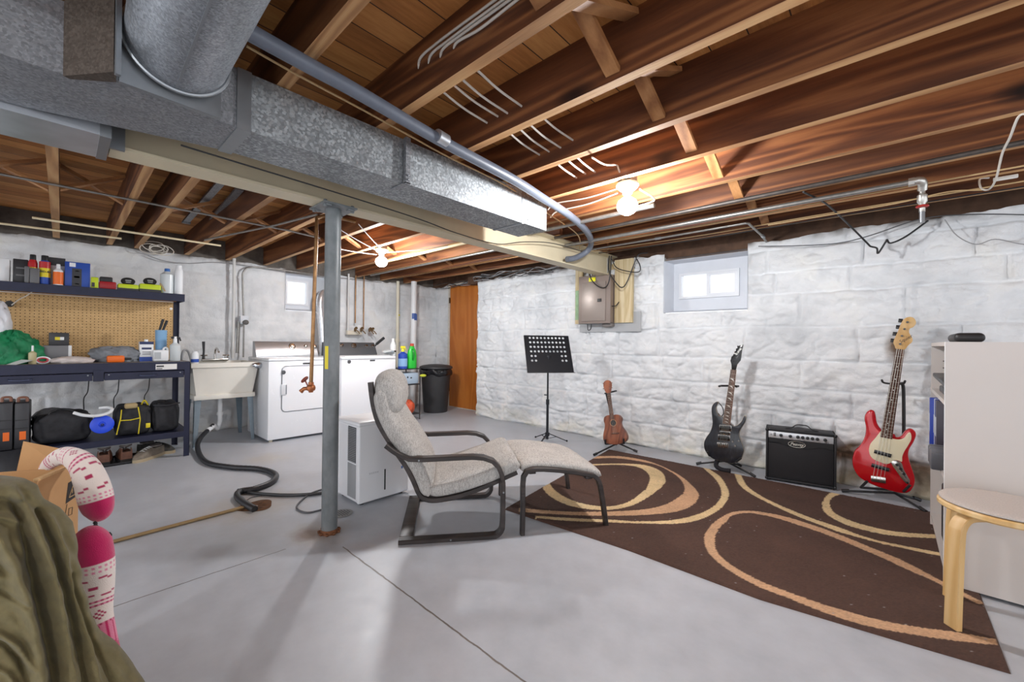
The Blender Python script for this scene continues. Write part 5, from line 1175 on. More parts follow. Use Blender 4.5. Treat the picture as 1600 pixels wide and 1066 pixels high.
# bass stand
def stand_leg(mb, a, b, r=.008): mb.tube([a, b], r, 10)
st = thing('guitar_stand', 'black folding stand holding the red bass guitar', 'guitar stand', (0, 3.9, 0))
hub = Vector((.03, 3.90, .07)); 
neckp = gb.M @ Vector((*[0],)) if False else None
yk = Vector(tuple(pl(1409, 598, 1, 3.90)))
mb = MB(); mb.tube(spline([tuple(hub), (.07, 3.92, .3), (yk.x + .01, 3.925, yk.z - .08), (yk.x, 3.905, yk.z)], 6), .010, 12); mb.build('upright', M_BLK, st)
mb = MB(); ya = Vector(tuple(pl(1378, 598, 1, 3.86))); yb = Vector(tuple(pl(1414, 600, 1, 3.86)))
mb.tube(spline([tuple(ya + Vector((0, -.03, .02))), tuple(ya + Vector((.01, .0, -.0))), tuple((ya + yb) / 2 + Vector((0, .045, -.008))), tuple(yb + Vector((-.01, .0, 0))), tuple(yb + Vector((0, -.03, .022)))], 6), .0065, 10); mb.build('neck_yoke', M_BLK, st)
mb = MB(); feet = [pl(1315, 767, 2, .012), pl(1447, 800, 2, .012), Vector((.16, 3.98, .012)), pl(1420, 775, 2, .012)]
for f_ in (feet[0], feet[1], feet[2]):
    mb = MB(); stand_leg(mb, hub - Vector((0, 0, .02)), f_); l = mb.build('leg', M_BLK, st); mb = MB(); d_ = (f_ - hub).normalized(); mb.tube([f_ - d_ * .045, f_], .0115, 10); mb.build('rubber_foot', M_CABB, l)
mb = MB(); c0 = pl(1362, 762, 1, 3.82); 
for s, (a, b) in enumerate((((1345, 762), (1355, 752)), ((1412, 768), (1422, 758)))):
    mb = MB(); mb.tube([hub, Vector(tuple(pl(*a, 1, 3.86))), Vector(tuple(pl(*a, 1, 3.79))), Vector(tuple(pl(*b, 1, 3.775)))], .008, 10); mb.build('cradle_arm', M_BLK, st)
# ---- electric guitar
ge = GF((-1.037, 3.74, .07), (.120, .055, 1.0), (1, .05, 0))
ZE = lambda p: ge.tr(1050, 480, 3.553, p)
eg = thing('electric_guitar', 'black flame-top electric guitar with pointed headstock on a stand by the stone wall', 'electric guitar', (-1.037, 3.74, .06))
t = NT('trans_black_flame'); v = t.coord((1, 1, .35)); n = t.noise(v, 22, 4, .6, 2.0); t.set(color=t.ramp(n, [(.3, (12, 13, 18)), (.55, (32, 34, 42)), (.8, (60, 62, 70))]), rough=.3, coat=.3); M_TBK = t.m
eo = spline(ZE([(282, 612), (264, 606), (250, 590), (243, 562), (248, 545), (256, 530), (246, 526), (228, 540), (219, 565), (222, 610), (224, 650), (212, 692), (190, 724), (177, 757), (184, 798), (220, 838), (270, 856), (330, 868), (372, 855), (392, 820), (396, 782), (378, 735), (371, 702), (386, 668), (404, 640), (409, 614), (401, 604), (386, 634), (364, 656), (345, 662), (330, 652)]), 4, closed=True)
mb = MB(); rounded_prism(eo, 0, .043, .0035, ge.M, mb=mb); mb.build('body', M_TBK, eg)
mb = MB(); mb.tube([ge.M @ Vector((x, .009, z)) for x, z in eo], .0018, 6, closed=True); mb.build('binding', plain('cream_binding', (196, 180, 156), .4), eg)
nutE = ZE([(342, 348)])[0]; heelE = ZE([(303, 650)])[0]; brE = ZE([(284, 766)])[0]
quad_bar(ge, heelE, nutE, .056, .043, -.005, .001, 'fingerboard', M_ROSE, eg); quad_bar(ge, heelE, nutE, .050, .038, .001, .020, 'neck', M_MAPLE, eg)
hE = ZE([(331, 348), (330, 318), (324, 298), (330, 276), (346, 262), (358, 232), (372, 214), (396, 207), (388, 240), (384, 276), (380, 296), (362, 318), (354, 350)])
plate(ge, hE, -.001, .013, 'headstock', M_BLKG, eg, .002)
axE = Vector((nutE[0] - heelE[0], 0, nutE[1] - heelE[1])).normalized(); sdE = Vector((axE.z, 0, -axE.x))
for k in range(6):
    a = (340 + k * 7.5, 300 - k * 15.5); (x, z), = ZE([a]); (kx, kz), = ZE([(a[0] - 16, a[1] - 5)])
    mb = MB(); mb.lathe([(0, 0), (.0045, 0), (.004, .010), (0, .010)], ge.M @ Vector((x, -.001, z)), 10, ax=-ge.y); mb.tube([ge.M @ Vector((x, .012, z)), ge.M @ Vector((kx, .012, kz))], [.003, .007], 8); mb.build('tuning_peg', M_BLKG, eg)
(x, z), = ZE([(368, 246)]); text_mesh('Ibanez', .026, M_PORC, 'headstock_lettering', eg, ge.M @ frame((x, -.0014, z), (.45, 0, .89), (-.89, 0, .45)), ext=.0003, bold=.0008)
LE = math.dist(nutE, brE)
for k in range(1, 25):
    dlt = LE * (1 - 2 ** (-k / 12))
    if dlt > math.dist(nutE, heelE): break
    q = lerp2(nutE, brE, dlt / LE); w = .043 + .013 * dlt / math.dist(nutE, heelE); c = Vector((q[0], -.0055, q[1]))
    mb = MB(); mb.cyl(ge.M @ (c - sdE * w / 2), ge.M @ (c + sdE * w / 2), .0009, seg=6); mb.build('fret', M_FRET, eg)
for k in (3, 5, 7, 9, 12, 15, 17, 19, 21):
    d1 = LE * (1 - 2 ** (-k / 12)); d0_ = LE * (1 - 2 ** (-(k - 1) / 12)); a = lerp2(nutE, brE, d0_ / LE); b = lerp2(nutE, brE, d1 / LE)
    A = Vector((a[0], -.0053, a[1])); Bv = Vector((b[0], -.0053, b[1])); mb = MB(); g_ = (Bv - A) * .12
    mb.add([ge.M @ p for p in (A + g_ - sdE * .018, A + g_ + sdE * .006, Bv - g_ + sdE * .018)], [(0, 1, 2)]); mb.build('tooth_inlay', M_PORC, eg)
for a, b, w in (((266, 668), (328, 674), .036), ((268, 696), (322, 701), .018), ((258, 722), (320, 730), .036)):
    A, Bq = ZE([a, b]); quad_bar(ge, A, Bq, w, w, -.010, .0, 'pickup', M_BLKG, eg); 
    A2 = lerp2(A, Bq, -.04); B2 = lerp2(A, Bq, 1.04); quad_bar(ge, A2, B2, w + .010, w + .010, -.003, .0, 'pickup_ring', M_CHROME, eg)
A, Bq = ZE([(253, 762), (314, 768)]); quad_bar(ge, A, Bq, .042, .042, -.012, .0, 'tremolo_bridge', M_CHROME, eg)
for k in range(6): q = lerp2(A, Bq, (k + .5) / 6); mb = MB(); mb.rbox((0, 0, 0), (.006, .006, .040), .001, M=ge.M @ Matrix.Translation((q[0], -.015, q[1]))); mb.build('string_saddle', plain('dark_saddle', (70, 66, 62), .35, .7), eg)
for p in ((338, 746), (352, 770), (372, 742)):
    (x, z), = ZE([p]); mb = MB(); mb.lathe([(0, 0), (.008, 0), (.007, .012), (0, .012)], ge.M @ Vector((x, 0, z)), 12, ax=-ge.y); mb.build('control_knob', M_CHROME, eg)
strings(ge, nutE, brE, 6, .036, .052, eg, -.008, -.016, .0006)
sp_ = [ge.M @ Vector((x, .03, z)) for x, z in ZE([(248, 530), (262, 540), (278, 565), (280, 595), (266, 608), (252, 592)])]
mb = MB(); mb.tube(spline([tuple(p) for p in sp_], 5), .004, 8); mb.build('strap_end', M_BLK, eg)
st = thing('guitar_stand', 'black tripod stand holding the black electric guitar', 'guitar stand', (-1.02, 3.86, 0))
hub = Vector((-1.03, 3.84, .10)); mb = MB(); yk = pl(1140, 603, 1, 3.90); mb.tube([hub, yk], .009, 12); mb.build('upright', M_BLK, st)
mb = MB(); a = pl(1127, 603, 1, 3.86); b = pl(1153.5, 603.5, 1, 3.86); mb.tube([a + Vector((0, -.06, .0)), a, yk, b, b + Vector((0, -.06, 0))], .009, 10); mb.build('neck_yoke', M_BLK, st)
for f_ in (pl(1088, 725, 2, .012), pl(1180, 745, 2, .012), Vector((-.95, 4.0, .012))):
    mb = MB(); stand_leg(mb, hub - Vector((0, 0, .03)), f_); l = mb.build('leg', M_BLK, st); mb = MB(); d_ = (f_ - hub).normalized(); mb.tube([f_ - d_ * .045, f_], .012, 10); mb.build('rubber_foot', M_CABB, l)
for a, b in (((1108, 712), (1105, 706)), ((1150, 722), (1158, 716))):
    mb = MB(); mb.tube([hub, Vector(tuple(pl(*a, 1, 3.82))), Vector(tuple(pl(*a, 1, 3.72))), Vector(tuple(pl(*b, 1, 3.705)))], .008, 10); mb.build('cradle_arm', M_BLK, st)
mb = MB(); mb.tube(spline([tuple(ge.M @ Vector((-.01, .02, .0))), tuple(pl(1117, 722, 1, 3.72)), tuple(pl(1118, 732, 1, 3.70)), tuple(pl(1127, 735, 2, .02)), tuple(pl(1140, 735, 2, .02))], 6), [.028] * 12 + [.024] * 20, 10) if False else None
mb = MB(); mb.tube(spline([tuple(pl(1121, 718, 1, 3.78)), tuple(pl(1119, 728, 1, 3.74)), tuple(pl(1128, 734, 1, 3.72)), tuple(pl(1141, 736, 1, 3.72))], 6), .018, 12)
o = mb.build('guitar_strap', mat('black_strap_cloth', (26, 24, 30), .9)); tag(o, 'bunched black guitar strap under the black electric guitar', 'strap')
# ---- ukulele
gu = GF((-1.985, 3.64, .085), (-.10, .10, .62), (1, .12, 0))
ZU = lambda p: gu.tr(880, 620, 4.706, p); ZU3 = lambda p: gu.tr(800, 380, 2.805, p)
uk = thing('ukulele', 'small mahogany ukulele resting on a stand by the stone wall', 'ukulele', (-1.985, 3.64, .08))
M_MAHO = wood('mahogany', (104, 54, 36), (136, 76, 50), (158, 94, 64), 2, .38, 6, 80, .06, rnd=False, stretch=.1)
uo = spline(ZU([(362, 136), (330, 136), (304, 148), (297, 174), (305, 205), (302, 238), (293, 285), (299, 328), (340, 349), (400, 350), (452, 330), (466, 295), (452, 255), (428, 222), (419, 192), (425, 160), (408, 136), (385, 131)]), 4, closed=True)
mb = MB(); rounded_prism(uo, 0, .06, .003, gu.M, mb=mb); mb.build('body', M_MAHO, uk)
hc = ZU([(368, 193)])[0]; mb = MB(); mb.lathe([(0, 0), (.027, 0), (.027, .0008), (0, .0008)], gu.M @ Vector((hc[0], -.0003, hc[1])), 28, ax=-gu.y); mb.build('sound_hole', M_BLK, uk)
mb = MB(); mb.tube([gu.M @ Vector((hc[0] + .032 * math.cos(a), -.0006, hc[1] + .032 * math.sin(a))) for a in [k * PI / 14 for k in range(28)]], .0014, 6, closed=True); mb.build('rosette', plain('rosette_cream', (206, 176, 130), .4), uk)
nk0 = ZU([(358, 165)])[0]; nk1 = ZU3([(424, 657)])[0]; brg = ZU([(383, 270)])[0]
quad_bar(gu, nk0, nk1, .040, .034, -.004, .010, 'neck', M_ROSE, uk)
uh = spline(ZU3([(414, 657), (406, 645), (401, 628), (402, 610), (416, 601), (431, 605), (437, 620), (434, 645), (430, 657)]), 3, closed=True); plate(gu, uh, -.001, .011, 'headstock', M_MAHO, uk, .001)
for p, e in (((408, 618), (397, 615)), ((410, 638), (398, 638)), ((428, 615), (439, 612)), ((428, 636), (439, 634))):
    (x, z), (kx, kz) = ZU3([p, e]); mb = MB(); mb.cyl(gu.M @ Vector((x, -.006, z)), gu.M @ Vector((x, .0, z)), .003, seg=8); mb.tube([gu.M @ Vector((x, .008, z)), gu.M @ Vector((kx, .008, kz))], [.002, .005], 8); mb.build('tuning_peg', M_CHROME, uk)
A, Bq = ZU([(357, 270), (410, 268)]); quad_bar(gu, A, Bq, .014, .014, -.008, .0, 'bridge', M_ROSE, uk)
strings(gu, nk1, brg, 4, .026, .034, uk, -.006, -.009, .0005)
for k in range(1, 13):
    Lu = math.dist(nk1, brg); dlt = Lu * (1 - 2 ** (-k / 12)); q = lerp2(nk1, brg, dlt / Lu); axu = Vector((nk1[0] - nk0[0], 0, nk1[1] - nk0[1])).normalized(); sdu = Vector((axu.z, 0, -axu.x))
    if dlt > math.dist(nk0, nk1): break
    mb = MB(); c = Vector((q[0], -.0045, q[1])); mb.cyl(gu.M @ (c - sdu * .018), gu.M @ (c + sdu * .018), .0008, seg=6); mb.build('fret', M_FRET, uk)
st = thing('guitar_stand', 'small black stand holding the ukulele', 'guitar stand', (-1.97, 3.74, 0))
hub = Vector((-1.985, 3.74, .075)); mb = MB(); yk = pl(947, 615, 1, 3.80); mb.tube([hub, yk], .009, 12); mb.build('upright', M_BLK, st)
mb = MB(); a = pl(945, 615, 1, 3.80); b = pl(963, 611, 1, 3.78); mb.tube([a, b, b + Vector((0, -.04, 0))], .008, 10); mb.build('neck_yoke', M_BLK, st)
for f_ in (pl(928, 711, 2, .012), pl(996, 706, 2, .012), Vector((-2.1, 3.92, .012))):
    mb = MB(); stand_leg(mb, hub, f_); l = mb.build('leg', M_BLK, st); mb = MB(); d_ = (f_ - hub).normalized(); mb.tube([f_ - d_ * .04, f_], .012, 10); mb.build('rubber_foot', M_CABB, l)
for x, y in ((946, 690), (975, 689)):
    mb = MB(); e = pl(x, y, 1, 3.63); mb.tube([hub, pl(x, y + 4, 1, 3.72), e + Vector((0, 0, -.02)), e + Vector((0, -.01, .02))], .009, 10); mb.build('cradle_arm', M_BLK, st)
# ================= WORKBENCH =================
M_NAVY = mat('dark_navy_steel', (34, 37, 60), .45, .25, var=.12, sc=18)
M_BTOP = mat('worn_grey_benchtop', (128, 124, 120), .6, var=.15, sc=20)
t = NT('pegboard'); sx = t.n('ShaderNodeSeparateXYZ'); t.l(t.coord(), sx.inputs[0])
def cell(o):
    return t.math('SUBTRACT', t.math('FRACT', t.math('DIVIDE', o, .0254)), .5)
a_, b_ = cell(sx.outputs[1]), cell(sx.outputs[2]); d_ = t.math('SQRT', t.math('ADD', t.math('MULTIPLY', a_, a_), t.math('MULTIPLY', b_, b_)))
t.set(color=t.mix(t.math('LESS_THAN', d_, .15), t.ramp(t.noise(t.coord(), 40, 4), [(.3, (196, 158, 106)), (.7, (214, 178, 126))]), sl((88, 62, 36))), rough=.75); M_PEG = t.m
bF, bB, bL, bR, bT = -4.70, -5.29, -.42, .795, .855
wb = thing('workbench', 'dark blue steel workbench with pegboard back, upper shelf and two drawers along the left wall', 'workbench', ((bF + bB) / 2, (bL + bR) / 2, 0))
def bpart(name, a, m=M_NAVY, r=.0015, par=None):
    mb = MB(); mb.rbox(((a[0] + a[1]) / 2, (a[2] + a[3]) / 2, (a[4] + a[5]) / 2), (abs(a[1] - a[0]), abs(a[3] - a[2]), abs(a[5] - a[4])), r, 1); return mb.build(name, m, par or wb)
bpart('worktop', (bB, bF - .004, bL, bR, bT - .02, bT), M_BTOP)
bpart('apron', (bF - .004, bF, bL, bR, .782, bT + .001)); bpart('apron', (bB, bF - .005, bR - .004, bR, .715, bT + .001)); bpart('apron', (bB, bB + .004, bL, bR, .72, bT - .021))
bpart('drawer_divider', (bF - .03, bF + .002, .175, .235, .71, .80))
for (a, b, hx_) in ((bL + .04, .175, 4), (.235, bR - .04, 5)):
    dw = bpart('drawer', (bF - .35, bF - .001, a + .004, b - .004, .716, .776)); c = (a + b) / 2 + (-.10 if a < 0 else .01)
    mb = MB(); mb.tube(spline([(bF - .001, c - .055, .752), (bF + .018, c - .045, .745), (bF + .022, c, .742), (bF + .018, c + .045, .745), (bF - .001, c + .055, .752)], 4), .0055, 8); mb.build('handle', plain('blue_grey_handle', (70, 76, 100), .35, .5), dw)
    for yy in (a + .03, b - .03): mb = MB(); mb.lathe([(0, 0), (.006, 0), (.005, .002), (0, .003)], (bF, yy, .760), 10, ax=(1, 0, 0)); mb.build('bolt', M_CLEAT, dw)
def angle_leg(x, y, z0, z1, sx_, sy_):
    mb = MB(); w = .042; mb.box(min(x, x + sx_ * w), max(x, x + sx_ * w), min(y, y + sy_ * .003), max(y, y + sy_ * .003), z0, z1)
    mb.box(min(x, x + sx_ * .003), max(x, x + sx_ * .003), min(y, y + sy_ * w), max(y, y + sy_ * w), z0, z1); return mb.build('leg', M_NAVY, wb)
angle_leg(bF + .001, bR + .001, 0, bT, -1, -1); angle_leg(bF + .001, bL, 0, bT, -1, 1); angle_leg(bB, bR, 0, 1.45, 1, -1); angle_leg(bB, bL, 0, 1.45, 1, 1)
bpart('lower_shelf', (bB, bF - .003, bL, bR, .205, .225)); bpart('lower_rail', (bF - .003, bF - .0, bL, bR, .178, .228)); bpart('lower_rail', (bB, bF - .005, bR - .004, bR, .178, .228))
bpart('pegboard', (bB - .004, bB, bL + .02, bR - .03, bT + .002, 1.425), M_PEG)
bpart('upper_shelf', (bB, -5.002, bL, bR + .002, 1.478, 1.488)); bpart('shelf_lip', (-5.006, -5.0, bL, bR + .002, 1.418, 1.489)); bpart('shelf_lip', (bB, -5.005, bR - .004, bR + .002, 1.42, 1.488)); 
mb = MB(); mb.prism([(0, 0), (.03, 0), (.0, .05)], 0, .002) if False else mb.box(bB + .002, -5.01, bL + .02, bR - .03, 1.43, 1.434); mb.build('shelf_underside', mat('brown_hardboard', (150, 116, 78), .8), wb)
bpart('rating_label', (bF, bF + .001, .555, .70, .79, .838), plain('paper_label', (226, 224, 220), .6)); bpart('label_print', (bF + .001, bF + .0016, .56, .60, .795, .802), plain('print_grey', (60, 60, 64), .6)); bpart('label_print', (bF + .001, bF + .0016, .56, .61, .812, .826), MATS['print_grey'])
mb = MB(); mb.lathe([(0, 0), (.012, 0), (.012, .003), (0, .004)], (bB + .001, .735, 1.36), 14, ax=(1, 0, 0)); mb.build('white_button', M_PORC, wb)
# ---- small things; rectangles of the photograph laid on planes parallel to the wall
def R_(X, x0, x1, y0, y1):
    a = pl((x0 + x1) / 2, y1, 0, X); l = pl(x0, (y0 + y1) / 2, 0, X); r = pl(x1, (y0 + y1) / 2, 0, X); tp = pl((x0 + x1) / 2, y0, 0, X)
    return (l.y + r.y) / 2, r.y - l.y, a.z, tp.z
ZT = bT + .0005; ZSH = 1.4885
def boxi(X, x0, x1, y0, y1, dep, zb, name, label, cat, m, r=.004, group=None, parts=(), rot=0):
    cy, w, _, zt = R_(X, x0, x1, y0, y1); h = zt - zb
    root = thing(name, label, cat, (X - dep / 2, cy, zb), rot, group); mb = MB(); mb.rbox((0, 0, h / 2), (dep, w, h), r); mb.build('body', m, root, local=True)
    for (pn, u0, u1, v0, v1, pm) in parts:
        mb = MB(); mb.rbox((dep / 2 + .0006, (u0 + u1 - 1) / 2 * w, (v0 + v1) / 2 * h), (.0015, (u1 - u0) * w, (v1 - v0) * h), .0004, 1); mb.build(pn, pm, root, local=True)
    return root, w, h, cy
P_ = lambda n, c, r=.45, m=0: plain(n, c, r, m)
WH = P_('plastic_white', (232, 234, 236)); YE = P_('label_yellow', (226, 206, 30)); ORG = P_('plastic_orange', (238, 110, 24)); BLU = P_('box_blue', (40, 78, 168)); REDP = P_('can_red', (186, 30, 36)); LIME = P_('tool_lime', (196, 214, 40)); GRY = P_('plastic_grey', (120, 120, 124)); DKG = P_('dark_grey_plastic', (52, 52, 56)); CLR = P_('clear_plastic', (206, 212, 214), .3)
# upper shelf, left to right
XS = -5.06
boxi(XS, -6, 15, 404, 438, .10, ZSH, 'carton', 'plain white carton at the far left end of the upper shelf', 'carton', WH)
root, w, h, cy = boxi(XS - .02, 20, 44, 405, 441, .09, ZSH, 'parts_organiser', 'dark wire parts rack beside the white carton on the upper shelf', 'rack', DKG, parts=[('pale_slot', .2, .8, .3, .36, GRY), ('pale_slot', .2, .8, .6, .66, GRY)])
for k, (a, b, c, d2, r, l) in enumerate(((38, 46, 416, 441, .25, 'narrow grey sachet leaning against the wire rack on the upper shelf'), (46, 62, 419, 442, .0, 'grey plastic pouch in front of the red spray cans on the upper shelf'))):
    cy, w, _, zt = R_(-5.02, a, b, c, d2); mb = MB(); mb.rbox((-5.02, cy, ZSH + (zt - ZSH) / 2), (.02, w, zt - ZSH), .008, 3, R=None); tag(mb.build('pouch', P_('pouch_grey', (104, 104, 106))), l, 'pouch')
def can(X, x0, x1, y0, y1, zb, label, mb_body, cap, bands, capfrac=.18, group=None, name='spray_can', neck=.8):
    cy, w, _, zt = R_(X, x0, x1, y0, y1); h = zt - zb; r = w / 2; root = thing(name, label, 'can' if name == 'spray_can' else 'bottle', (X, cy, zb), 0, group)
    hb = h * (1 - capfrac); mb = MB(); mb.lathe([(0, 0), (r * .95, 0), (r, .003), (r, hb * .86), (r * neck, hb * .97), (r * neck * .9, hb), (0, hb)], (0, 0, 0), 24); mb.build('body', mb_body, root, local=True)
    mb = MB(); mb.lathe([(0, hb), (r * neck * .85, hb), (r * neck * .8, h - .003), (r * neck * .7, h), (0, h)], (0, 0, 0), 20); mb.build('cap', cap, root, local=True)
    for (v0, v1, m) in bands: mb = MB(); mb.lathe([(r + .0005, hb * v0), (r + .001, hb * v0), (r + .001, hb * v1), (r + .0005, hb * v1)], (0, 0, 0), 24); mb.build('label_band', m, root, local=True)
    return root, r, hb
rc, r, hb = can(XS, 43.5, 59, 398, 440, ZSH, 'red spray can with black cap, the left one behind the grey pouch', REDP, M_BLK, [(.35, .68, YE)])
rc, r, hb = can(XS + .01, 61, 79, 399.5, 442, ZSH, 'red, yellow and blue spray can with black cap beside the orange bottle', BLU, M_BLK, [(.30, .68, YE), (.68, .95, REDP)])
text_mesh('WD-40', .022, M_BLK, 'can_lettering', rc, world_of(rc) @ frame((r + .0015, 0, hb * .52), (0, 1, 0), (0, 0, 1)), bold=.0006)
boxi(XS - .04, 76, 102, 403, 443, .05, ZSH, 'black_white_packet', 'black and white packet standing behind the orange bottle', 'packet', P_('packet_white', (214, 214, 218)), parts=[('dark_header', 0, 1, .72, 1, DKG)])
rc, r, hb = can(XS + .03, 83, 99, 413, 443.5, ZSH, 'white bottle with orange label on the upper shelf', WH, WH, [(.05, .78, ORG)], name='glue_bottle', capfrac=.2, neck=.5)
boxi(XS + .02, 101, 141, 410, 446, .07, ZSH, 'blue_box', 'bright blue retail box with black panel on the upper shelf', 'box', BLU, parts=[('black_panel', .28, .66, .02, .74, DKG), ('white_label', .18, .42, .80, .96, WH), ('gold_mark', .40, .56, .62, .66, P_('gold_print', (200, 176, 120))), ('gold_mark', .36, .58, .36, .44, MATS['gold_print']), ('gold_mark', .40, .56, .10, .14, MATS['gold_print'])])
boxi(XS + .03, 142, 154, 433, 449, .05, ZSH, 'lime_battery', 'small lime green battery beside the blue box', 'battery', LIME, .008, parts=[('dark_patch', .1, .5, .1, .5, DKG)])
root, w, h, cy = boxi(XS + .03, 155, 182, 440, 452, .09, ZSH, 'cordless_battery', 'red and black battery pack on the upper shelf left of the lime tools', 'battery', P_('battery_red', (160, 26, 34)), .01)
mb = MB(); mb.rbox((0, -.01, h + .018), (.07, w * .75, .045), .008); mb.build('black_top', M_BLK, root, local=True)
for k, (a, b, l) in enumerate(((184, 217, 'lime and black cordless tool battery charger, the left one of two alike'), (218, 252, 'lime and black cordless tool battery charger, the right one of two alike'))):
    root, w, h, cy = boxi(XS + .03, a, b, 444, 457, .09, ZSH, 'battery_charger', l, 'charger', LIME, .012, parts=[('grey_base', 0, 1, .0, .35, DKG)])
    mb = MB(); mb.lathe([(0, -.018), (.042, -.018), (.048, -.008), (.048, .008), (.042, .016), (0, .018)], (.0, .0, h + .028), 24, ax=(1, 0, .25)); 
    mb.v = [(x, y, (z - h - .028) * .72 + h + .028) for x, y, z in mb.v]; mb.build('battery_pack', M_BLK, root, local=True)
    mb = MB(); mb.rbox((.022, 0, h + .034), (.002, .04, .010), .0005, 1); mb.rbox((.022, 0, h + .018), (.002, .034, .008), .0005, 1); mb.build('badge', P_('badge_grey', (150, 152, 152)), root, local=True)
wire('metal_strip', 'thin tan strip leaning across the lime chargers to the white jug', [pl(250, 443, 0, -5.05), pl(258, 455, 0, -5.02)], .005, M_CABT, 'strip')
rc, r, hb = can(XS - .02, 250, 272, 420, 460, ZSH, 'low white plastic jug at the right end of the upper shelf', CLR, P_('cap_blue', (60, 110, 180)), [], name='jug', capfrac=.12, neck=.5)
rc, r, hb = can(XS + .0, 272, 286, 415, 460, ZSH, 'tall white bottle, rightmost on the upper shelf', WH, WH, [], name='tall_bottle', capfrac=.12, neck=.85)
wire('grey_cable', 'cord hanging below the upper shelf at the left of the pegboard', [pl(18, 477, 0, -5.2), pl(30, 468, 0, -5.2), pl(42, 462, 0, -5.2), pl(52, 455, 0, -5.15)], .0035, M_CABW)
mb = MB(); mb.lathe([(0, 0), (.025, 0), (.025, .02), (0, .02)], pl(15, 475, 0, -5.26), 16, ax=(1, 0, 0)); tag(mb.build('plug', M_BLK), 'dark round plug at the left end of the pegboard', 'plug')
# worktop things
def lump(name, label, cat, c, r, m, seed, amp=.25, power=1.0, flat=.0, zmin=None, n=40, parent=None, folds=0, local=False):
    rs = random.Random(seed); ph = [rs.uniform(0, 6.28) for _ in range(12)]; mb = MB()
    def f(u, v):
        a = 2 * PI * u; b = PI * v
        k = 1 + amp * (.5 * math.sin(2 * a + ph[0] + 2 * b) * math.sin(b) + .35 * math.sin(5 * a + ph[1] + 3 * math.sin(3 * b)) * math.sin(b) + .3 * math.sin(3 * b + ph[2]) + .2 * math.sin(9 * a + ph[3] + 4 * b) * math.sin(b))
        if folds: k += folds * 1.3 * (abs(math.sin(5 * a + 3 * math.sin(4 * b) + ph[5])) + .7 * abs(math.sin(9 * b + 4 * math.sin(3 * a) + ph[6])) + .4 * abs(math.sin(13 * a - 7 * b + 2 * math.sin(5 * a) + ph[7])) - 1.0) * math.sin(b)
        z = math.cos(b) * r[2] * k
        return (c[0] + math.sin(b) * math.cos(a) * r[0] * k, c[1] + math.sin(b) * math.sin(a) * r[1] * k, max(c[2] + z, zmin if zmin is not None else (c[2] - r[2] * flat)) if (flat or zmin is not None) else c[2] + z)
    mb.grid(f, n, n // 2, close_u=True); o = mb.build(name, m, parent, angle=180)
    return tag(o, label, cat) if label else o
M_GREENC = mat('green_bag_cloth', (18, 124, 78), .6, var=.25, sc=12, bump=.2)
M_WBAG = mat('white_bag_film', (226, 228, 234), .35, var=.05, sc=10, bump=.3)
cy, w, zb, zt = R_(-4.98, -24, 62, 511, 560)
lump('green_bag', 'crumpled green cloth bag slumped at the left end of the worktop', 'bag', (-5.0, cy, ZT + .05), (.13, w / 2, (zt - ZT) * .72), M_GREENC, 3, .22, zmin=ZT, n=64, folds=.12)
cy, w, zb, zt = R_(-4.96, -30, 16, 487, 540)
lump('white_bag', 'white plastic bag standing at the left edge of the view on the worktop', 'bag', (-5.06, cy, (ZT + zt) / 2 + .06), (.09, w / 2, (zt - ZT) / 2 + .02), M_WBAG, 9, .12, zmin=ZT, n=48, folds=.1)
rc, r, hb = can(-4.86, 44, 57.5, 540, 568, ZT, 'small clear pump bottle of yellowish liquid at the front of the worktop', P_('yellowish_liquid', (190, 180, 140), .2), WH, [], name='pump_bottle', capfrac=.3, neck=.35)
root, w, h, cy = boxi(-5.0, 67, 112, 540, 556, .16, ZT, 'grey_case', 'flat grey carton under the black box on the worktop', 'carton', GRY, parts=[('pale_end', .88, 1, 0, 1, WH)]); gz = ZT + h
boxi(-5.02, 76, 108, 520, 540, .12, gz + .0005, 'black_box', 'black box with yellow and white label on the grey carton', 'box', DKG, parts=[('yellow_label', .30, .55, .42, .66, YE), ('white_label', .55, .75, .42, .66, WH)])
c = pl(67, 561, 0, -4.86); mb = MB(); ring = [(c.x, c.y + .035 * math.cos(a), ZT + .028 + .022 * math.sin(a)) for a in [k * PI / 12 for k in range(24)]]
rt = thing('tape_roll', 'roll of red and white tape lying at the front of the worktop', 'tape', (c.x, c.y, ZT)); mb.tube(ring, .008, 8, closed=True); mb.build('outer_roll', WH, rt)
mb = MB(); mb.tube([(x + .004, c.y + (y - c.y) * .75, ZT + .028 + (z - ZT - .028) * .75) for x, y, z in ring], .006, 8, closed=True); mb.build('red_core', P_('tape_red', (190, 70, 80)), rt)
cy, w, zb, zt = R_(-4.86, 82, 143, 553, 567); lump('white_cloth', 'crumpled whitish cloth on the front of the worktop', 'cloth', (-4.88, cy, ZT + .018), (.09, w / 2, .038), mat('offwhite_cloth', (214, 204, 200), .9, var=.1, sc=20), 21, .15, zmin=ZT, n=48, folds=.1)
cy, w, zb, zt = R_(-5.0, 142, 216, 540, 561); lump('grey_shirt', 'rumpled grey cloth in the middle of the worktop', 'cloth', (-5.02, cy, ZT + .03), (.13, w / 2, (zt - ZT) * .75), mat('grey_shirt_cloth', (134, 138, 144), .9, var=.25, sc=16, bump=.2), 33, .18, zmin=ZT, n=64, folds=.12)
root, w, h, cy = boxi(-4.82, 167, 195, 556, 566, .06, ZT, 'orange_tool', 'bright orange tool handle with black end on the worktop edge', 'tool', ORG, .012)
mb = MB(); mb.rbox((0, w / 2 + .02, h / 2), (.03, .05, .018), .006); mb.build('black_end', M_BLK, root, local=True)
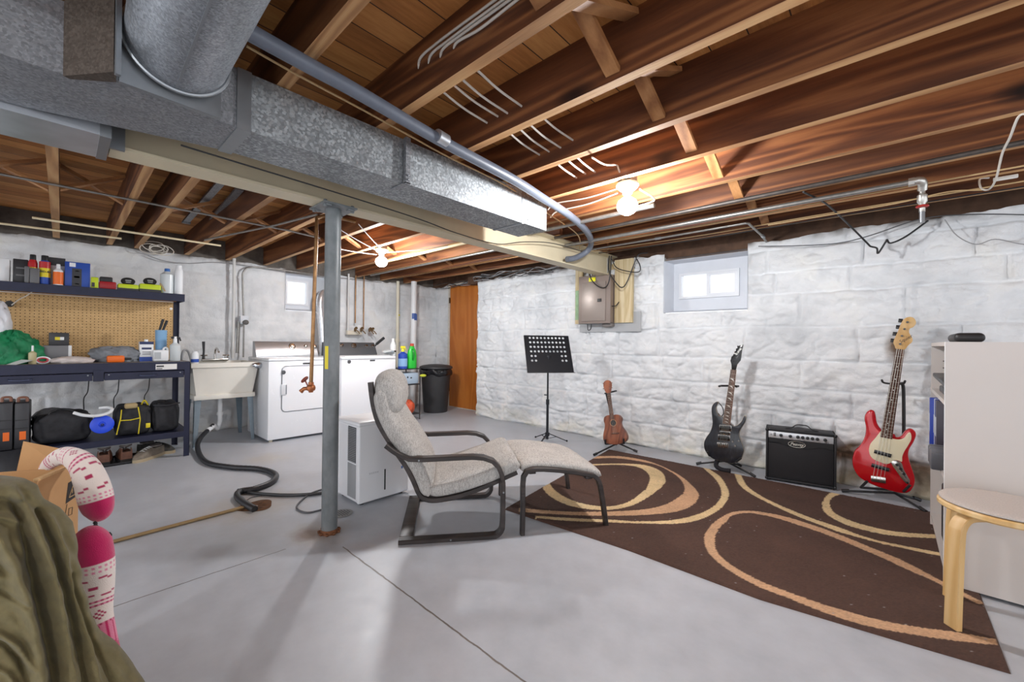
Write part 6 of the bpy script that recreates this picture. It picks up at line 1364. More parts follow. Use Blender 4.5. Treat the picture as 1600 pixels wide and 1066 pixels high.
root, w, h, cy = boxi(-4.95, 218, 240, 534, 562, .08, ZT, 'cleaner_carton', 'blue and white carton with white cap near the right end of the worktop', 'carton', WH, parts=[('blue_base', 0, 1, 0, .22, BLU), ('blue_top', 0, 1, .86, 1, P_('navy_print', (30, 44, 90))), ('print_line', .15, .85, .60, .70, MATS['navy_print']), ('print_line', .2, .8, .45, .49, GRY), ('print_line', .2, .8, .35, .39, GRY)])
mb = MB(); mb.cyl((0, 0, h), (0, 0, h + .02), .014); mb.build('cap', WH, root, local=True)
c0 = pl(251, 543, 0, -4.98)
root, w, h, cy = boxi(-4.90, 239, 264, 547, 562.5, .07, ZT, 'white_jug', 'low white jug with side handle in front of the blue cup', 'jug', WH, .012, parts=[('label', .1, .5, .2, .8, P_('pale_grey_label', (180, 184, 188)))])
mb = MB(); mb.tube(spline([(0, w * .15, h * .95), (0, w * .25, h * 1.18), (0, w * .42, h * 1.15), (0, w * .47, h * .8)], 5), .008, 8); mb.build('handle', WH, root, local=True)
cy, w, zb, zt = R_(-5.02, 242, 261, 516, 556); root = thing('blue_cup', 'tall light blue container holding black handled tools on the worktop', 'container', (-5.02, cy, ZT))
mb = MB(); h = zt - ZT; mb.lathe([(0, 0), (w / 2 * .9, 0), (w / 2, h), (w / 2 - .003, h), (w / 2 * .88, .005), (0, .005)], (0, 0, 0), 24); mb.build('cup', P_('cup_blue', (124, 168, 206)), root, local=True)
for k, (a, b) in enumerate((((249, 517), (255, 499)), ((254, 518), (261, 501)))):
    A = pl(*a, 0, -5.02); B_ = pl(*b, 0, -5.02); mb = MB(); mb.tube([A - (B_ - A) * 1.0, A, B_], [.004, .009, .011], 10); tag(mb.build('pliers', M_BLK), ['black tool handle in the light blue container, the left one', 'black tool handle in the light blue container, the right one'][k], 'tool')
rc, r, hb = can(-4.93, 265, 282, 526, 562, ZT, 'translucent white spray bottle with black trigger at the right end of the worktop', CLR, WH, [], name='spray_bottle', capfrac=.25, neck=.45)
mb = MB(); hh = hb * 1.2; mb.rbox((0, 0, hh + .012), (.022, .06, .022), .006); mb.rbox((0, .035, hh - .0), (.012, .012, .04), .004, R=Matrix.Rotation(.3, 3, 'X')); mb.build('trigger_head', M_BLK, rc, local=True)
mb = MB(); c = pl(26, 562, 0, -4.8); mb.add([(c.x - .02, c.y - .05, ZT + .001), (c.x + .04, c.y + .0, ZT + .001), (c.x - .0, c.y + .08, ZT + .03), (c.x - .07, c.y + .02, ZT + .035)], [(0, 1, 2, 3)]); mb.add([(c.x - .02, c.y - .05, ZT), (c.x + .04, c.y + .0, ZT), (c.x - .0, c.y + .08, ZT + .029), (c.x - .07, c.y + .02, ZT + .034)], [(3, 2, 1, 0)]); tag(mb.build('folded_paper', WH, fix=False), 'bent sheet of white paper left of the small pump bottle', 'paper')
# lower shelf things
ZL = .2285
for k, (a, b, l) in enumerate(((-4, 20, 'dark tool case with orange latch, leftmost under the worktop'), (22, 46, 'dark tool case with orange latch and grey strap, second from the left'))):
    root, w, h, cy = boxi(-4.76, a, b, 630, 690, .30, ZL, 'tool_case', l, 'case', DKG, .01, parts=[('orange_latch', .35, .78, .20, .38, ORG), ('ridge', .05, .95, .62, .64, M_BLK), ('ridge', .05, .95, .44, .46, M_BLK)])
    mb = MB(); mb.tube(spline([(.06, -w * .3, h), (.06, -w * .25, h + .03), (.06, w * .25, h + .03), (.06, w * .3, h)], 5), .009, 8); mb.build('handle', P_('copper_brown', (150, 104, 84)), root, local=True)
M_NYL = mat('black_nylon', (36, 36, 40), .75, var=.35, sc=26, bump=.4, bsc=40)
def bagi(X, x0, x1, y0, dep, zb, name, label, m, seed, parts=None, sag=.12):
    cy, w, _, zt = R_(X, x0, x1, y0, y0 + 5); h = zt - zb; root = thing(name, label, 'bag', (X - dep / 2, cy, zb)); rs = random.Random(seed); ph = [rs.uniform(0, 6) for _ in range(8)]; mb = MB()
    def f(u, v):
        a = 2 * PI * u; b = PI * v; s = math.sin(b) ** .35; ca = math.copysign(abs(math.cos(a)) ** .45, math.cos(a)); sa = math.copysign(abs(math.sin(a)) ** .45, math.sin(a)); cz = math.copysign(abs(math.cos(b)) ** .5, math.cos(b))
        wr = 1 + .03 * math.sin(6 * a + ph[0] + 4 * b) + .025 * math.sin(11 * a + ph[1] - 5 * b)
        z = h / 2 + cz * h / 2 * (1 - sag * (ca ** 2 * .0 + sa ** 2) * (cz > 0)) ; z += .008 * math.sin(5 * a + ph[2]) * (cz > 0)
        return (dep / 2 * ca * s * wr, w / 2 * sa * s * wr, max(z, 0.0))
    mb.grid(f, 56, 28, close_u=True); mb.build('body', m, root, local=True, angle=180); return root, w, h
root, w, h = bagi(-4.78, 50, 145, 643, .34, ZL, 'duffel_bag', 'large slumped black nylon bag on the lower shelf of the workbench', M_NYL, 4, sag=.3)
mb = MB(); mb.tube(spline([(.12, -w * .3, h * .7), (.14, -w * .2, h * 1.0), (.1, 0, h * 1.04), (.14, w * .2, h * .92), (.16, w * .3, h * .55)], 6), .007, 8); mb.build('strap', M_BLK, root, local=True)
cy, w, z0_, z1_ = R_(-4.74, 139, 180, 648, 680); c = Vector((-4.76, cy, (z0_ + z1_) / 2)); c.z = max(c.z, ZL + w / 2 * .82)
root = thing('cord_reel', 'round blue cord reel on the lower shelf between the black bags', 'reel', (c.x, c.y, ZL)); r = w / 2 * .95; rz = c.z - ZL
mb = MB(); mb.lathe([(0, 0), (r * .96, 0), (r, .004), (r, .010), (r * .9, .014), (r * .3, .010), (.016, .02), (0, .02)], c, 40, ax=(1, 0, .12))
mb.v = [(x, y, c.z + (z - c.z) * min(1, rz / r)) for x, y, z in mb.v]; mb.build('front_disc', P_('reel_blue', (28, 74, 222), .35), root)
mb = MB(); mb.lathe([(0, -.10), (r * .96, -.10), (r, -.095), (r * .95, -.085), (r * .5, -.08), (r * .5, 0), (0, 0)], c, 32, ax=(1, 0, .12)); mb.v = [(x, y, c.z + (z - c.z) * min(1, rz / r)) for x, y, z in mb.v]; mb.build('drum', P_('reel_blue', (28, 74, 222), .35), root)
mb = MB(); mb.ball(c + Vector((.022, 0, 0)), .012, 12, 8); mb.build('hub_knob', P_('dark_blue_knob', (20, 40, 110)), root)
wire('white_cable', 'white hose looped above the blue cord reel', [pl(115, 645, 0, -4.74), pl(130, 649, 0, -4.72), pl(150, 650, 0, -4.71), pl(168, 646, 0, -4.71), pl(175, 640, 0, -4.73), pl(168, 637, 0, -4.78), pl(155, 638, 0, -4.80)], .012, WH, 'hose')
root, w, h = bagi(-4.77, 180, 238, 634, .28, ZL, 'tool_bag', 'black tool bag with yellow piping on the lower shelf', M_NYL, 8, sag=.05)
M_YP = P_('yellow_piping', (222, 200, 30))
mb = MB(); fx = .155; mb.tube([(fx, -w * .46, h * .1), (fx + .002, -w * .36, h * .62), (fx + .004, -w * .34, h * .9)], .004, 6); mb.build('yellow_piping', M_YP, root, local=True)
mb = MB(); mb.tube([(fx, w * .12, h * .05), (fx + .004, w * .16, h * .55), (fx + .004, w * .1, h * .95)], .004, 6); mb.build('yellow_piping', M_YP, root, local=True)
mb = MB(); mb.tube([(fx + .002, -w * .36, h * .55), (fx + .006, -w * .1, h * .54), (fx + .004, w * .15, h * .58)], .004, 6); mb.build('yellow_piping', M_YP, root, local=True)
mb = MB(); mb.rbox((fx, w * .38, h * .30), (.01, .03, .04), .003); mb.build('yellow_buckle', M_YP, root, local=True)
mb = MB(); mb.rbox((fx - .02, -.02, h * 1.0), (.06, w * .35, .045), .015, 3); mb.build('rag_in_pocket', P_('tan_rag', (170, 150, 110), .9), root, local=True)
mb = MB(); mb.tube(spline([(.05, w * .2, h * .9), (.07, w * .3, h * 1.12), (.06, w * .42, h * .95)], 5), .006, 8); mb.build('yellow_handle', M_YP, root, local=True)
root, w, h = bagi(-4.77, 239, 282, 629, .26, ZL, 'tote_bag', 'square black nylon tote, rightmost on the lower shelf', M_NYL, 12, sag=.0)
mb = MB(); mb.tube([(.12, -w * .48, h * .93), (.14, 0, h * .90), (.12, w * .48, h * .95)], .006, 8); mb.build('rim_seam', DKG, root, local=True)
cy, w, z0_, z1_ = R_(-5.1, 50, 105, 633, 655); lump('folded_sacks', 'grey and blue plastic sacks piled behind the large black bag', 'sacks', (-5.05, cy, ZL + .13), (.10, w / 2, .13), P_('sack_grey', (128, 128, 130)), 44, .1, zmin=ZL, n=40, folds=.06)
for k, (x, y0, y1) in enumerate(((133, 598, 640), (180, 598, 638), (228, 594, 628))):
    wire('black_cable', ['black cord hanging below the worktop, left of three', 'black cord hanging below the worktop, middle of three', 'black cord hanging below the worktop, right of three'][k], [pl(x + 6, y0 - 6, 0, -5.2), pl(x + 4, y0 + 14, 0, -5.2), pl(x - 2, y0 + 25, 0, -5.2), pl(x - 2, y1, 0, -5.2)], .004, M_CABB)
# footwear under the bench
def shoe(x, y, rz, label, upper, sole, L=.29, Wd=.10, H=.09, ankle=0, lace=None, z=0, cat='shoe'):
    root = thing('boot' if ankle > .05 else 'shoe', label, cat, (x, y, z), rz)
    def hw(u): return Wd / 2 * (.62 + .38 * math.sin(PI * min(1, u * .9 + .05)) ** .6) * (1 - max(0, u - .82) ** 2 * 18)
    mb = MB(); out = [(u * L, hw(u)) for u in [i / 14 for i in range(15)]] + [(u * L, -hw(u)) for u in [i / 14 for i in range(14, -1, -1)]]
    n = len(out); mb.add([(a, b, 0) for a, b in out] + [(a, b * 1.02, .026) for a, b in out], [tuple(range(n))[::-1], tuple(range(n, 2 * n))] + [(i, (i + 1) % n, (i + 1) % n + n, i + n) for i in range(n)]); mb.build('sole', sole, root, local=True)
    def top(u):
        if u < .38: return H + ankle * (1 - (u / .38) ** 3 * .6)
        return .035 + (H - .035) * max(0, 1 - ((u - .38) / .62) ** 1.15) ** .9 * 1.0 + .012 * math.sin(PI * (u - .38) / .62)
    mb = MB(); N = 20; K = 16; vs = []
    for i in range(N + 1):
        u = .01 + .98 * i / N; t_ = top(u); w_ = hw(u) * .95; opn = u < .42
        for k in range(K + 1):
            a = PI * k / K; yy = w_ * math.copysign(abs(math.cos(a)) ** .6, math.cos(a)); zz = .024 + (t_ - .024) * math.sin(a) ** .5
            if opn and abs(k - K / 2) < 4: zz = .024 + (t_ - .024) * .55
            vs.append((u * L, yy, zz))
    mb.add(vs, [(i * (K + 1) + k, i * (K + 1) + k + 1, (i + 1) * (K + 1) + k + 1, (i + 1) * (K + 1) + k) for i in range(N) for k in range(K)] + [tuple(range(K + 1)), tuple(N * (K + 1) + k for k in range(K + 1))[::-1]])
    mb.build('upper', upper, root, local=True, angle=60)
    if ankle or True:
        mb = MB(); ring = []
        for k in range(20):
            a = 2 * PI * k / 20; uu = .21 + .17 * math.cos(a); ring.append((uu * L, hw(.21) * .75 * math.sin(a), top(max(.02, uu)) - .002))
        mb.tube(ring, .007, 8, closed=True); mb.build('collar', P_('collar_%s' % upper.name, (120, 112, 108), .9), root, local=True)
    if lace:
        for k in range(4):
            u = .46 + k * .085; mb = MB(); w_ = hw(u) * .45; t_ = top(u) + .004; mb.tube([(u * L, -w_, t_ - .008), (u * L + .004, 0, t_ + .002), (u * L, w_, t_ - .008)], .0028, 6); mb.build('lace', lace, root, local=True)
    return root
M_BRL = mat('brown_leather', (112, 72, 54), .5, var=.25, sc=30, bump=.2); M_GRS = mat('grey_suede', (124, 114, 102), .9, var=.2, sc=30, bump=.3); M_DKS = mat('dark_knit_upper', (74, 72, 68), .9, var=.3, sc=60, bump=.3); M_SOLE = P_('tan_sole', (176, 160, 132), .8); M_BSOLE = P_('black_sole', (36, 34, 32), .8)
mb = MB(); a = pl(112, 735, 2, 0); b = pl(194, 731, 2, 0); mb.box(-5.06, -4.74, .18, .50, 0, .006); 
for bb in ((-5.06, -4.74, .18, .185, .0, .02), (-5.06, -4.74, .495, .50, .0, .02), (-4.745, -4.74, .18, .50, .0, .02), (-5.06, -5.055, .18, .50, 0, .02)): mb.box(*bb)
tag(mb.build('boot_tray', M_BLK), 'black boot tray on the floor under the lower shelf', 'tray')
sb = pl(150, 731, 2, 0)
shoe(-4.78, .245, PI - .1, 'brown leather boot on the tray, partly hidden by the knitted sock', M_BRL, M_BSOLE, ankle=.05, z=.0065)
shoe(-4.78, .385, PI + .05, 'brown leather boot with grey collar on the tray, fully visible one', M_BRL, M_BSOLE, ankle=.05, z=.0065)
shoe(-4.93, .625, -.75, 'grey-brown laced sneaker on the floor pointing towards the viewer', M_GRS, M_SOLE, lace=WH, H=.10)
shoe(-4.99, .86 - .22, 1.0 - 2.3 + .0, 'x', M_DKS, M_SOLE, lace=DKG) if False else shoe(-5.12, .50, .78 - .0, 'dark sneaker with tan sole behind the front leg of the workbench', M_DKS, M_SOLE, lace=DKG, H=.10, L=.31)
root = thing('black_boot', 'tall black boot standing on the floor at the left edge of the view', 'boot', tuple(pl(18, 742, 2, 0)))
c = pl(10, 752, 2, 0) + Vector((.07, .0, 0)); mb = MB(); mb.lathe([(0, 0), (.10, 0), (.105, .02), (.10, .05), (.085, .10), (.08, .17), (.09, .24), (.095, .25), (.08, .245), (.07, .16), (0, .10)], c, 28); mb.v = [(x, y, z) for x, y, z in mb.v]; mb.build('shaft', mat('black_rubber', (34, 34, 38), .5, var=.3, sc=14, bump=.2), root)
mb = MB(); mb.tube([(c.x + .11 * math.cos(a), c.y + .11 * math.sin(a), .012) for a in [k * PI / 12 for k in range(24)]], .012, 8, closed=True); mb.build('sole_rim', M_BSOLE, root)
# ================= UTILITY SINK =================
M_TUB = mat('cream_tub_plastic', (224, 220, 210), .4, var=.03, sc=6); M_LEGB = mat('blue_grey_leg', (128, 142, 152), .5, .2, var=.06)
sk = thing('utility_sink', 'cream plastic laundry tub on blue-grey legs beside the workbench', 'sink', (-5.2, 1.14, 0))
fx, bxk, y0, y1, zt, zb = -4.95, -5.50, .845, 1.428, .825, .50
def frust(mb, a, b, flip=False):
    (x0, x1, ya, yb, z), (X0, X1, Ya, Yb, Z) = a, b
    mb.add([(x0, ya, z), (x1, ya, z), (x1, yb, z), (x0, yb, z), (X0, Ya, Z), (X1, Ya, Z), (X1, Yb, Z), (X0, Yb, Z)], [(0, 1, 5, 4), (1, 2, 6, 5), (2, 3, 7, 6), (3, 0, 4, 7)])
mb = MB(); t_ = (bxk, fx, y0, y1, zt)
frust(mb, (bxk, fx, y0, y1, zt), (bxk, fx, y0, y1, zt - .045)); frust(mb, (bxk, fx, y0, y1, zt - .045), (bxk, fx - .012, y0 + .012, y1 - .012, zt - .05))
frust(mb, (bxk, fx - .012, y0 + .012, y1 - .012, zt - .05), (bxk + .04, fx - .05, y0 + .05, y1 - .05, zb)); 
frust(mb, (bxk, fx, y0, y1, zt), (bxk + .03, fx - .03, y0 + .03, y1 - .03, zt)); frust(mb, (bxk + .03, fx - .03, y0 + .03, y1 - .03, zt), (bxk + .07, fx - .08, y0 + .08, y1 - .08, zb + .02))
mb.add([(bxk + .04, y0 + .05, zb), (fx - .05, y0 + .05, zb), (fx - .05, y1 - .05, zb), (bxk + .04, y1 - .05, zb)], [(0, 1, 2, 3)]); mb.add([(bxk + .07, y0 + .08, zb + .02), (fx - .08, y0 + .08, zb + .02), (fx - .08, y1 - .08, zb + .02), (bxk + .07, y1 - .08, zb + .02)], [(3, 2, 1, 0)])
mb.build('basin', M_TUB, sk)
mb = MB(); mb.rbox(((fx + bxk) / 2 - .0, (y0 + y1) / 2, zb - .018), (fx - bxk - .06, y1 - y0 - .06, .045), .004); mb.build('base_band', M_TUB, sk)
for x, sx_ in ((fx - .06, 1), (bxk + .05, -1)):
    for y, sy_ in ((y0 + .04, -1), (y1 - .04, 1)):
        mb = MB(); top = Vector((x, y, zb - .04)); bot = Vector((x + sx_ * .02, y + sy_ * .012, .0)); w0, w1 = .055, .028
        for d_ in (Vector((0, -sy_, 0)), Vector((-sx_, 0, 0))):
            tn = Vector((.004 * sx_, 0, 0)) if d_.x == 0 else Vector((0, .004 * sy_, 0))
            vs = [top, top + d_ * w0, bot + d_ * w1, bot]; mb.add(vs + [v - tn for v in vs], [(0, 1, 2, 3), (7, 6, 5, 4), (0, 4, 5, 1), (1, 5, 6, 2), (2, 6, 7, 3), (3, 7, 4, 0)])
        mb.build('leg', M_LEGB, sk)
mb = MB(); fc = Vector((-5.46, 1.14, zt)); mb.rbox(fc + Vector((0, 0, .012)), (.06, .24, .024), .006); mb.tube(spline([tuple(fc + Vector((0, .0, .02))), tuple(fc + Vector((0, 0, .10))), tuple(fc + Vector((.06, 0, .14))), tuple(fc + Vector((.16, 0, .10)))], 6), .009, 10); mb.build('faucet', M_CHROME, sk)
for s in (-.1, .1): mb = MB(); mb.cyl(fc + Vector((0, s, .02)), fc + Vector((0, s, .055)), .012); mb.tube([fc + Vector((0, s - .03, .06)), fc + Vector((0, s + .03, .06))], .007, 8); mb.build('tap_handle', M_CHROME, sk)
mb = MB(); mb.tube(spline([(-5.44, .93, zt), (-5.42, .90, zt + .10), (-5.38, .86, zt + .12), (-5.30, .83, zt + .08), (-5.25, .82, zt + .0)], 6), .011, 10); mb.build('spray_hose', P_('hose_grey', (150, 154, 158)), sk)
mb = MB(); mb.tube([(-5.45, 1.03, zt), (-5.44, 1.035, zt + .1), (-5.43, 1.03, zt + .21)], [.012, .009, .014], 10); mb.build('brush_handle', DKG, sk)
mb = MB(); dr_ = Vector((-5.22, 1.14, 0)); mb.tube([dr_ + Vector((0, 0, zb - .04)), dr_ + Vector((0, 0, .20)), dr_ + Vector((.0, -.01, .15)), dr_ + Vector((.03, -.03, .125)), dr_ + Vector((.06, -.05, .15)), dr_ + Vector((.08, -.07, .17))], .021, 14); mb.tube([dr_ + Vector((0, 0, .26)), dr_ + Vector((0, 0, .29))], .028, 14); mb.build('drain_pipe', M_PVC, sk)
mb = MB(); c = pl(402, 571, 0, -4.93); M_FOIL = mat('crumpled_foil', (196, 200, 206), .22, .95, var=.2, sc=60, bump=.8, bsc=60)
lump('foil_cap', 'crumpled silver foil wrapped on the right rim of the utility sink', 'foil', c + Vector((0, .01, .0)), (.03, .06, .03), M_FOIL, 5, .15)
lump('dark_rag', 'dark grey rag behind the crumpled foil by the dryer', 'rag', pl(409, 580, 0, -5.1) + Vector((-.02, .0, .0)), (.04, .05, .045), DKG, 6, .15)
rc, r, hb = can(-5.06, 299, 311, 549, 570, zt + .0, 'white bottle with blue label on the left rim of the sink', WH, WH, [(.1, .4, BLU)], name='soap_bottle', capfrac=.1, neck=.8)
rc.location = (-4.975, .877, zt + .001); 
mb = MB(); c = Vector((-5.786, 1.0, .28)); mb.rbox(c, (.012, .10, .12), .003); tag(mb.build('white_tile', WH), 'small white square plate on the wall below the sink', 'plate')
# ================= DRYER =================
M_ENA = plain('white_enamel', (236, 238, 242), .25, coat=.2); M_GAP = plain('gap_shadow_grey', (120, 122, 128), .5); M_CONS = plain('brushed_console', (176, 178, 182), .32, .75); M_CONS2 = plain('dark_console', (104, 106, 110), .38, .6)
def appliance(name, label, X0, X1, Y0, Y1, zt, cat, parts):
    root = thing(name, label, cat, ((X0 + X1) / 2, (Y0 + Y1) / 2, 0)); mb = MB(); mb.rbox(((X0 + X1) / 2, (Y0 + Y1) / 2, (zt - .03 + .025) / 2), (X1 - X0, Y1 - Y0, zt - .03 - .025), .006, 2); mb.build('cabinet', M_ENA, root)
    mb = MB(); mb.rbox(((X0 + X1) / 2, (Y0 + Y1) / 2, zt - .0135), (X1 - X0 + .008, Y1 - Y0 + .004, .027), .008, 3); mb.build('top_panel', M_ENA, root)
    for x in (X0 + .05, X1 - .04):
        for y in (Y0 + .04, Y1 - .04): mb = MB(); mb.cyl((x, y, 0), (x, y, .03), .018, seg=12); mb.build('foot', P_('foot_cream', (200, 190, 170)), root)
    return root
def console(root, X, Y0, Y1, z0, z1, m, knobs, rr=.014):
    mb = MB(); prof = [(X, z0), (X, z0 + .02), (X - .075, z1 - .01), (X - .09, z1), (X - .13, z1), (X - .14, z0)]
    n = len(prof); mb.add([(x, y, z) for y in (Y0, Y1) for x, z in prof], [tuple(range(n)), tuple(range(2 * n - 1, n - 1, -1))] + [(i, i + n, (i + 1) % n + n, (i + 1) % n) for i in range(n)]); mb.build('console', m, root)
    nx = Vector((z1 - .03 - z0, 0, .075)).normalized()
    for (y, z, r) in knobs:
        u = (z - z0 - .02) / (z1 - .01 - z0 - .02); c = Vector((X - .075 * u, y, z)); mb = MB(); mb.lathe([(0, 0), (r * 1.25, 0), (r * 1.25, .003), (r, .004), (r * .9, .022), (0, .024)], c, 24, ax=nx); kb = mb.build('knob', M_CHROME, root)
        mb = MB(); mb.lathe([(r * 1.3, .0005), (r * 1.5, .0005), (r * 1.5, .0015), (r * 1.3, .0015)], c, 24, ax=nx); mb.build('dial_ring', DKG, root)
dry = appliance('dryer', 'white clothes dryer with silver console left of the grey column', -5.38, -4.70, 1.438, 2.125, .868, 'dryer', None)
kn = lambda x, y, X, r: (pl(x, y, 0, X).y, pl(x, y, 0, X).z, r)
console(dry, -5.14, 1.45, 2.115, .868, 1.045, M_CONS, [kn(457, 541, -5.18, .026), kn(478, 541, -5.18, .014), kn(492, 542, -5.18, .018)])
a = pl(438.5, 644.5, 0, -4.70); b = pl(441, 572.5, 0, -4.70); dy0, dz0, dz1 = a.y + .005, a.z, b.z; dy1 = 2.06
def rr_pts(y0, y1, z0, z1, r, n=6):
    out = []
    for cx, cz, a0 in ((y1 - r, z1 - r, 0), (y0 + r, z1 - r, 90), (y0 + r, z0 + r, 180), (y1 - r, z0 + r, 270)):
        for k in range(n + 1): q = math.radians(a0 + 90 * k / n); out.append((cx + r * math.cos(q), cz + r * math.sin(q)))
    return out
pts = rr_pts(dy0, dy1, dz0, dz1, .045)
mb = MB(); mb.tube([(-4.6985, y, z) for y, z in pts], .0035, 6, closed=True); mb.build('door_gasket_line', M_GAP, dry)
mb = MB(); n = len(pts); ins = rr_pts(dy0 + .005, dy1 - .005, dz0 + .005, dz1 - .005, .042); mb.add([(-4.70, y, z) for y, z in ins] + [(-4.692, y * .995 + .005 * (dy0 + dy1) / 2, z) for y, z in ins], [tuple(range(n)), tuple(range(n, 2 * n))] + [(i, (i + 1) % n, (i + 1) % n + n, i + n) for i in range(n)]); dd = mb.build('door', M_ENA, dry)
c = pl(443.5, 609, 0, -4.69); mb = MB(); mb.rbox(c, (.012, .055, .115), .006, 3); mb.build('door_handle', P_('handle_white', (214, 216, 220), .2), dd)
mb = MB(); mb.rbox(c + Vector((.003, .022, 0)), (.012, .010, .10), .004, 3); mb.build('handle_recess', M_GAP, dd)
c = pl(443, 582, 0, -4.69); mb = MB(); mb.lathe([(0, 0), (.021, 0), (.021, .003), (0, .004)], c, 24, ax=(1, 0, 0)); mb.build('round_emblem', P_('emblem_grey', (104, 106, 110), .3, .6), dd)
c = pl(478.5, 568, 0, -4.70); mb = MB(); mb.rbox(c + Vector((.001, 0, 0)), (.003, .072, .018), .001); mb.build('name_badge', P_('badge_dark', (52, 54, 58), .3), dry)
text_mesh('MAYTAG', .013, M_CHROME, 'badge_lettering', dry, frame((-4.6965, c.y, c.z), (0, 1, 0), (0, 0, 1)), bold=.0002)
was = appliance('washer', 'white top-loading washer with dark console right of the grey column', -5.32, -4.62, 2.165, 2.865, .872, 'washer', None)
console(was, -5.06, 2.18, 2.855, .872, 1.04, M_CONS2, [kn(535, 540, -5.1, .016), kn(554, 540, -5.1, .026), kn(573, 541, -5.1, .016), kn(583, 541, -5.1, .016)])
mb = MB(); mb.rbox((-4.84, 2.515, .876), (.40, .60, .008), .003); mb.build('lid', M_ENA, was)
mb = MB(); mb.box(-4.6195, -4.619, 2.17, 2.86, .834, .837); mb.build('seam_line', M_GAP, was)
c = pl(545.5, 565.5, 0, -4.62); mb = MB(); mb.lathe([(0, 0), (.022, 0), (.022, .003), (0, .004)], c, 24, ax=(1, 0, 0)); mb.build('round_emblem', MATS['emblem_grey'], was)
c = pl(582, 563.5, 0, -4.62); mb = MB(); mb.rbox(c + Vector((.001, 0, 0)), (.003, .066, .017), .001); mb.build('name_badge', MATS['badge_dark'], was)
text_mesh('MAYTAG', .012, M_CHROME, 'badge_lettering', was, frame((-4.6165, c.y, c.z), (0, 1, 0), (0, 0, 1)), bold=.0002)
mb = MB(); q_ = Vector((-5.26, 2.83, .8725)); mb.bar(q_, pl(589, 537, 0, -5.22), .02, .02); mb.bar(pl(588, 538, 0, -5.22), pl(600, 528, 0, -5.22), .03, .03); tag(mb.build('black_tool_handle', M_BLK), 'black handle sticking up behind the washer console', 'handle')
lump('crumpled_film', 'crumpled clear plastic on the washer top near the console end', 'plastic wrap', pl(607, 550, 0, -4.95) + Vector((0, 0, -.0)), (.05, .09, .03), CLR, 15, .2)
# dryer vent hose
mb = MB(); pts = spline([tuple(pl(520, 459, 0, -5.78)), tuple(pl(510, 457, 0, -5.70)), tuple(pl(502, 462, 0, -5.66)), tuple(pl(500, 480, 0, -5.64)), tuple(pl(503, 515, 0, -5.62)), tuple(pl(505, 560, 0, -5.60))], 10)
mb.tube(pts, [.045 + .004 * (i % 2) for i in range(len(pts))], 16); tag(mb.build('vent_hose', mat('silver_vent_hose', (206, 208, 212), .3, .7)), 'pale ribbed vent hose rising to the small window behind the column', 'hose')
mb = MB(); c = pl(508, 455, 0, -5.76); mb.rbox((-5.815, c.y + .04, c.z), (.01, .30, .42), .002); tag(mb.build('vent_board', P_('panel_bluegrey', (170, 178, 186))), 'blue-grey board closing part of the small window opening', 'board')
# ================= DEHUMIDIFIER =================
M_DHW = plain('dehumidifier_white', (228, 229, 232), .32); M_DHG = plain('dehumidifier_grey', (150, 152, 154), .5)
X0, X1, Y0, Y1, H0 = -2.80, -2.487, 1.285, 1.655, .535
dh = thing('dehumidifier', 'white dehumidifier standing on the floor between the column and the armchair', 'dehumidifier', ((X0 + X1) / 2, (Y0 + Y1) / 2, 0))
cx_, cy_ = (X0 + X1) / 2, (Y0 + Y1) / 2
mb = MB(); mb.rbox((cx_, cy_, .012 + (H0 - .03) / 2), (X1 - X0 - .012, Y1 - Y0 - .006, H0 - .04), .012, 3); mb.build('housing', M_DHW, dh)
mb = MB(); mb.rbox((X1 - .016, cy_, .012 + (H0 - .03) / 2), (.034, Y1 - Y0 + .0, H0 - .035), .012, 3); mb.build('front_panel', M_DHW, dh)
mb = MB(); mb.rbox((cx_, cy_, H0 - .012), (X1 - X0 + .012, Y1 - Y0 + .008, .03), .012, 3); mb.build('top_panel', M_DHW, dh)
mb = MB(); mb.rbox((X0 + .012, cy_, .012 + (H0 - .03) / 2), (.05, Y1 - Y0, H0 - .035), .012, 3); mb.build('rear_panel', M_DHW, dh)
mb = MB(); mb.rbox((X1 - .095, Y0 + .0015, .385), (.105, .004, .23), .002); mb.build('grille_back', plain('grille_dark', (66, 68, 72), .6), dh)
gm = MB()
for k in range(20): gm.rbox((X1 - .095, Y0 - .001, .278 + k * .0112), (.105, .006, .0045), .001, 1)
gm.build('grille', M_DHG, dh)
mb = MB(); mb.rbox((X1 - .095, Y0 + .0010, .15), (.11, .003, .22), .002); mb.build('tank_side', M_DHG, dh)
c0 = pl(601.5, 733, 0, X1); c1 = pl(601.5, 765, 0, X1); mb = MB(); mb.rbox((X1 + .0012, c0.y, (c0.z + c1.z) / 2), (.003, .010, abs(c0.z - c1.z)), .001); mb.build('level_window', M_BLK, dh)
c = pl(584, 739, 0, X1); mb = MB()
for k in range(5): mb.rbox((X1 + .001, c.y - .028 + k * .014, c.z), (.002, .010, .012), .0008)
o = mb.build('faint_emboss', P_('emboss_grey', (206, 207, 210)), dh); 
c = pl(628, 730, 0, X1); mb = MB(); mb.rbox((X1 + .0012, c.y, c.z), (.002, .014, .018), .001); mb.build('blue_sticker', P_('sticker_blue', (90, 120, 180)), dh)
for x in (X0 + .04, X1 - .04):
    for y in (Y0 + .04, Y1 - .04): mb = MB(); mb.cyl((x, y, 0), (x, y, .02), .016, seg=12); mb.build('foot', M_BLK, dh)
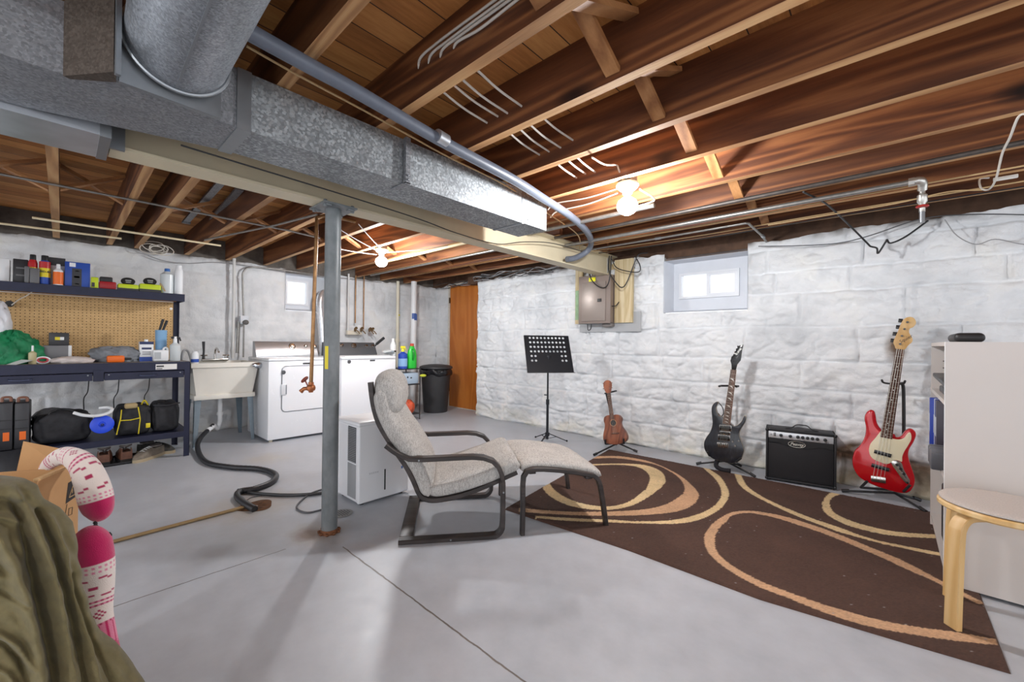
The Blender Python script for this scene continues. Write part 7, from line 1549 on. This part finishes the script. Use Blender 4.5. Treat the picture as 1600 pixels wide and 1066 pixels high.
# ================= TRASH CAN =================
c = pl(678, 645, 2, 0) + Vector((-.08, .09, 0)); c.z = 0
tc = thing('trash_can', 'tall black plastic rubbish bin with domed lid beside the orange door', 'trash can', tuple(c))
M_BIN = mat('black_bin_plastic', (52, 52, 54), .55, var=.15, sc=8)
mb = MB(); mb.lathe([(0, 0), (.175, 0), (.18, .01), (.222, .60), (.232, .61), (.232, .64), (0, .64)], c, 40); mb.build('bin_body', M_BIN, tc)
mb = MB()
mb.grid(lambda u, v: (c.x + (.215 + .03 * math.sin(v * PI) ** .5 + .008 * math.sin(u * 2 * PI * 9 + v * 3)) * math.cos(2 * PI * u), c.y + (.215 + .03 * math.sin(v * PI) ** .5 + .008 * math.sin(u * 2 * PI * 9 + v * 3)) * math.sin(2 * PI * u), .55 + v * .11 + .012 * math.sin(u * 2 * PI * 5)), 80, 6, close_u=True); mb.build('bin_liner', mat('black_bag_film', (30, 30, 33), .25, var=.3, sc=10, bump=.5), tc)
mb = MB(); mb.lathe([(.20, .655), (.248, .655), (.252, .665), (.245, .685), (.21, .70), (.12, .715), (0, .72)], c, 40); mb.build('lid', M_BIN, tc)
mb = MB(); mb.tube([(c.x + .19 * math.cos(a), c.y + .19 * math.sin(a), .697) for a in [k * PI / 16 for k in range(32)]], .008, 8, closed=True); mb.build('lid_ridge', M_BIN, tc)
# ================= SMALL METAL SHELF AND BOTTLES =================
ru = thing('metal_rack', 'small dark metal rack standing between the washer and the rubbish bin', 'rack', (-4.9, 3.15, 0))
M_RK = plain('rack_dark_metal', (58, 56, 58), .5, .5)
ya, yb, xa, xb = 2.99, 3.32, -5.08, -4.74
for x in (xa, xb):
    for y in (ya, yb): mb = MB(); mb.cyl((x, y, 0), (x, y, .70), .008, seg=8); mb.build('leg', M_RK, ru)
for z in (.69, .48, .08): mb = MB(); mb.rbox(((xa + xb) / 2, (ya + yb) / 2, z), (xb - xa + .01, yb - ya + .01, .012), .003); mb.build('shelf', M_RK, ru)
root, w, h, cy = boxi(-4.76, 628, 654, 583, 599.5, .26, .487, 'storage_basket', 'translucent blue-white basket on the middle shelf of the metal rack', 'basket', P_('basket_blue', (176, 194, 212), .4), .01, parts=[('dark_hole', .3, .38, .55, .7, DKG), ('dark_hole', .5, .6, .5, .62, DKG)])
zt_ = .697
rc, r, hb = can(-4.80, 617.5, 626, 529, 566, zt_, 'white detergent bottle beside the washer, behind the blue spray bottle', WH, WH, [(.6, .66, P_('black_band', (30, 30, 34)))], name='white_bottle', capfrac=.1, neck=.55); rc.location = (-4.98, 3.045, zt_)
rc, r, hb = can(-4.78, 623, 635.5, 545, 572, zt_, 'blue spray bottle with yellow trigger on top of the metal rack', P_('bottle_blue', (36, 72, 170), .3), P_('trigger_yellow', (236, 226, 40)), [(.15, .6, P_('label_pale_blue', (140, 180, 220)))], name='spray_bottle', capfrac=.15, neck=.4)
mb = MB(); hh = hb * 1.17; mb.rbox((0, 0, hh + .02), (.03, .065, .035), .008); mb.rbox((0, .04, hh + .0), (.012, .012, .05), .004, R=Matrix.Rotation(.35, 3, 'X')); mb.build('trigger_head', MATS['trigger_yellow'], rc, local=True)
cy, w, _, zz = R_(-4.78, 638, 651.5, 541, 572); h = zz - zt_; root = thing('detergent_jug', 'bright green detergent jug with red cap on top of the metal rack', 'jug', (-4.80, cy, zt_))
M_GRN = P_('jug_green', (40, 196, 60), .3); mb = MB(); mb.lathe([(0, 0), (w * .5, 0), (w * .52, .01), (w * .52, h * .55), (w * .42, h * .8), (w * .25, h * .93), (w * .25, h), (0, h)], (0, 0, 0), 24); mb.v = [(x * .65, y, z) for x, y, z in mb.v]; mb.build('jug_body', M_GRN, root, local=True)
mb = MB(); mb.cyl((0, 0, h), (0, 0, h + .035), .026); mb.build('red_cap', P_('cap_red', (196, 70, 50)), root, local=True)
mb = MB(); mb.tube(spline([(.03, -.01, h * .85), (.055, -.015, h * .75), (.055, -.015, h * .5), (.035, -.01, h * .35)], 5), .012, 8); mb.build('grip', P_('grip_dark_green', (26, 140, 44), .3), root, local=True)
c = pl(661, 587, 0, -4.72); mb = MB(); mb.ball((c.x, c.y + .0, c.z), (.035, .05, .02), 14, 10); mb.tube([(c.x, c.y, c.z), (c.x - .01, 3.32, c.z + .005)], .006, 6); tag(mb.build('yellow_scrubber', P_('scrub_yellow', (206, 214, 60))), 'small yellow brush hanging on the rack beside the rubbish bin', 'brush')
cy, w, _, zz = R_(-4.74, 628, 651, 626, 650); lump('snack_bag', 'shiny red, orange and white bag on the bottom shelf of the metal rack', 'bag', (-4.82, cy + .03, .087 + .085), (.08, w / 2 * .8, .10), mat('bag_print', (214, 92, 60), .3, var=.5, sc=9), 71, .1, zmin=.087)
# ================= SUMP, DRAIN, HOSES ON THE FLOOR =================
M_SUMP = mat('rusty_sump_mud', (94, 62, 36), .9, var=.5, sc=40, bump=.8)
c = pl(400, 791, 2, 0); mb = MB()
mb.grid(lambda u, v: (c.x + (.012 + .085 * v + .012 * v * math.sin(6.28 * u * 3 + 1)) * math.cos(2 * PI * u), c.y + (.012 + .085 * v + .012 * v * math.sin(6.28 * u * 3 + 1)) * math.sin(2 * PI * u), .0012 + .003 * math.sin(v * PI) * (1 + math.sin(u * 40))), 48, 6, close_u=True)
tag(mb.build('sump_opening', M_SUMP), 'rusty brown muddy floor sump where the black hose ends', 'sump')
c2 = pl(534, 803, 2, 0); rd = thing('floor_drain', 'round metal floor drain grate right behind the foot of the grey column', 'drain', tuple(c2))
mb = MB(); mb.lathe([(0, .001), (.062, .001), (.064, .004), (.055, .005), (0, .004)], c2, 32); mb.build('grate', P_('drain_metal', (150, 150, 148), .45, .5), rd)
mb = MB()
for i in range(-3, 4):
    for j in range(-3, 4):
        if i * i + j * j <= 10: mb.lathe([(0, .0), (.0045, .0), (.0045, .0006), (0, .0006)], (c2.x + i * .014, c2.y + j * .014, .0046), 8)
o = mb.build('drain_holes', M_BLK, rd); o['kind'] = 'stuff'
M_HOSE = mat('black_ribbed_hose', (40, 40, 43), .4, var=.1)
hp = [dr_ + Vector((.085, -.075, .175))] + [pl(313, 685, 2, .10), pl(309, 702, 2, .035), pl(322, 722, 2, .021), pl(360, 730, 2, .021), pl(405, 733, 2, .021), pl(430, 741, 2, .021), pl(425, 753, 2, .021), pl(398, 764, 2, .021), pl(376, 768, 2, .021), pl(371, 776, 2, .021), pl(384, 788, 2, .021), pl(398, 796, 2, .015)]
P = spline([tuple(p) for p in hp], 14); mb = MB(); hs_ = thing('drain_hose', 'thick black ribbed hose curling from the sink drain across the floor to the sump', 'hose', tuple(pl(400, 735, 2, 0)))
mb.tube(P, [.0195 + .0016 * (i % 2) for i in range(len(P))], 14); mb.build('hose_run', M_HOSE, hs_)
mb = MB(); a = dr_ + Vector((.08, -.07, .17)); b = Vector(P[6]); mb.tube([a, b], [.024, .022], 14); mb.build('white_connector', M_PVC, hs_)
wire('black_hose', 'thinner dark hose lying from the sump past the grey column to the dehumidifier', [pl(372, 766, 2, .012), pl(400, 771, 2, .012), pl(450, 774, 2, .012), pl(500, 771, 2, .012), pl(530, 764, 2, .012), pl(540, 752, 2, .03)], .011, M_HOSE, 'hose')
wire('black_cable', 'thin dark cord looping on the floor left of the column foot', [pl(540, 760, 2, .006), pl(512, 763, 2, .006), pl(488, 770, 2, .006), pl(468, 785, 2, .006), pl(464, 795, 2, .006), pl(480, 801, 2, .006), pl(505, 796, 2, .006)], .0055, P_('cord_grey', (84, 84, 88)))
wire('grey_cable', 'thin grey wire curving on the floor beside the sump', [pl(385, 782, 2, .004), pl(395, 777, 2, .004), pl(420, 774, 2, .004), pl(440, 775, 2, .004)], .003, P_('cord_grey', (84, 84, 88)))
a = pl(160, 851, 2, .010); b = pl(383, 792, 2, .010)
mb = MB(); mb.cyl(a - (b - a) * .25, b, .0095, seg=12); tag(mb.build('copper_pipe', mat('tan_pipe', (158, 132, 92), .5, .2, var=.15, sc=14)), 'long tan pipe lying on the floor from the sump to the left', 'pipe')
# ================= CARDBOARD BOX, KNITTED SOCKS, COAT (foreground left) =================
M_CARD = mat('cardboard', (196, 152, 104), .85, var=.05, sc=14, bump=.1); M_CARDE = mat('cardboard_edge', (214, 178, 128), .9, var=.1, sc=200)
zt_ = .707; P1 = pl(121, 723, 2, zt_); P0 = pl(42, 757, 2, zt_)
ex = (P1 - P0); ex.z = 0; LA = ex.length; ex.normalize(); away = Vector((-ex.y, ex.x, 0))
if away.dot(Vector((CM[0, 0], CM[1, 0], 0))) > 0: away = -away
P0b = P1 - ex * .16; DB = .34
cb = thing('cardboard_box', 'open cardboard box with printed black symbols behind the olive coat', 'box', tuple(((P0b + P1) / 2 + away * DB / 2).xy) + (0,))
th = .006
def wallp(a, b, z0, z1, name, m=M_CARD, t_=th, lean=0):
    a = Vector(a); b = Vector(b); d = (b - a).normalized(); n_ = Vector((-d.y, d.x, 0)); mb = MB()
    vs = [Vector((p.x, p.y, z0)) + n_ * s * t_ / 2 for p in (a, b) for s in (-1, 1)] + [Vector((p.x, p.y, z1)) + n_ * (s * t_ / 2 + lean) for p in (a, b) for s in (-1, 1)]
    mb.add(vs, [(0, 1, 3, 2), (4, 6, 7, 5), (0, 2, 6, 4), (1, 5, 7, 3), (0, 4, 5, 1), (2, 3, 7, 6)]); return mb.build(name, m, cb)
A_, B_, C_, D_ = P0b, P1, P1 + away * DB, P0b + away * DB
wallp(A_, B_, 0, zt_, 'front_panel'); wallp(B_, C_, 0, zt_ - .012, 'side_panel'); wallp(C_, D_, 0, zt_ - .012, 'back_panel'); wallp(D_, A_, 0, zt_ - .012, 'side_panel')
mb = MB(); mb.bar(A_ + Vector((0, 0, zt_ + .001 - A_.z)), B_ + Vector((0, 0, zt_ + .001 - B_.z)), .010, .006); mb.build('top_fold', M_CARDE, cb)
# raised flap at the back left
f0 = dp(24, 748, 1.16); f1 = dp(37, 690, 1.20); f2 = dp(93, 701, 1.24); f3 = dp(105, 735, 1.22); n_ = (f1 - f0).cross(f3 - f0).normalized() * .003
f0.z = min(f0.z, zt_); mb = MB(); q = [f0, f1, f2, f3]; mb.add([p + n_ for p in q] + [p - n_ for p in q], [(0, 1, 2, 3), (7, 6, 5, 4), (0, 4, 5, 1), (1, 5, 6, 2), (2, 6, 7, 3), (3, 7, 4, 0)]); mb.build('raised_flap', M_CARD, cb)
# print on the front panel: black strip with warning triangle, tick boxes
nf = -away; M_INK = P_('box_ink', (50, 46, 46), .8)
def onp(x, y):   # point of the front panel seen at a pixel
    d = Vector(tuple(ray(x, y))); o = Vector((0, 0, CAM_H)); t_ = (Vector(P1) - o).dot(away) / d.dot(away); return o + d * t_ + nf * (th / 2 + .0006)
def decal(pts, name, m, off=0):
    q = [onp(*p) + nf * off for p in pts]; k = len(q); mb = MB(); mb.add(q + [p - nf * .0004 for p in q], [tuple(range(k)), tuple(range(2 * k - 1, k - 1, -1))]); return mb.build(name, m, cb)
decal([(104, 755), (122.5, 744), (122, 772), (100, 788)], 'warning_strip', M_INK)
def line(a, b, wd, name, m, off=.0004):
    A = onp(*a) + nf * off; B = onp(*b) + nf * off; mb = MB(); mb.bar(A, B, wd, .0006, up=nf); return mb.build(name, m, cb)
for a, b in (((105, 778), (112, 757)), ((112, 757), (114, 773)), ((114, 773), (105, 778)), ((110.5, 765), (110, 771))): line(a, b, .0018, 'warning_triangle', M_CARDE)
for a, b in (((97, 815), (102, 788)), ((104, 806), (105, 795)), ((105, 795), (110.5, 793)), ((110.5, 793), (109.5, 804)), ((109.5, 804), (104, 806)), ((101, 828), (102.5, 818)), ((102.5, 818), (108, 816)), ((108, 816), (106.5, 828)), ((106.5, 828), (101, 828))): line(a, b, .0012, 'tick_box', M_INK)
# knitted socks
def knit(name, label, path, radii, flat, cols, rows_total, seed, up0=None):
    """tube along path; colour rows given by cols(row, stitch) ; radii: list"""
    P = [Vector(p) for p in spline([tuple(p) for p in path], 14)]; N = len(P); R = [r[0] for r in spline([(r, 0) for r in radii], 14)]
    K = 80; T = [(P[min(i + 1, N - 1)] - P[max(i - 1, 0)]).normalized() for i in range(N)]
    u = (Vector((CM[0, 1], CM[1, 1], 0)) * -1); rings = []; Ls = [0]
    for i in range(1, N): Ls.append(Ls[-1] + (P[i] - P[i - 1]).length)
    # resample to stitches
    M = int(Ls[-1] / .0024); vs = []; cl = []
    for j in range(M + 1):
        s = Ls[-1] * j / M; i = max(0, min(N - 2, next((k for k in range(N - 1) if Ls[k + 1] >= s), N - 2))); f = (s - Ls[i]) / max(1e-9, Ls[i + 1] - Ls[i])
        p = P[i].lerp(P[i + 1], f); r = R[i] + (R[i + 1] - R[i]) * f; t_ = T[i].lerp(T[i + 1], f).normalized(); e = min(s, Ls[-1] - s); 
        if e < r: r = r * math.sqrt(max(0.02, 1 - (1 - e / r) ** 2))
        uu = (u - t_ * u.dot(t_)).normalized(); w = t_.cross(uu); fl_ = flat(j / M)
        for k in range(K):
            a = 2 * PI * k / K; q = 1 + .012 * math.sin(a * 24) * (1 if j % 2 else -1) + .03 * math.sin(a * 2 + j * .05 + seed)
            vs.append(p + (w * math.cos(a) + uu * math.sin(a) * fl_) * r * q); cl.append(cols(j, M, k))
    fs = []
    for j in range(M):
        for k in range(K): k2 = (k + 1) % K; fs.append((j * K + k, j * K + k2, (j + 1) * K + k2, (j + 1) * K + k))
    fs.append(tuple(range(K))); fs.append(tuple(M * K + k for k in range(K)))
    mb = MB(); mb.add(vs, fs); c = np.array(vs); o_ = Vector((*((c.min(0) + c.max(0)) / 2)[:2], c[:, 2].min()))
    t = MATS.get('knit_wool')
    if not t:
        nt = NT('knit_wool'); a = nt.n('ShaderNodeAttribute', attribute_name='yarn'); n = nt.noise(nt.coord(), 500, 3); nt.set(color=a.outputs['Color'], rough=.95, sheen=.5); nt.bump(n, .8, .002); MATS['knit_wool'] = t = nt.m
    o = mb.build(name, t, angle=180, fix=True); me = o.data
    at = me.color_attributes.new('yarn', 'FLOAT_COLOR', 'POINT'); at.data.foreach_set('color', np.array([sl(x) for x in cl], np.float32).reshape(-1))
    return tag(o, label, 'sock')
WHT, PNK, CRM, LPK = (236, 222, 214), (196, 22, 92), (176, 38, 84), (226, 130, 160)
def pat(j0, flip=False, toe=.2, mel=None):
    def f(j, M, k):
        u = j / M
        if flip: u = 1 - u
        if u < toe: return PNK
        r = int((u - toe) * M); s = k // 2
        if mel and u > mel: return PNK if (u > mel + .12 and (s + r // 2) % 5) else (LPK if (s * 7 + r * 3) % 3 else PNK)
        q = (r // 2) % 34
        if q in (1, 3): return LPK if (s + q) % 2 else WHT
        if q in (6,): return CRM if s % 8 < 3 else WHT
        if q == 7: return CRM if 3 <= s % 8 < 5 else WHT
        if q in (11, 12): return CRM if s % 12 in (1, 2, 3) else WHT
        if q == 16: return CRM if s % 8 in (5, 6) else WHT
        if q == 17: return CRM if s % 8 in (1, 2, 3, 4) else WHT
        if q in (20, 22): return CRM if s % 2 else LPK
        if q in (25, 29): return CRM if s % 12 == 4 else WHT
        if q in (26, 28): return CRM if s % 12 in (3, 5) else WHT
        if q == 27: return CRM if s % 12 in (2, 4, 6) else WHT
        if q in (32,): return LPK if s % 2 else CRM
        return WHT
    return f
d1 = 1.09
s1 = [dp(60, 752, 1.16), dp(72, 730, 1.15), dp(88, 717, 1.14), dp(106, 713, 1.12), dp(128, 726, 1.09), dp(142, 752, 1.08), dp(150, 780, 1.08), dp(154, 800, 1.08), dp(153, 815, 1.08)]
knit('knitted_sock', 'pink and white patterned knitted sock folded over the edge of the cardboard box', s1, [.010, .016, .021, .026, .032, .036, .038, .032, .020], lambda u: .55 + .3 * u, pat(0, True, .14), 0, 1)
s2 = [dp(142, 822, 1.04), dp(142, 845, 1.04), dp(146, 880, 1.04), dp(146, 920, 1.04), dp(147, 960, 1.03), dp(154, 1000, 1.02), dp(162, 1040, 1.01), dp(166, 1080, 1.0)]
knit('knitted_sock', 'pink and white patterned knitted sock hanging below the other one beside the olive coat', s2, [.030, .043, .044, .042, .038, .038, .038, .036], lambda u: .8, pat(0, False, .22, .62), 0, 3)
mb = MB(); mb.tube(spline([tuple(dp(147, 816, 1.05)), tuple(dp(150, 819, 1.05)), tuple(dp(146, 823, 1.045))], 4), .0035, 8); mb.tube(spline([tuple(dp(168, 836, 1.06)), tuple(dp(172, 840, 1.06)), tuple(dp(174, 836, 1.06)), tuple(dp(171, 832, 1.06))], 4), .0018, 6); mb.tube([dp(150, 819, 1.05), dp(168, 836, 1.06)], .0008, 6)
tag(mb.build('hanging_hook', M_BLK), 'tiny black hanger hook joining the two knitted socks', 'hook')
# olive coat
M_OLIVE = mat('olive_cotton', (104, 95, 64), .9, var=.12, sc=60, bump=.15, bsc=500, sheen=.1)
axp = dp(-60, 900, .86); ax_x, ax_y = axp.x, axp.y; ds = .86
sil = [(746, 40), (753, 92), (763, 108), (786, 120), (801, 142), (824, 161), (850, 169), (885, 172), (919, 178), (965, 189), (995, 201), (1010, 212), (1029, 235), (1066, 262), (1110, 285), (1180, 305), (1300, 320), (1560, 330)]
def z_at(y): return float(dp(-60, y, ds).z)
zz = [z_at(y) for y, _ in sil]; rr = [r / F_PX * ds for _, r in sil]; zz[-1] = 0.0
from bisect import bisect
def rad(z):
    for i in range(len(zz) - 1):
        if zz[i] >= z >= zz[i + 1]: t_ = (zz[i] - z) / (zz[i] - zz[i + 1]); return rr[i] + (rr[i + 1] - rr[i]) * t_
    return rr[0] if z > zz[0] else rr[-1]
fw = math.atan2(-CM[1, 1], -CM[0, 1])     # angle that faces the camera
ztop = zz[0]
ct = thing('olive_coat', 'olive green cotton coat draped in heavy folds at the lower left corner of the view', 'coat', (ax_x, ax_y, 0))
def yp_(z):
    for i in range(len(zz) - 1):
        if zz[i] >= z >= zz[i + 1]: return sil[i][0] + (sil[i + 1][0] - sil[i][0]) * (zz[i] - z) / (zz[i] - zz[i + 1])
    return sil[0][0] if z > zz[0] else sil[-1][0]
# ridges (+) and valleys (-) of the cloth: polylines of (height line, sideways) laid down the coat
FOLDS = [([(765, 20), (800, 42), (850, 64), (900, 80), (960, 94), (1066, 112), (1300, 140)], .016, .034), ([(790, 30), (840, 45), (880, 52), (930, 62), (1000, 78), (1066, 92), (1300, 118)], .020, -.050),
         ([(800, 62), (850, 86), (900, 98), (950, 112), (1000, 124), (1066, 136), (1300, 170)], .012, -.034), ([(810, 78), (860, 97), (910, 108), (960, 121), (1010, 137), (1066, 152), (1300, 190)], .014, .026),
         ([(900, 112), (950, 126), (1000, 144), (1066, 176), (1300, 215)], .010, -.022), ([(780, -40), (830, -10), (870, 14), (915, 30), (960, 44), (1020, 56), (1100, 62), (1300, 70)], .024, .040),
         ([(830, -60), (860, -30), (885, -5), (895, 12)], .016, -.028), ([(925, 0), (935, 20), (945, 38)], .008, -.014), ([(1000, -20), (1010, 10), (1030, 30), (1066, 44)], .010, -.026), ([(985, -30), (990, 0), (1005, 25), (1040, 46)], .012, .022),
         ([(1040, -10), (1050, 10), (1066, 22), (1100, 28)], .010, .020), ([(790, -70), (800, -20), (812, 20), (820, 40)], .012, .018), ([(770, -60), (778, -20), (785, 20)], .010, -.014)]
def fold2(x, y):
    s = 0
    for pts, w, amp in FOLDS:
        best = 1e9
        for (ya, xa), (yb, xb) in zip(pts[:-1], pts[1:]):
            dx, dy = xb - xa, yb - ya; t_ = max(0, min(1, ((x - xa) * dx + (y - ya) * dy) / (dx * dx + dy * dy))); best = min(best, (x - xa - dx * t_) ** 2 + (y - ya - dy * t_) ** 2)
        d = math.sqrt(best) / F_PX * ds / (w * .62)
        if d < 3: s += amp * .62 * math.exp(-d * d)
    return s + .0022 * math.sin(x * .11 + y * .05 + 2 * math.sin(y * .035)) + .0018 * math.sin(y * .19 - x * .13 + 1.5 * math.sin(x * .08))
CMi = CM.T
def coat(u, v):
    a = 2 * PI * u; z = ztop * (1 - v); r = rad(z) if v > .004 else .004
    c_, s_ = math.cos(a), math.sin(a); ll_ = r * s_; dd_ = r * c_ * (.55 if c_ > 0 else .35)
    X = ax_x + dd_ * math.cos(fw) - ll_ * math.sin(fw); Y = ax_y + dd_ * math.sin(fw) + ll_ * math.cos(fw)
    if v > .004:
        q = CMi @ np.array([X, Y, z - CAM_H]); x = 800 + F_PX * q[0] / q[1]; y = 533 - F_PX * q[2] / q[1]
        if -160 < x < 260 and 700 < y < 1300:
            n_ = np.array([X - ax_x, Y - ax_y]); m_ = math.hypot(*n_) + 1e-6; to = np.array([-X, -Y]) / math.hypot(X, Y)
            n_ = n_ / m_ * .6 + to * .6; f_ = fold2(x, y) * (0 if float(np.array([X - ax_x, Y - ax_y]) @ to) / m_ < -.35 else 1); X += n_[0] * f_; Y += n_[1] * f_
    return (X, Y, z)
mb = MB(); mb.grid(coat, 420, 300, close_u=True); mb.build('coat_body', M_OLIVE, ct, angle=180)


# ================= GROUPS OF REPEATS =================
GROUPS = {'guitar_stand': 'guitar stands along the stone wall', 'ring_binder': 'binders in the white bookcase', 'white_cable': 'white cables on the joists', 'battery_charger': 'lime battery chargers on the upper shelf',
          'tool_case': 'dark tool cases on the lower shelf', 'knitted_sock': 'knitted socks over the cardboard box', 'ceiling_bulb': 'bare ceiling bulbs on the joists', 'boot': 'brown boots on the tray', 'spray_can': 'spray cans on the upper shelf',
          'black_cable': 'black cables', 'grey_cable': 'grey cables along the wall tops', 'cream_pipe': 'cream pipes under the left joists', 'metal_channel': 'galvanised channels between the left joists', 'pliers': 'black handled tools in the blue container',
          'pouch': 'grey pouches on the upper shelf', 'cable_tangle': 'cable tangles on the wall tops', 'steel_pipe': 'steel pipes under the joists', 'conduit': 'steel conduits', 'wall_pipe': 'thin pipes on the left wall', 'cable': 'cables stapled under the far joists', 'shoe': 'sneakers under the workbench'}
for o in bpy.data.objects:
    if o.parent is None and 'label' in o and 'group' not in o:
        g = GROUPS.get(o.name.split('.')[0])
        if g: o['group'] = g
